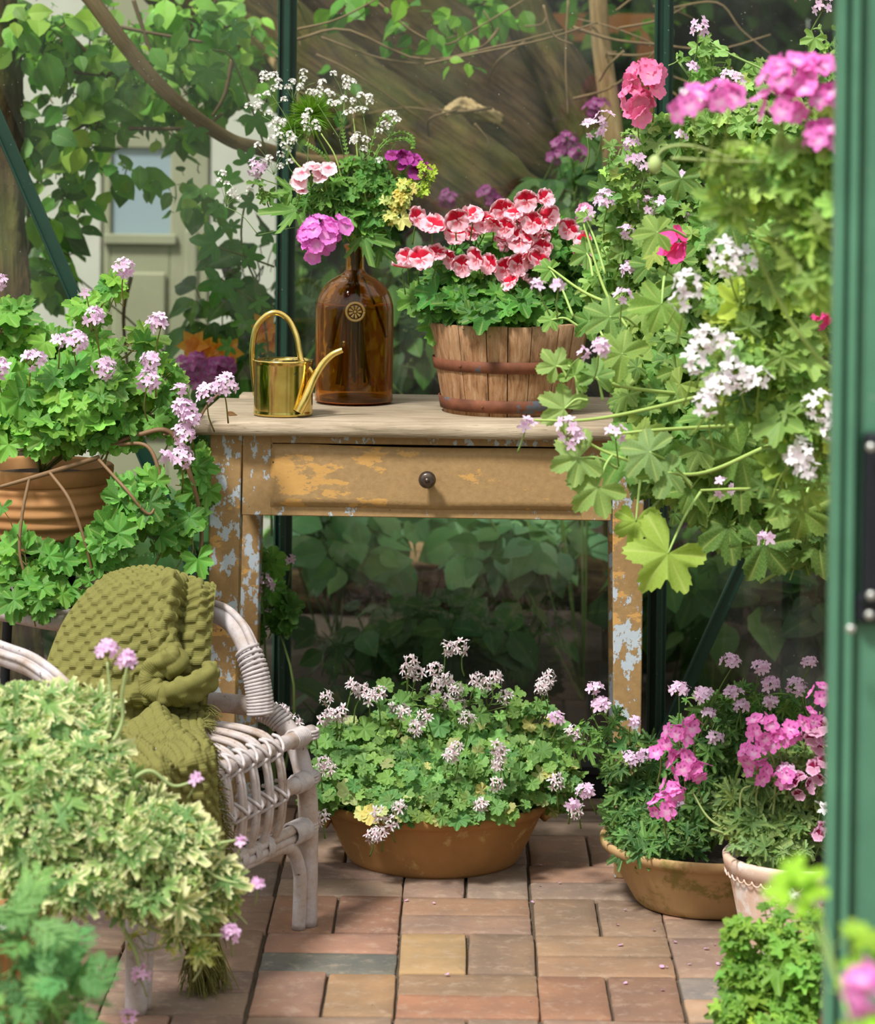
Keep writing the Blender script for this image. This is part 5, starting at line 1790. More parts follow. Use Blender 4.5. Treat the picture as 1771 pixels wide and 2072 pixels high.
# ---- shelf with pots standing inside on the right, behind the door frame
shz = 0.60
stand = thing('plant_stand', 'slatted wooden plant stand behind the green door frame', 'plant stand', (0.86, 4.55, 0))
M_standw = wood_mat('stand_wood', lin(160, 156, 150), lin(190, 188, 184), lin(110, 106, 100), 'y')
mb = MB()
for k in range(5):
    box(mb, (0.68 + k * 0.075, 3.95, shz - 0.02), (0.74 + k * 0.075, 5.25, shz), 0.002)
mb.build('shelf', M_standw, stand)
for (x, y) in ((0.69, 3.97), (0.99, 3.97), (0.69, 5.20), (0.99, 5.20)):
    mb = MB(); box(mb, (x, y, 0), (x + 0.035, y + 0.035, shz - 0.02), 0.002); mb.build('leg', M_standw, stand)
pots = []
for (y, lab) in ((4.15, 'clay pot with the white flowered geranium, nearest the door end of the plant stand'), (4.62, 'clay pot with the large leaved geranium, middle of the plant stand'), (5.05, 'clay pot with the upright lilac geranium, far end of the plant stand')):
    c_ = np.array([0.84, y, shz]); pot('plant_pot', lab, c_, 0.115, 0.085, 0.17, M_terra3, 0.03); pots.append(c_ + [0, 0, 0.15])

# ---- large peppermint-leaved geranium
pl = Plant('large_leaf_geranium', 'big soft leaved geranium arching over the right end of the table', 'flowering plant', pots[1], 12, M_leaf_soft, stem_col=(140, 168, 96))
big = [(118, 154, 76), (102, 142, 66), (134, 164, 84), (92, 130, 62)]
pl.leaves([(1360, 780, 4.75, 130, 110, 0.10), (1480, 880, 4.7, 140, 120, 0.12), (1350, 930, 4.68, 110, 80, 0.08), (1560, 780, 4.72, 110, 130, 0.12), (1600, 950, 4.68, 90, 90, 0.10), (1450, 700, 4.8, 150, 90, 0.10), (1300, 680, 4.85, 90, 80, 0.08), (1500, 1030, 4.68, 150, 50, 0.08), (1620, 1070, 4.66, 70, 60, 0.06), (1560, 600, 4.8, 120, 120, 0.12), (1400, 560, 4.85, 120, 100, 0.10)],
          520, BIGLEAF, 0.032, big, up=0.45, face=0.95, petl=2.0, petr=0.0016, sj=0.32)


def bigleaf(x, y, d, s, rot, col, nrm_=(0, -1, 0.35), stem_to=None, tpl=None):
    p = U(x, y, d)
    n_ = norm(np.array(nrm_, float) + pl.rg.normal(0, 0.12, 3))
    t_ = np.array([math.sin(rot), 0, math.cos(rot)])
    # the petiole joins at the back of the blade: shift so that the blade is centred on the pixel
    S_ = s * d / FPX
    base = p - norm(t_) * S_ * 0.25
    place(pl.leaf, tpl or BIGLEAF, base[None], n_, t_, S_ * 0.62, lin(*col), rg=pl.rg)
    if stem_to is not None:
        q = U(*stem_to)
        tube(pl.stem, [base, (base + q) / 2 + np.array([0, 0, 0.008]), q], [0.0016, 0.0020, 0.0024], 16, 7, lin(156, 186, 104))


R_ = math.radians
for a in [(1330, 1150, 4.42, 150, R_(215), (150, 178, 74), (0.2, -1, 0.4), (1418, 995, 4.5)),
          (1287, 1078, 4.5, 92, R_(180), (140, 168, 64), (0, -1, 0.5), (1298, 960, 4.52)),
          (1190, 1005, 4.46, 112, R_(225), (134, 164, 88), (0, -1, 0.2), (1240, 920, 4.5)),
          (1148, 935, 4.46, 104, R_(250), (138, 168, 96), (-0.1, -1, 0.2), (1250, 948, 4.5)),
          (1122, 815, 4.5, 96, R_(300), (142, 170, 98), (0, -1, 0.2), (1190, 810, 4.5)),
          (1115, 728, 4.5, 66, R_(320), (138, 168, 92), (0, -1, 0.3), (1150, 770, 4.5)),
          (1168, 745, 4.5, 66, R_(20), (118, 156, 72), (0, -1, 0.3), (1170, 800, 4.5)),
          (1210, 745, 4.5, 70, R_(10), (112, 150, 80), (0.1, -1, 0.2), (1220, 810, 4.5)),
          (1290, 905, 4.42, 105, R_(290), (122, 152, 92), (0, -1, 0.5), (1400, 980, 4.45)),
          (1330, 960, 4.42, 90, R_(260), (116, 148, 86), (0, -1, 0.5), (1400, 985, 4.45)),
          (1450, 1085, 4.62, 120, R_(230), (94, 130, 58), (0, -1, 0.3), (1520, 1040, 4.65)),
          (1535, 1130, 4.6, 118, R_(200), (88, 124, 56), (0, -1, 0.3), (1560, 1050, 4.65)),
          (1620, 1060, 4.55, 110, R_(190), (112, 140, 60), (0, -1, 0.3), (1640, 980, 4.6)),
          (1390, 1010, 4.62, 90, R_(200), (104, 140, 62), (0, -1, 0.3), (1440, 960, 4.65)),
          (1240, 700, 4.55, 100, R_(310), (122, 152, 72), (0, -1, 0.3), (1300, 720, 4.6)),
          (1215, 630, 4.6, 90, R_(300), (110, 146, 74), (0, -1, 0.3), (1290, 660, 4.65)),
          (1330, 640, 4.5, 105, R_(200), (120, 156, 70), (0, -1, 0.3), (1345, 560, 4.55)),
          (1460, 470, 4.5, 105, R_(220), (88, 124, 60), (0, -1, 0.3), (1560, 480, 4.55)),
          (1470, 405, 4.5, 90, R_(190), (90, 126, 62), (0, -1, 0.1), (1480, 340, 4.55)),
          (1375, 380, 4.5, 80, R_(190), (96, 132, 66), (0.3, -1, 0.1), (1420, 380, 4.55)),
          (1310, 470, 4.55, 80, R_(270), (120, 150, 70), (0, -1, 0.3), (1390, 480, 4.6)),
          (1100, 545, 4.9, 56, R_(270), (104, 150, 66), (0, -1, 0.6), (1160, 640, 4.85)),
          (1175, 505, 4.9, 60, R_(300), (112, 152, 78), (0, -1, 0.7), (1200, 560, 4.85)),
          (1105, 645, 4.85, 46, R_(280), (120, 162, 78), (0, -1, 0.7), (1170, 660, 4.85)),
          (1180, 660, 4.85, 66, R_(230), (92, 138, 60), (0, -1, 0.3), (1230, 700, 4.8)),
          (1185, 430, 4.9, 40, R_(0), (126, 166, 84), (0, -1, 0.7), (1225, 555, 4.85))]:
    bigleaf(*a)
for pts in ([(1700, 770, 4.6), (1610, 790, 4.65), (1540, 800, 4.7)], [(1700, 530, 4.6), (1640, 590, 4.6), (1590, 680, 4.6)], [(1640, 1000, 4.6), (1520, 990, 4.45), (1418, 992, 4.42)], [(1560, 900, 4.6), (1400, 960, 4.5), (1240, 920, 4.5), (1150, 870, 4.5)], [(1500, 780, 4.6), (1300, 830, 4.5), (1180, 850, 4.48), (1080, 850, 4.48)], [(1500, 860, 4.6), (1330, 870, 4.5), (1230, 880, 4.5)], [(1400, 800, 4.7), (1250, 780, 4.55), (1150, 740, 4.5)], [(1330, 640, 4.8), (1200, 600, 4.85), (1110, 540, 4.9)], [(1300, 700, 4.8), (1230, 600, 4.85), (1180, 450, 4.9)]):
    tube(pl.stem, UL(pts), [0.0034, 0.0028, 0.0018], 30, 7, lin(156, 182, 96) if pts[0][0] < 1650 else lin(164, 112, 66))
for (x, y, R, n, kd) in [(1152, 868, 26, 7, 'lilac'), (1163, 890, 22, 5, 'lilac'), (1248, 880, 20, 5, 'lilac'), (1065, 858, 12, 4, 'lilac'), (1262, 600, 16, 4, 'lilac'), (1215, 705, 18, 6, 'lilac'), (1180, 715, 10, 3, 'lilac'), (1548, 1092, 14, 4, 'lilac'), (1460, 985, 24, 5, 'lilac'), (1090, 578, 14, 4, 'lilac'), (1130, 580, 10, 3, 'lilac')]:
    pl.cluster(x, y, 4.46, R, kd, n, 0.011, stalk=0.05)
pl.finish()

# ---- tall small-leaved scented geranium with thin lilac flowers
pl = Plant('lilac_scented_geranium', 'tall lilac flowered scented geranium with small crinkled leaves, above the tub', 'flowering plant', pots[2], 13, stem_col=(130, 160, 90))
pl.leaves([(1400, 290, 4.95, 130, 60, 0.09), (1320, 380, 4.95, 110, 80, 0.09), (1300, 500, 4.98, 90, 100, 0.09), (1250, 590, 5.0, 70, 90, 0.07), (1500, 260, 4.9, 120, 60, 0.09), (1600, 300, 4.9, 100, 90, 0.10), (1550, 420, 4.9, 130, 110, 0.10), (1430, 470, 4.92, 110, 110, 0.10), (1480, 170, 4.95, 90, 40, 0.05, 0.35), (1640, 200, 4.9, 50, 80, 0.05, 0.8)],
          900, SMALLCUT + LOBED[:1], 0.020, [(116, 158, 72), (132, 170, 90), (98, 142, 62), (146, 178, 96)], up=0.5, face=0.85)
pl.leaves([(1440, 130, 4.95, 50, 45, 0.03), (1560, 160, 4.95, 60, 40, 0.03), (1690, 110, 4.9, 25, 60, 0.03), (1660, 60, 4.9, 20, 40, 0.02), (1250, 330, 4.98, 40, 40, 0.03), (1420, 75, 4.95, 20, 20, 0.02), (1370, 120, 4.95, 20, 20, 0.02), (1300, 250, 4.95, 60, 40, 0.04)], 75, SMALLCUT, 0.017, [(116, 158, 72), (132, 170, 90)], face=0.9)
for (x, y, R, n, kd) in [(1200, 262, 26, 9, 'lilac'), (1222, 240, 18, 5, 'lilac'), (1278, 290, 14, 6, 'lilac'), (1282, 325, 12, 5, 'lilac'), (1478, 165, 24, 11, 'lilac'), (1416, 58, 19, 8, 'lilac'), (1664, 10, 22, 8, 'lilac'), (1402, 135, 8, 3, 'lilac'), (1225, 405, 20, 9, 'lilac'), (1190, 432, 12, 3, 'lilac'), (1310, 418, 20, 7, 'lilac'), (1385, 432, 16, 6, 'lilac'), (1268, 470, 16, 8, 'lilac'), (1272, 545, 14, 7, 'lilac'), (1512, 240, 20, 5, 'lilac'), (1600, 130, 14, 3, 'lilac')]:
    pl.cluster(x, y, 4.88, R, kd, n, 0.010, stalk=0.07)
for (x, y, R, n) in [(1308, 158, 28, 7), (1283, 200, 24, 6), (1325, 185, 16, 3), (1290, 232, 14, 3)]:
    pl.cluster(x, y, 4.86, R, 'salmon', n, 0.021, stalk=0.05)
for (x, y, R, n, kd) in [(1358, 490, 22, 3, 'salmon'), (1362, 515, 16, 3, 'salmon'), (1650, 635, 28, 8, 'salmon'), (1600, 665, 18, 4, 'salmon')]:
    pl.cluster(x, y, 4.72, R, kd, n, 0.020, stalk=0.05, tint=(1.0, 0.35, 0.75))
for k in range(16):
    x, y = pl.rg.uniform(1260, 1640), pl.rg.uniform(230, 620)
    pl.cluster(x, y, 4.85, 10, 'lilac', 3, 0.009, stalk=0.04)
pl.finish()

# ---- white flowered geranium a step nearer the camera
pl = Plant('white_geranium', 'white flowered geranium in front of the big leaved one, beside the door frame', 'flowering plant', pots[0], 14, stem_col=(150, 176, 90))
pl.leaves([(1600, 560, 4.2, 100, 90, 0.08), (1560, 700, 4.2, 120, 80, 0.09), (1620, 840, 4.2, 80, 120, 0.09), (1500, 620, 4.22, 90, 60, 0.06, 0.6), (1640, 430, 4.15, 60, 90, 0.06), (1500, 790, 4.22, 70, 60, 0.05, 0.5), (1600, 980, 4.2, 80, 60, 0.06, 0.6), (1560, 370, 4.1, 110, 60, 0.06, 0.7)],
          420, LOBED + CUT, 0.023, [(130, 166, 78), (142, 178, 90), (116, 150, 76), (158, 180, 76)], up=0.6, face=0.8)
for (x, y, R, n) in [(1470, 520, 36, 11), (1505, 528, 24, 6), (1392, 575, 28, 8), (1382, 610, 22, 5), (1425, 690, 26, 8), (1405, 730, 24, 7), (1465, 695, 22, 5), (1450, 785, 30, 10), (1430, 820, 24, 7), (1500, 765, 28, 8), (1535, 770, 24, 6), (1480, 745, 20, 5), (1660, 825, 32, 10), (1680, 870, 24, 6), (1620, 915, 26, 8), (1630, 950, 22, 6), (1605, 930, 16, 4)]:
    pl.cluster(x, y, 4.12, R, 'white', n, 0.0135, stalk=0.07)
pl.finish()

# ---- blurred pink pelargonium near the camera, top right
pc = np.array([0.60, 3.62, 0.0])
pst = thing('pedestal', 'slim plant pedestal just behind the door frame', 'pedestal', pc)
mb = MB(); lathe(mb, [(0, 0), (0.14, 0), (0.14, 0.02), (0.04, 0.05), (0.03, 0.4), (0.035, 0.72), (0.13, 0.76), (0.13, 0.78), (0, 0.78)], 32, pc); mb.build('column', M_standw, pst)
pot('plant_pot', 'clay pot with the bright pink pelargonium on the slim pedestal', pc + [0, 0, 0.78], 0.10, 0.075, 0.15, M_terra3, 0.03)
pl = Plant('pink_pelargonium', 'out of focus bright pink and white pelargonium, top right beside the door frame', 'flowering plant', pc + [0, 0, 0.91], 15, stem_col=(150, 176, 90))
pl.leaves([(1620, 340, 3.62, 90, 60, 0.06), (1660, 440, 3.62, 60, 80, 0.06), (1500, 330, 3.65, 70, 40, 0.04, 0.6), (1690, 260, 3.6, 40, 60, 0.05), (1640, 560, 3.62, 50, 70, 0.05, 0.7), (1480, 390, 3.65, 40, 40, 0.03, 0.4)],
          230, LOBED + CUT, 0.020, [(140, 178, 84), (156, 196, 92), (128, 162, 80)], up=0.6, face=0.8)
for (x, y, R, n) in [(1400, 215, 38, 5), (1455, 205, 34, 4), (1475, 195, 26, 3), (1590, 160, 44, 8), (1660, 150, 36, 6), (1575, 220, 40, 6), (1640, 205, 40, 6), (1690, 205, 34, 5), (1668, 280, 36, 7), (1645, 140, 24, 3)]:
    pl.cluster(x, y, 3.55, R, 'magenta', n, 0.0185, stalk=0.08, direct=(-0.2, -0.5, 0.8))
pl.cluster(1395, 200, 3.6, 22, 'white', 5, 0.012)
for pts in ([(1480, 320, 3.62), (1400, 295, 3.62), (1345, 300, 3.62), (1322, 330, 3.62)], [(1600, 330, 3.62), (1450, 325, 3.62), (1360, 320, 3.6)]):
    tube(pl.stem, UL(pts), [0.0018, 0.0018, 0.0022], 20, 6, lin(170, 192, 120))
v_ = U(1325, 332, 3.6); lathe(pl.stem, [(0, -0.013), (0.007, -0.008), (0.009, 0.0), (0.006, 0.008), (0, 0.012)], 12, v_, lin(168, 190, 120))
pl.finish()

# ---- plant outside the door, nearest of all
nb = np.array([U(1760, 2200, 2.35)[0], 2.35, 0.0])
nz = float(U(1700, 2120, 2.35)[2])
nst = thing('stool', 'low wooden stool outside the door, nearest the camera', 'stool', nb)
mb = MB(); lathe(mb, [(0, nz - 0.19), (0.13, nz - 0.19), (0.13, nz - 0.165), (0, nz - 0.165)], 32, nb); mb.build('seat', M_standw, nst)
for k in range(3):
    a = k * 2.1 + 0.4; mb = MB(); tube(mb, [nb + [0.08 * math.cos(a), 0.08 * math.sin(a), nz - 0.19], nb + [0.13 * math.cos(a), 0.13 * math.sin(a), 0]], 0.011, 6, 10); mb.build('leg', M_standw, nst)
pot('plant_pot', 'clay pot on the low wooden stool outside the door', nb + [0, 0, nz - 0.165], 0.085, 0.06, 0.13, M_terra3, 0.025)
pl = Plant('lime_leaf_geranium', 'very blurred lime green geranium with a pink flower, nearest the camera at bottom right', 'flowering plant', nb + [0, 0, nz - 0.05], 16, stem_col=(150, 176, 90))
pl.leaves([(1715, 1905, 2.35, 45, 45, 0.02), (1770, 1960, 2.35, 40, 60, 0.02), (1740, 2080, 2.35, 60, 30, 0.02)], 17, LOBED, 0.014, [(142, 186, 50), (156, 200, 62)], up=0.8, face=0.7, petr=0.0008, trunk=False)
for (x, y, s_) in [(1600, 1800, 90), (1650, 1790, 80), (1620, 1760, 70), (1640, 1830, 70)]:
    bp = U(x, y, 2.42); place(pl.leaf, LOBED, bp[None], np.array([-0.2, -0.5, 0.9]), np.array([-0.6, -0.3, 0.2]) + pl.rg.normal(0, .4, 3), s_ * 2.42 / FPX * 0.62, lin(150, 200, 48), rg=pl.rg)
    tube(pl.stem, [bp, U(1700, 2000, 2.4), nb + [0, 0, nz - 0.03]], [0.0008, 0.0010, 0.0012], 14, 5, lin(160, 190, 110))
tube(pl.stem, [U(1735, 1990, 2.3), U(1745, 2060, 2.32), nb + [0, 0, nz - 0.03]], 0.0013, 14, 5, lin(160, 190, 110))
for p_ in ((1715, 1905), (1760, 1930), (1680, 2000)):
    tube(pl.stem, [U(*p_, 2.35), U(1730, 2030, 2.35), nb + [0, 0, nz - 0.03]], [0.0009, 0.0013], 12, 5, lin(160, 190, 110))
pl.cluster(1745, 2000, 2.25, 42, 'magenta', 6, 0.0135, stalk=0.03, direct=(-0.1, -0.9, 0.4))
pl.finish()

# ------------------------------------------------------------------ the bouquet: cut stems standing in the amber bottle
mouth = bc + np.array([0, 0, 0.292])


class Cut(Plant):
    def __init__(s, name, label, seed, top, foot, col=(128, 158, 72), r=0.0016, group='cut stems in the amber bottle', lm=None, bend=0.3):
        super().__init__(name, label, 'cut flower', mouth, seed, lm, col, group)
        tp = U(*top)
        a = seed * 2.4
        m_ = mouth + np.array([math.cos(a), math.sin(a), 0]) * 0.008
        m0 = m_ - np.array([math.cos(a), math.sin(a), 0]) * 0.003 - UP * 0.045
        ft = bc + np.array([foot[0], foot[1], 0.03 + foot[2]])
        mid = (m_ + tp) / 2 + np.array([0, 0, bend * np.linalg.norm(tp - m_) * 0.4])
        s.top = tp; s.mid = mid
        tube(s.stem, [ft, (ft + m0) / 2 + np.array([-0.004, 0, 0]), m0, m_, mid, tp], [r * 1.5, r * 1.5, r * 1.3, r, r * 0.7], 50, 7, s.sc)


SPR = [(551, 158, 5.40), (593, 170, 5.42), (643, 177, 5.38), (697, 173, 5.40), (693, 220, 5.36), (736, 204, 5.38), (790, 247, 5.36), (732, 290, 5.34), (562, 252, 5.36), (624, 246, 5.34), (581, 289, 5.34), (458, 385, 5.38), (554, 320, 5.38), (530, 200, 5.40)]
SG = [('white sea lavender spray, topmost left of the bouquet', [0, 13, 8, 1]), ('white sea lavender spray rising over the middle of the bouquet', [2, 3, 4]), ('white sea lavender spray leaning right, behind the curled fern', [5, 6, 7]),
      ('white sea lavender spray low on the left of the bouquet', [9, 10, 12]), ('white sea lavender sprig reaching farthest left from the bouquet', [11])]
for gi, (lab, ids) in enumerate(SG):
    topc = np.array([SPR[i] for i in ids]).mean(0)
    c = Cut('sea_lavender', lab, 30 + gi, (topc[0] * 0.75 + 715 * 0.25, topc[1] + 90, topc[2]), (0.03 * math.cos(gi * 2), 0.03 * math.sin(gi * 2), 0.01), (110, 140, 80), 0.0010)
    for i in ids:
        x, y, d = SPR[i]
        hub = c.top
        tube(c.stem, [hub, (hub + U(x, y + 34, d)) / 2 + c.rg.normal(0, 0.004, 3), U(x, y + 34, d)], [0.0009, 0.0006], 12, 5, c.sc)
        for q in range(9):
            qx, qy = x + c.rg.normal(0, 17), y + c.rg.normal(0, 13)
            tube(c.stem, [U(x, y + 34, d), U((x + qx) / 2, (y + qy) / 2 + 10, d), U(qx, qy + 3, d)], 0.0004, 6, 4, c.sc)
            c.cluster(qx, qy, d, 7, 'statice', 7, 0.0036, stalk=0, ped=False, direct=(0, -0.4, 0.9), name='floret_spray') if q < 7 else None
    c.finish()
c = Cut('green_dianthus', 'fuzzy green round flower head at the top of the bouquet', 40, (628, 250, 5.40), (0.02, 0.03, 0), (120, 150, 60), 0.0018)
for (cx_, cy_, R, n) in ((630, 232, 0.040, 420), (590, 262, 0.028, 220)):
    o = U(cx_, cy_, 5.42); u = norm(c.rg.normal(0, 1, (n, 3)) + UP * 0.3)
    place(c.leaf, NEEDLE, o + u * R * 0.15, np.cross(u, c.rg.normal(0, 1, (n, 3))), u, R * c.rg.uniform(0.8, 1.15, n), vary((110, 158, 40), n, c.rg), rg=c.rg)
c.finish()
c = Cut('pelargonium_stem', 'round lilac head reaching far left out of the bouquet', 41, (524, 360, 5.38), (-0.03, 0.02, 0.02), r=0.0014)
c.cluster(521, 339, 5.38, 19, 'lilac', 12, 0.0088, stalk=0); c.leaves([(530, 385, 5.38, 20, 20, 0.02)], 6, SMALLCUT, 0.014, (104, 146, 66), trunk=False); c.finish()
c = Cut('pelargonium_stem', 'white pelargonium head with pink centres on the left of the bouquet', 42, (640, 380, 5.33), (0.03, -0.02, 0.0), r=0.0018)
for (x, y) in ((604, 372), (612, 358), (632, 345), (640, 350), (664, 348), (655, 362), (605, 388)):
    c.cluster(x, y, 5.32, 5, 'blush', 1, 0.0185, stalk=0.03, name='flower', spread=0.1)
c.finish()
c = Cut('pelargonium_stem', 'deep purple pelargonium head on the right of the bouquet', 43, (815, 350, 5.38), (-0.02, -0.03, 0.0), r=0.0018)
for (x, y) in ((795, 322), (808, 318), (822, 325), (840, 330), (852, 338), (818, 340), (846, 352), (862, 348)):
    c.cluster(x, y, 5.36, 5, 'purple', 1, 0.017, stalk=0.03, name='flower', spread=0.1)
c.finish()
c = Cut('pelargonium_stem', 'round bright pink pelargonium head hanging beside the bottle neck', 44, (672, 455, 5.34), (0.0, 0.035, 0.0), r=0.0020, bend=0.6)
for (x, y, R, n) in ((650, 475, 36, 14), (680, 462, 24, 5), (634, 505, 20, 4), (628, 475, 22, 4)):
    c.cluster(x, y, 5.32, R, 'pinkball', n, 0.0165, stalk=0.02, direct=(-0.1, -1, 0.2), spread=0.95)
c.finish()
c = Cut('cut_geranium_leaf', 'large ragged leaf stretching left from the bouquet', 45, (590, 425, 5.36), (-0.02, 0.0, 0.04), r=0.0018)
p_ = U(600, 425, 5.36); place(c.leaf, CUT, p_[None] + [0.0, 0, 0], np.array([0, -0.8, 0.6]), np.array([-1, 0, -0.08]), 0.068, lin(96, 142, 62), rg=c.rg)
place(c.leaf, CUT, U(590, 385, 5.38)[None], np.array([0.1, -0.9, 0.5]), np.array([-0.5, 0, 0.5]), 0.038, lin(104, 150, 66), rg=c.rg)
c.finish()
c = Cut('cut_geranium_leaf', 'large ragged leaf hanging right of the bottle neck', 46, (740, 480, 5.35), (0.01, 0.02, 0.03), r=0.0018, bend=0.5)
place(c.leaf, CUT, U(735, 478, 5.35)[None], np.array([0, -0.9, 0.45]), np.array([1, 0, -0.35]), 0.060, lin(92, 140, 64), rg=c.rg)
place(c.leaf, CUT, U(770, 500, 5.37)[None], np.array([0.1, -0.9, 0.3]), np.array([0.5, 0, -0.5]), 0.040, lin(84, 130, 58), rg=c.rg)
c.finish()
c = Cut('curly_leaf_sprig', 'dense dark green curly leaved sprig in the middle of the bouquet', 47, (745, 400, 5.38), (0.02, -0.01, 0.03), r=0.0018)
c.leaves([(740, 395, 5.37, 50, 45, 0.04), (790, 375, 5.37, 40, 30, 0.03), (740, 350, 5.38, 50, 40, 0.03, 0.7), (760, 445, 5.37, 40, 35, 0.03, 0.7)], 190, SMALLCUT, 0.013, [(78, 132, 52), (96, 148, 60)], face=0.9, trunk=True)
c.leaves([(660, 400, 5.36, 45, 45, 0.03), (700, 440, 5.36, 40, 35, 0.03, 0.7)], 60, CUTFINE, 0.018, [(88, 140, 58)], face=0.9)
c.finish()
c = Cut('variegated_sprig', 'small cream and yellow leaved sprig on the right of the bouquet', 48, (800, 410, 5.35), (0.015, 0.01, 0.03), r=0.0016)
c.leaves([(808, 402, 5.34, 32, 25, 0.02), (822, 385, 5.34, 22, 18, 0.02), (800, 440, 5.34, 18, 20, 0.015)], 46, SMALLCUT, 0.0115, [(216, 210, 128), (200, 200, 110)], face=0.9, trunk=False)
c.leaves([(862, 348, 5.34, 16, 26, 0.02), (850, 380, 5.34, 16, 14, 0.02), (832, 372, 5.34, 14, 12, 0.02)], 30, SMALLCUT, 0.0095, [(164, 186, 62)], face=0.9, trunk=False)
tube(c.stem, UL([(800, 420, 5.35), (830, 385, 5.34), (862, 360, 5.34)]), 0.0013, 12, 6, c.sc); c.finish()
c = Cut('curled_fern_sprig', 'feathery green sprig curling over the right of the bouquet', 49, (800, 290, 5.38), (-0.01, 0.02, 0.03), r=0.0014)
for pts in ([(740, 400, 5.38), (760, 310, 5.38), (800, 270, 5.38), (832, 275, 5.37), (836, 300, 5.37)], [(745, 380, 5.38), (770, 300, 5.38), (815, 280, 5.37), (838, 292, 5.37)], [(740, 380, 5.38), (750, 300, 5.38), (775, 235, 5.38), (800, 250, 5.38)], [(720, 380, 5.38), (700, 300, 5.38), (690, 240, 5.38)], [(700, 380, 5.38), (660, 320, 5.38), (620, 290, 5.38)]):
    P = tube(c.stem, UL(pts), [0.0013, 0.0007], 34, 5, lin(112, 150, 66))
    T = norm(np.gradient(P, axis=0)); k = np.arange(8, 34, 2)
    for s_ in (-1, 1):
        sd = np.cross(T[k], [0, 1, 0]) * s_
        place(c.leaf, OVAL, P[k], np.array([0, -1, 0.2]), norm(sd + T[k] * 0.8), 0.0060, vary((104, 150, 58), len(k), c.rg), rg=c.rg)
c.finish()
c = Cut('woolly_stems', 'pale bare flower stalks rising through the middle of the bouquet', 50, (722, 330, 5.37), (-0.03, -0.01, 0.0), (166, 188, 104), 0.0030)
for pts in ([(715, 480, 5.4), (700, 400, 5.38), (680, 320, 5.37), (650, 270, 5.38)], [(716, 480, 5.4), (728, 400, 5.38), (722, 300, 5.37), (715, 240, 5.38)], [(716, 480, 5.4), (750, 400, 5.38), (756, 330, 5.37)], [(714, 480, 5.4), (660, 380, 5.38), (600, 330, 5.38), (562, 260, 5.38)]):
    tube(c.stem, UL(pts), [0.0022, 0.0012], 24, 6, lin(160, 184, 96))
# thick woody stalk ends seen through the glass
tube(c.stem, [bc + [-0.045, -0.02, 0.10], bc + [-0.03, -0.02, 0.16], bc + [0.0, -0.005, 0.25], mouth], [0.006, 0.0055, 0.004, 0.003], 20, 8, lin(200, 190, 110))
tube(c.stem, [bc + [-0.012, -0.035, 0.02], bc + [-0.014, -0.03, 0.12], bc + [0.0, -0.005, 0.25], mouth], [0.005, 0.0048, 0.004, 0.003], 20, 8, lin(200, 190, 110))
tube(c.stem, [bc + [0.06, -0.01, 0.12], bc + [0.035, 0.0, 0.19], bc + [0.005, 0.0, 0.25], mouth], [0.0025, 0.0025, 0.002, 0.002], 20, 8, lin(170, 170, 90))
c.finish()

# ------------------------------------------------------------------ fallen petals
mb = MB(); place(mb, [(*petal_tpl(0.45, 0.3, 0.02, 3, 4)[:1], [petal_tpl(0.45, 0.3, 0.02, 3, 4)[1]], np.zeros((12, 2)), None)], np.zeros((1, 3)), UP, np.array([0, 1.0, 0]), 0.008, lin(222, 180, 220))
petal0 = mb.build('fallen_petal', M_petal)
rg = np.random.default_rng(3)
spots = [(880, 1828), (818, 1822), (1080, 1826), (1093, 1790), (1262, 1840), (1252, 1870), (1325, 1880), (1250, 1912), (1370, 1905), (1392, 1950), (1340, 1958), (1352, 1956), (1262, 1990), (1342, 2002), (1455, 1952), (1448, 1910), (1425, 1918), (1283, 1802), (1098, 1750), (1130, 1786), (900, 1972), (1385, 1820)]
for k, (x, y) in enumerate(spots):
    o = petal0 if k == 0 else petal0.copy()
    if k: C.objects.link(o)
    g = G(x, y, 0.003); o.location = tuple(g); o.rotation_euler = (0, 0, rg.uniform(0, 6)); s_ = rg.uniform(0.6, 1.2); o.scale = (s_, s_, s_)
    tag(o, 'tiny pale lilac petal fallen on the clay pavers', 'petal', 'petals fallen on the pavers')
mb = MB(); place(mb, HEARTL, G(462, 838, ZT + 0.003)[None], np.array([0.2, -0.5, 0.8]), np.array([1, 0.2, 0.3]), 0.018, lin(120, 80, 50))
tag(mb.build('dry_leaf', M_leaf, origin=G(462, 838, ZT)), 'small brown dry leaf on the left corner of the table top', 'leaf')
# ------------------------------------------------------------------ the garden beyond the glass
class Bush(Plant):
    pass


def tree_thing(name, label, base):
    return thing(name, label, 'tree', base)


# shed with a pale door, far left
sh = thing('garden_shed', 'pale grey green shed wall with a panelled glazed door, behind the leaves on the left', 'shed', (-1.0, 8.6, 0))
M_shed = simple('shed_paint', lin(150, 152, 124), 0.7, var=0.10, scale=5, bump=0.1)
M_shedw = simple('shed_white', lin(196, 198, 184), 0.7, var=0.08, scale=6, bump=0.1)
M_paneg = t_ = None
SD = 8.6
mb = MB()
box(mb, (U(-200, 500, SD)[0], SD, 0), (U(205, 500, SD)[0], SD + 0.06, 2.4), 0.004)
box(mb, (U(425, 500, SD)[0], SD, 0), (U(560, 500, SD)[0], SD + 0.06, 2.4), 0.004)
mb.build('wall', M_shedw, sh)
mb = MB()
dx0, dx1 = U(210, 500, SD)[0], U(422, 500, SD)[0]
zt_, zm, zb = U(300, 300, SD)[2], U(300, 480, SD)[2], U(300, 530, SD)[2]
wx0, wx1 = U(225, 500, SD)[0], U(345, 500, SD)[0]
box(mb, (dx0, SD - 0.01, 0), (wx0, SD + 0.03, 2.3), 0.004); box(mb, (wx1, SD - 0.01, 0), (dx1, SD + 0.03, 2.3), 0.004)
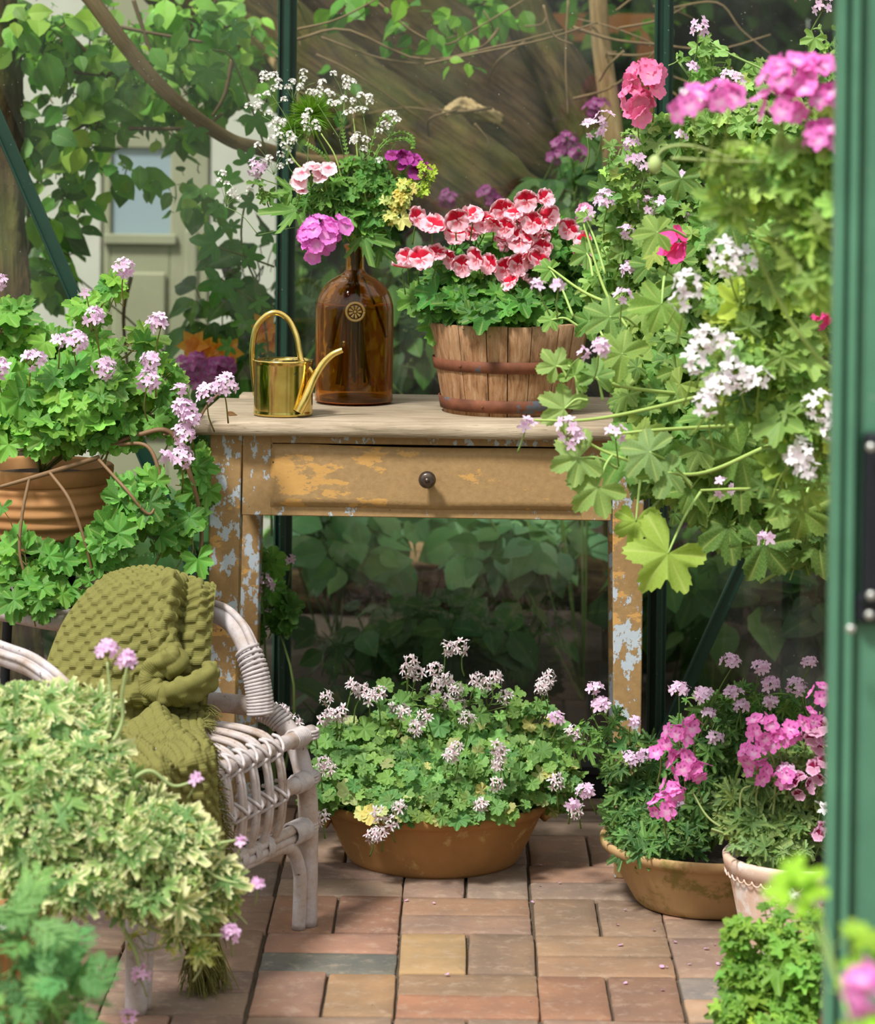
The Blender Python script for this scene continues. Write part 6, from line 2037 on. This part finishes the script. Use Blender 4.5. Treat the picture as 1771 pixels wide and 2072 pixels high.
box(mb, (wx0, SD - 0.01, 0), (wx1, SD + 0.02, zm), 0.004); box(mb, (wx0, SD - 0.01, zt_), (wx1, SD + 0.02, 2.3), 0.004)
box(mb, (wx0 - 0.02, SD - 0.03, zm - 0.02), (wx1 + 0.02, SD - 0.012, zm + 0.01), 0.003)
box(mb, (wx0 + 0.01, SD - 0.024, zb - 0.52), (wx1 - 0.01, SD - 0.012, zb - 0.03), 0.006)
box(mb, (wx1 + 0.045, SD - 0.024, zb - 0.52), (dx1 - 0.03, SD - 0.012, zb + 0.1), 0.006)
dr = mb.build('door', M_shed, sh)
tg = NT('shed_pane'); M_sp = tg.done(tg.pbr(L4(150, 168, 176), 0.08, 0.0, None, 0.8))
mb = MB(); box(mb, (wx0, SD + 0.005, zm), (wx1, SD + 0.01, zt_), 0.001); mb.build('pane', M_sp, dr)
mb = MB(); box(mb, (U(-200, 500, SD)[0] - 0.1, SD - 0.1, 2.4), (U(560, 500, SD)[0] + 0.1, SD + 1.2, 2.5), 0.01); mb.build('roof', M_black, sh)
mb = MB(); box(mb, (U(-200, 500, SD)[0], SD + 0.06, 0), (U(560, 500, SD)[0], SD + 1.1, 2.4), 0.01); mb.build('side_wall', M_shedw, sh)

M_orange = simple('sawn_plank', lin(196, 130, 78), 0.7, var=0.15, scale=9)
mb = MB(); a_, b_ = U(1110, 55, 9.2), U(1330, 62, 9.2)
box(mb, (a_[0], 9.2, a_[2] - 0.045), (b_[0], 9.24, a_[2] + 0.045), 0.004)
box(mb, (a_[0], 9.22, 0), (a_[0] + 0.06, 9.28, a_[2] - 0.045), 0.004); box(mb, (b_[0] - 0.06, 9.22, 0), (b_[0], 9.28, a_[2] - 0.045), 0.004)
tag(mb.build('sawn_plank', M_orange), 'orange sawn plank rail far behind the thin trunks, top centre right', 'plank')


def trunk(name, label, pts, r, mat, seed=0, n=60, sides=22, rough=0.12, parent=None, cat='tree trunk', cut=False):
    rg = np.random.default_rng(seed)
    P = spline(UL(pts), n)
    rr = np.interp(np.linspace(0, 1, n), np.linspace(0, 1, len(r)), r)
    V, F = strands(P[None], rr[None], sides)
    V = V.copy(); nv = n * sides
    ph = np.tile(np.arange(sides) * 2 * PI / sides, n); s_ = np.repeat(np.linspace(0, 1, n), sides)
    cen = np.repeat(P, sides, 0)
    k = 1 + rough * (np.sin(ph * 3 + s_ * 9 + seed) * 0.5 + np.sin(ph * 7 - s_ * 14) * 0.35 + rg.normal(0, 0.2, nv))
    V[:nv] = cen + (V[:nv] - cen) * k[:, None]
    Ls = np.r_[0, np.cumsum(np.linalg.norm(np.diff(P, axis=0), axis=1))]
    r3 = np.repeat(rr, sides); L3 = np.repeat(Ls, sides)
    lf = np.stack([np.cos(ph) * r3, np.sin(ph) * r3, L3 * 0.13], -1)
    lf = np.vstack([lf, lf[:1], lf[-1:]])
    mb = MB(); mb.add(V, F, None, lf)
    root = thing(name, label, cat, P[-1])
    mb.build('trunk', mat, root)
    return root, P


def bark(name, c1, c2, c3, moss=0.0, sc=1.0, bump=1.0):
    t = NT(name)
    v = t.attr('lf').outputs['Vector']
    g = t.noise(v, 42 * sc, 8, 0.65, 0.5)
    g2 = t.noise(v, 130 * sc, 5, 0.7)
    big = t.noise(t.coord(), 5, 4)
    c = t.ramp(g, [(0.32, (*lin(*c3), 1)), (0.50, (*lin(*c1), 1)), (0.68, (*lin(*c2), 1))])
    c = t.mix(t.mask(g2, 0.56, 0.68), c, t.mix(0.7, c, (*lin(*c3), 1)))
    if moss: c = t.mix(t.math('MULTIPLY', t.mask(big, 0.42, 0.62), moss), c, L4(96, 104, 44))
    h = t.math('ADD', g, t.math('MULTIPLY', g2, 0.5))
    return t.done(t.pbr(c, 0.85, 0.0, t.bump(h, bump, 0.02), 0.2))


M_barkA = bark('bark_pale', (150, 126, 88), (174, 152, 112), (118, 96, 64), 0.0, 1.0, 0.4)
M_barkB = bark('bark_dark', (74, 56, 38), (106, 86, 58), (24, 18, 12), 0.3)
M_moss = bark('mossy_bark', (82, 66, 40), (118, 98, 60), (34, 26, 15), 0.6)
# leaning trunk with its forked limbs
big_o, P_ = trunk('leaning_tree', 'thick mossy tree trunk leaning down to the right behind the bouquet', [(20, -520, 7.0), (240, -220, 7.0), (420, -40, 7.0), (600, 130, 7.0), (800, 280, 6.95), (1000, 430, 6.9), (1220, 640, 6.9), (1500, 1000, 6.9), (1560, 1330, 6.9)], [0.13, 0.135, 0.125, 0.12, 0.125, 0.13, 0.13, 0.16], M_moss, 1)
trunk('fallen_log', 'dark fallen log crossing behind the leaning trunk', [(380, -380, 7.5), (620, -100, 7.5), (800, 60, 7.5), (1000, 200, 7.45), (1220, 380, 7.4), (1420, 560, 7.4), (1700, 900, 7.4)], [0.12, 0.14, 0.15, 0.14, 0.13, 0.13], M_barkB, 2)
trunk('garden_tree', 'olive green trunk rising at top centre right to the glazing bar', [(900, -620, 7.2), (965, -250, 7.15), (1060, 20, 7.15), (1140, 160, 7.12), (1210, 320, 7.1), (1260, 520, 7.1), (1290, 900, 7.1), (1300, 1330, 7.1)], [0.05, 0.055, 0.06, 0.07, 0.08, 0.09, 0.10], M_moss, 3)
trunk('slender_tree', 'slender pale trunk standing just left of the right glazing bar', [(1190, -650, 6.7), (1202, -250, 6.7), (1212, 30, 6.7), (1222, 130, 6.7), (1238, 250, 6.7), (1250, 420, 6.7), (1262, 800, 6.7), (1268, 1400, 6.7)], [0.020, 0.021, 0.022, 0.024, 0.028, 0.032, 0.036], M_barkA, 4, rough=0.05)
trunk('bark_covered_tree', 'bark covered trunk at the left edge of the photo', [(-30, -600, 6.2), (-15, -200, 6.2), (8, 200, 6.2), (14, 420, 6.2), (24, 640, 6.15), (20, 900, 6.1), (30, 1400, 6.1)], [0.030, 0.032, 0.040, 0.040, 0.045, 0.06], M_moss, 5, rough=0.3)
trunk('bare_bough', 'smooth curved bare branch sweeping down from the top left', [(-60, -380, 6.1), (80, -130, 6.1), (185, 0, 6.1), (260, 100, 6.1), (330, 180, 6.1), (400, 240, 6.12), (470, 285, 6.15), (530, 302, 6.2), (620, 330, 6.6), (720, 330, 6.9)], [0.017, 0.017, 0.0165, 0.016, 0.015, 0.015, 0.015, 0.02, 0.02], M_barkA, 6, rough=0.03, cat='branch')
trunk('bare_bough', 'thin brown branch running beside the leaning trunk at the top left', [(440, -40, 6.8), (490, 60, 6.78), (540, 110, 6.75), (600, 200, 6.7), (640, 330, 6.75)], [0.012, 0.011, 0.010, 0.010, 0.01], M_barkA, 7, rough=0.05, cat='branch')
trunk('fallen_log', 'broken log with a pale split end in the dark behind the glass', [(900, 232, 6.6), (925, 215, 6.62), (960, 222, 6.66), (1010, 240, 6.75)], [0.007, 0.016, 0.018, 0.012], M_cutwood, 8, rough=0.4, cat='log')
trunk('fallen_log', 'horizontal log low in the undergrowth seen under the table', [(600, 1135, 7.6), (760, 1122, 7.6), (900, 1130, 7.55), (1130, 1128, 7.55), (1300, 1140, 7.6)], [0.03, 0.035, 0.035, 0.035, 0.03], M_barkA, 9, rough=0.15, cat='log')
trunk('fallen_log', 'dark mossy log lying behind the first one under the table', [(500, 1190, 7.3), (800, 1205, 7.3), (1100, 1190, 7.25), (1400, 1230, 7.2)], [0.05, 0.055, 0.05, 0.05], M_barkB, 10, rough=0.15, cat='log')

# twigs in front of the trunks: one tangle
rg = np.random.default_rng(21)
mb = MB()
tw = [[(600, 60, 6.3), (680, 40, 6.3), (760, 0, 6.3)], [(600, 80, 6.4), (700, 60, 6.4), (850, 120, 6.4), (1000, 95, 6.4), (1140, 60, 6.4)], [(650, 75, 6.5), (760, 115, 6.5), (850, 130, 6.5)], [(860, 130, 6.35), (980, 105, 6.35), (1100, 80, 6.35), (1210, 45, 6.35)],
      [(1160, 55, 6.5), (1240, 80, 6.5), (1330, 90, 6.5), (1450, 100, 6.5), (1560, 70, 6.5)], [(1100, 10, 6.3), (1120, 70, 6.3), (1160, 90, 6.3)], [(760, 0, 6.45), (830, 60, 6.45), (900, 90, 6.45), (960, 60, 6.45), (1060, 0, 6.45)], [(960, 250, 6.3), (985, 280, 6.3), (990, 300, 6.3)],
      [(1230, 110, 6.6), (1290, 112, 6.6), (1330, 105, 6.6)], [(1160, 200, 6.6), (1230, 180, 6.6), (1290, 140, 6.6)], [(640, 110, 6.55), (720, 150, 6.55), (850, 240, 6.55)], [(1150, 0, 6.5), (1145, 120, 6.5), (1150, 240, 6.5)], [(1340, 20, 6.6), (1450, 5, 6.6), (1500, 60, 6.6), (1560, 110, 6.6)]]
for k in range(30):
    x, y = rg.uniform(580, 1700), rg.uniform(0, 280)
    dx, dy = rg.normal(0, 90), rg.normal(30, 60)
    d = rg.uniform(6.3, 6.9)
    tw.append([(x, y, d), (x + dx * 0.5 + rg.normal(0, 12), y + dy * 0.5 + rg.normal(0, 12), d), (x + dx, y + dy, d + 0.1)])
for p in tw:
    tube(mb, UL(p), [rg.uniform(0.002, 0.0042), 0.0018], 16, 5, None)
M_twig2 = simple('twig_bark', lin(120, 100, 70), 0.8)
tag(mb.build('twig_tangle', M_twig2, origin=U(900, 150, 6.4)), 'tangle of thin bare twigs in front of the dark trunks', 'twigs', kind='stuff')

G_LEAF = [(74, 122, 44), (92, 142, 52), (60, 104, 40), (110, 158, 60)]
# leafy shrub in front of the shed
pl = Bush('leafy_shrub', 'leafy shrub with rounded green leaves between the shed and the glass', 'shrub', U(120, 1420, 6.5), 60, M_leaf_out, stem_col=(96, 84, 52))
pl.leaves([(60, 60, 6.3, 120, 110, 0.25), (200, 120, 6.4, 150, 120, 0.3), (380, 60, 6.5, 130, 100, 0.3), (150, 260, 6.4, 130, 110, 0.3), (320, 180, 6.5, 140, 120, 0.3), (250, 350, 6.5, 150, 60, 0.25, 0.5), (420, 400, 6.4, 90, 90, 0.2, 0.6), (110, 420, 6.4, 90, 120, 0.25, 0.7), (60, 560, 6.4, 80, 80, 0.2, 0.6), (460, 180, 6.6, 90, 90, 0.2, 0.8), (480, 100, 6.8, 80, 100, 0.2), (30, 250, 6.3, 60, 100, 0.15)],
          900, HEARTL, 0.043, [(92, 146, 56), (112, 166, 66), (80, 128, 52), (132, 180, 74), (156, 200, 86)], up=0.5, face=0.55, jit=0.55, petl=0.5, petr=0.0015, shell=0.2, droop=0.7, trunk=False)  # palest greens paint in sunlit highlights on some leaves
for pts in ([(60, 60, 6.3), (110, 130, 6.3), (190, 150, 6.3), (260, 140, 6.35), (350, 110, 6.4)], [(270, 0, 6.3), (310, 120, 6.3)], [(120, 50, 6.3), (230, 170, 6.35), (200, 230, 6.35), (120, 290, 6.4), (60, 400, 6.4)], [(260, 260, 6.3), (400, 258, 6.35), (450, 230, 6.4)], [(470, 120, 6.3), (455, 190, 6.3), (430, 235, 6.3)], [(50, 370, 6.3), (60, 500, 6.3), (20, 560, 6.3), (40, 680, 6.3)], [(265, 560, 6.5), (250, 640, 6.5), (260, 760, 6.5)], [(180, 40, 6.3), (270, 60, 6.3), (410, 85, 6.3)]):
    tube(pl.stem, UL(pts), [0.0055, 0.0035], 30, 6, lin(96, 80, 56))
pl.finish()
# broad lower leaves of the same height further down left
pl = Bush('leafy_shrub', 'darker drooping shrub low in front of the pale door', 'shrub', U(430, 1420, 6.6), 61, M_leaf_out, stem_col=(90, 90, 50))
pl.leaves([(450, 640, 6.5, 80, 80, 0.15), (520, 560, 6.5, 70, 90, 0.15), (500, 720, 6.5, 80, 60, 0.15, 0.7), (90, 500, 6.6, 60, 90, 0.15, 0.5)], 120, OVAL, 0.058, [(58, 96, 40), (78, 118, 48)], up=0.4, face=0.6, droop=0.8, petl=0.6)
pl.finish()
# ivy against the pane beside the glazing bar
pl = Bush('ivy_vine', 'ivy vine with pointed lobed leaves climbing outside the glass beside the left glazing bar', 'ivy', U(560, 1500, 5.95), 62, M_leaf_out, stem_col=(120, 130, 66))
for (x, y, s_, rot) in [(435, 490, 90, 280), (450, 570, 95, 200), (515, 235, 78, 150), (465, 365, 60, 300), (500, 330, 60, 20), (510, 410, 50, 250), (420, 140, 85, 170), (470, 60, 70, 120), (395, 260, 60, 200), (500, 520, 56, 90), (520, 610, 50, 120), (495, 650, 56, 200), (470, 460, 40, 30), (520, 700, 44, 180), (540, 470, 44, 200), (465, 700, 44, 250), (440, 420, 46, 240)]:
    bp = U(x, y, 5.93); r_ = math.radians(rot)
    place(pl.leaf, IVY, bp[None], norm(np.array([0, -1, 0.35]) + pl.rg.normal(0, .15, 3)), np.array([math.sin(r_), 0, math.cos(r_)]), s_ * 5.9 / FPX * 0.62, vary((96, 156, 68), 1, pl.rg), rg=pl.rg)
for pts in ([(560, 1500, 5.95), (555, 900, 5.95), (530, 620, 5.94), (490, 500, 5.94), (500, 400, 5.94), (545, 330, 5.94)], [(530, 620, 5.94), (440, 560, 5.94)], [(555, 540, 5.94), (500, 520, 5.94), (440, 500, 5.94)], [(545, 330, 5.94), (520, 250, 5.94), (470, 120, 5.94), (430, 100, 5.94)]):
    tube(pl.stem, UL(pts), 0.0022, 40, 5, lin(120, 130, 70))
pl.finish()

# leaves hanging before the dark trunks, top centre
pl = Bush('leafy_branch', 'few bright leaves hanging before the dark trunks at top centre', 'branch', U(870, -80, 6.6), 63, M_leaf_out, stem_col=(96, 84, 52))
pl.leaves([(860, 60, 6.5, 90, 50, 0.15), (760, 20, 6.5, 120, 30, 0.2), (950, 40, 6.7, 80, 50, 0.2), (1250, 30, 7.6, 160, 60, 0.2), (930, 140, 6.3, 40, 25, 0.05, 0.6), (690, 190, 6.9, 60, 60, 0.15, 0.7), (1010, 20, 6.9, 70, 40, 0.2)], 120, HEARTL, 0.040, [(92, 150, 40), (70, 120, 40), (120, 176, 52)], up=0.3, face=0.5, droop=0.8, petl=0.6, trunk=False)
pl.finish()

# flowers by the shed
pl = Bush('daylily', 'orange day lilies behind the table, left of the glazing bar', 'flowering plant', U(430, 1500, 6.22), 64, M_leaf_out, stem_col=(110, 150, 60))
for (x, y) in [(392, 700), (410, 712), (440, 718), (462, 715), (535, 665), (548, 690)]:
    p = U(x, y, 6.15); n = 6; a = np.arange(n) * PI / 3
    t_ = np.stack([np.cos(a), np.full(n, -0.5), np.sin(a)], -1)
    place(pl.leaf, OVAL, np.repeat(p[None], n, 0), -t_ * 0.6 + np.array([0, -1, 0.3]), t_, 0.040, lin(240, 168, 50), rg=pl.rg)
    tube(pl.stem, [p, U(x + 10, y + 140, 6.2), U(x + 15, y + 420, 6.2)], 0.003, 10, 5, pl.sc)
for k in range(60):
    x = pl.rg.uniform(370, 560); p = U(x, pl.rg.uniform(900, 1000), 6.22)
    place(pl.leaf, BLADE, p[None], norm(np.array([pl.rg.normal(0, .3), -1, 0.5])), np.array([pl.rg.normal(0, 0.5), -0.1, 1.0]), pl.rg.uniform(0.2, 0.36), vary((92, 150, 60), 1, pl.rg), rg=pl.rg)
pl.finish()
pl = Bush('purple_flowers', 'blurred mauve flower clump under the orange lilies', 'flowering plant', U(410, 1500, 6.1), 65, M_leaf_out)
for (x, y) in [(385, 760), (400, 735), (430, 750), (452, 742), (375, 745), (415, 775), (440, 765)]:
    pl.cluster(x, y, 6.1, 20, 'magenta', 9, 0.016, stalk=0.3, tint=(0.78, 0.72, 0.80))
pl.leaves([(420, 850, 6.1, 60, 50, 0.08)], 26, OVAL, 0.05, G_LEAF); pl.finish()
pl = Bush('strap_leaf_clump', 'bright strap leaves behind the bottle on the right side', 'shrub', U(830, 1120, 6.35), 66, M_leaf_out)
for k in range(70):
    x = pl.rg.uniform(770, 900) if k < 50 else pl.rg.uniform(620, 660); p = U(x, pl.rg.uniform(900, 990), 6.35)
    place(pl.leaf, BLADE, p[None], norm(np.array([pl.rg.normal(0, .5), -1, 0.6])), np.array([pl.rg.normal(0, 0.7), -0.2, 1.0]), pl.rg.uniform(0.15, 0.25), vary((150, 196, 84), 1, pl.rg, 0.15), rg=pl.rg)
pl.finish()
# background spirea-like flowers and shrubs to the right, behind the glass
pl = Bush('lilac_bush', 'dim bush with mauve flowers behind the glass right of centre', 'shrub', U(1180, 1420, 6.7), 67, M_leaf_out)
pl.leaves([(1150, 400, 6.7, 110, 60, 0.2), (1080, 470, 6.6, 130, 60, 0.2), (860, 560, 6.9, 120, 90, 0.2, 0.6), (1200, 330, 6.9, 80, 60, 0.2), (620, 600, 6.8, 80, 120, 0.2, 0.5), (880, 700, 6.9, 120, 80, 0.2, 0.5)], 300, HEARTL, 0.055, [(52, 92, 40), (72, 112, 48)], up=0.4, face=0.4, droop=0.6)
for (x, y) in [(1135, 300), (1150, 285), (1165, 310), (1195, 225), (1210, 215), (1128, 318), (905, 402), (985, 395), (1000, 410)]:
    pl.cluster(x, y, 6.6, 18, 'magenta', 8, 0.014, stalk=0.1, tint=(0.45, 0.40, 0.45))
pl.finish()

# undergrowth seen through the lower panes: individual clumps of broad leaves
rg = np.random.default_rng(77)
lab = ['behind the table under its drawer', 'left of the table behind the stool', 'right of the table behind the bowl', 'far back under the shed', 'low by the sill', 'between the logs']
clumps = [('hosta_clump', 'broad leaved green clump filling the lower pane under the drawer, left half', (700, 1090, 6.9, 140, 70, 0.30), 150),
          ('hosta_clump', 'broad leaved green clump filling the lower pane under the drawer, right half', (1050, 1090, 6.9, 150, 70, 0.30), 150),
          ('hosta_clump', 'pale leaved clump behind the logs, seen under the drawer', (880, 1040, 8.2, 380, 60, 0.4), 260),
          ('hosta_clump', 'clump of wide leaves coloured dark for shade, low behind the glass, under the table', (860, 1280, 6.5, 300, 70, 0.22), 150),
          ('hosta_clump', 'bluish leaved clump behind the glass, left of the table legs', (330, 1080, 6.6, 150, 110, 0.25), 170),
          ('hosta_clump', 'leafy clump behind the ribbed pot on the far left', (60, 1150, 6.6, 160, 120, 0.25), 170),
          ('hosta_clump', 'leafy clump behind the glass above the mossy bowl', (1440, 1180, 6.7, 180, 130, 0.25), 200),
          ('hosta_clump', 'leafy clump behind the glass at the right under the shelf', (1650, 1250, 6.6, 120, 150, 0.25), 140),
          ('hosta_clump', 'low leaves coloured dark for shade along the sill behind the wide bowl', (700, 1450, 6.2, 260, 60, 0.12), 60)]
for k, (nm, lb, b, n) in enumerate(clumps):
    base = U(b[0], 1400, b[2]); base[2] = 0.0
    pl = Bush(nm, lb, 'shrub', base, 80 + k, M_leaf_out, stem_col=(80, 110, 50))
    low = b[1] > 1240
    colr = [(44, 80, 36), (56, 96, 44)] if low else ([(132, 176, 124), (108, 160, 102), (84, 136, 78)] if k in (0, 1, 2, 4) else [(70, 112, 52), (56, 96, 44), (88, 132, 60)])  # low clumps carry the shade down there in their darker greens
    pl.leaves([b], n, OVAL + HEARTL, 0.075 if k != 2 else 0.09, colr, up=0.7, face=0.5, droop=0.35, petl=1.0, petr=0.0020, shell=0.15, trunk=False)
    c_ = U(*b[:3])
    for q in range(10):
        pl.branch(base + rg.normal(0, 0.05, 3) * [1, 1, 0], c_ + rg.normal(0, 1, 3) * [b[3] * b[2] / FPX * 0.5, 0.08, b[4] * b[2] / FPX * 0.4], 0.003)
    pl.finish()

# dark hedge closing the garden
for k, (x0, x1, y, lbl) in enumerate(((-700, 640, 11.5, 'tall leafy hedge behind the shed, farthest left'), (610, 1070, 9.8, 'tall dark hedge behind the trunks in the middle'), (1095, 1640, 9.9, 'tall dark hedge behind the thin trunk on the right'), (1670, 2500, 9.6, 'tall dark hedge beyond the door frame'))):
    a, b = U(x0, 500, y), U(x1, 500, y)
    pl = Bush('hedge', lbl, 'hedge', ((a[0] + b[0]) / 2, y, 0), 100 + k, M_leaf_out, stem_col=(60, 50, 34))
    n = int(900 * (b[0] - a[0]))
    pos = np.stack([pl.rg.uniform(a[0], b[0], n), y + pl.rg.uniform(-0.25, 0.25, n), pl.rg.uniform(0, 2.6, n) ** 1.0], -1)
    nr = norm(pl.rg.normal(0, 0.6, (n, 3)) + [0, -0.8, 0.5])
    place(pl.leaf, HEARTL[:1] + OVAL[:1], pos, nr, pl.rg.normal(0, 0.6, (n, 3)) - UP * 0.4, 0.085 * np.exp(pl.rg.normal(0, 0.25, n)), vary((80, 124, 54) if k else (110, 150, 74), n, pl.rg, 0.3), rg=pl.rg)
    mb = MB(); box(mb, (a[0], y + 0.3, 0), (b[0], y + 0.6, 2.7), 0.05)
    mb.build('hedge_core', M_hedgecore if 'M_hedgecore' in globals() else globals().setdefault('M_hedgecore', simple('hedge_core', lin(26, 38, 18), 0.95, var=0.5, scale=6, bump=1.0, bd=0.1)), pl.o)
    for q in range(6):
        xx = a[0] + (b[0] - a[0]) * (q + 0.5) / 6
        tube(pl.stem, [[xx, y, 0], [xx + 0.05, y, 1.2], [xx, y, 2.4]], [0.03, 0.015], 10, 6, pl.sc)
    pl.finish()

# added tree crown overhead, out of view, to shade the garden beyond the glass
pl = Bush('added_shade_tree', 'wide crown of an added tree out of view, put in to shade the ground beyond the glass', 'tree', (1.6, 8.0, 0), 120, M_leaf_out, stem_col=(84, 70, 46))
rg = pl.rg
n = 5200
pos = np.stack([rg.uniform(-0.35, 4.5, n), rg.uniform(6.1, 11.0, n), rg.uniform(2.9, 3.7, n)], -1)
place(pl.leaf, OVAL[:1], pos, norm(rg.normal(0, 0.35, (n, 3)) + UP), rg.normal(0, 1, (n, 3)), 0.19 * np.exp(rg.normal(0, 0.2, n)), vary((70, 118, 44), n, rg, 0.2), rg=rg)
tube(pl.stem, [[1.6, 8.0, 0], [1.7, 8.0, 1.5], [1.4, 8.2, 3.0]], [0.13, 0.09], 20, 10, pl.sc)
for q in range(14):
    a = q * 2 * PI / 14
    tube(pl.stem, [[1.4, 8.2, 2.9], [1.4 + 1.2 * math.cos(a), 8.3 + 0.9 * math.sin(a), 3.2], [1.3 + 2.8 * math.cos(a), 8.4 + 2.2 * math.sin(a), 3.3]], [0.05, 0.02], 12, 6, pl.sc)
pl.finish()
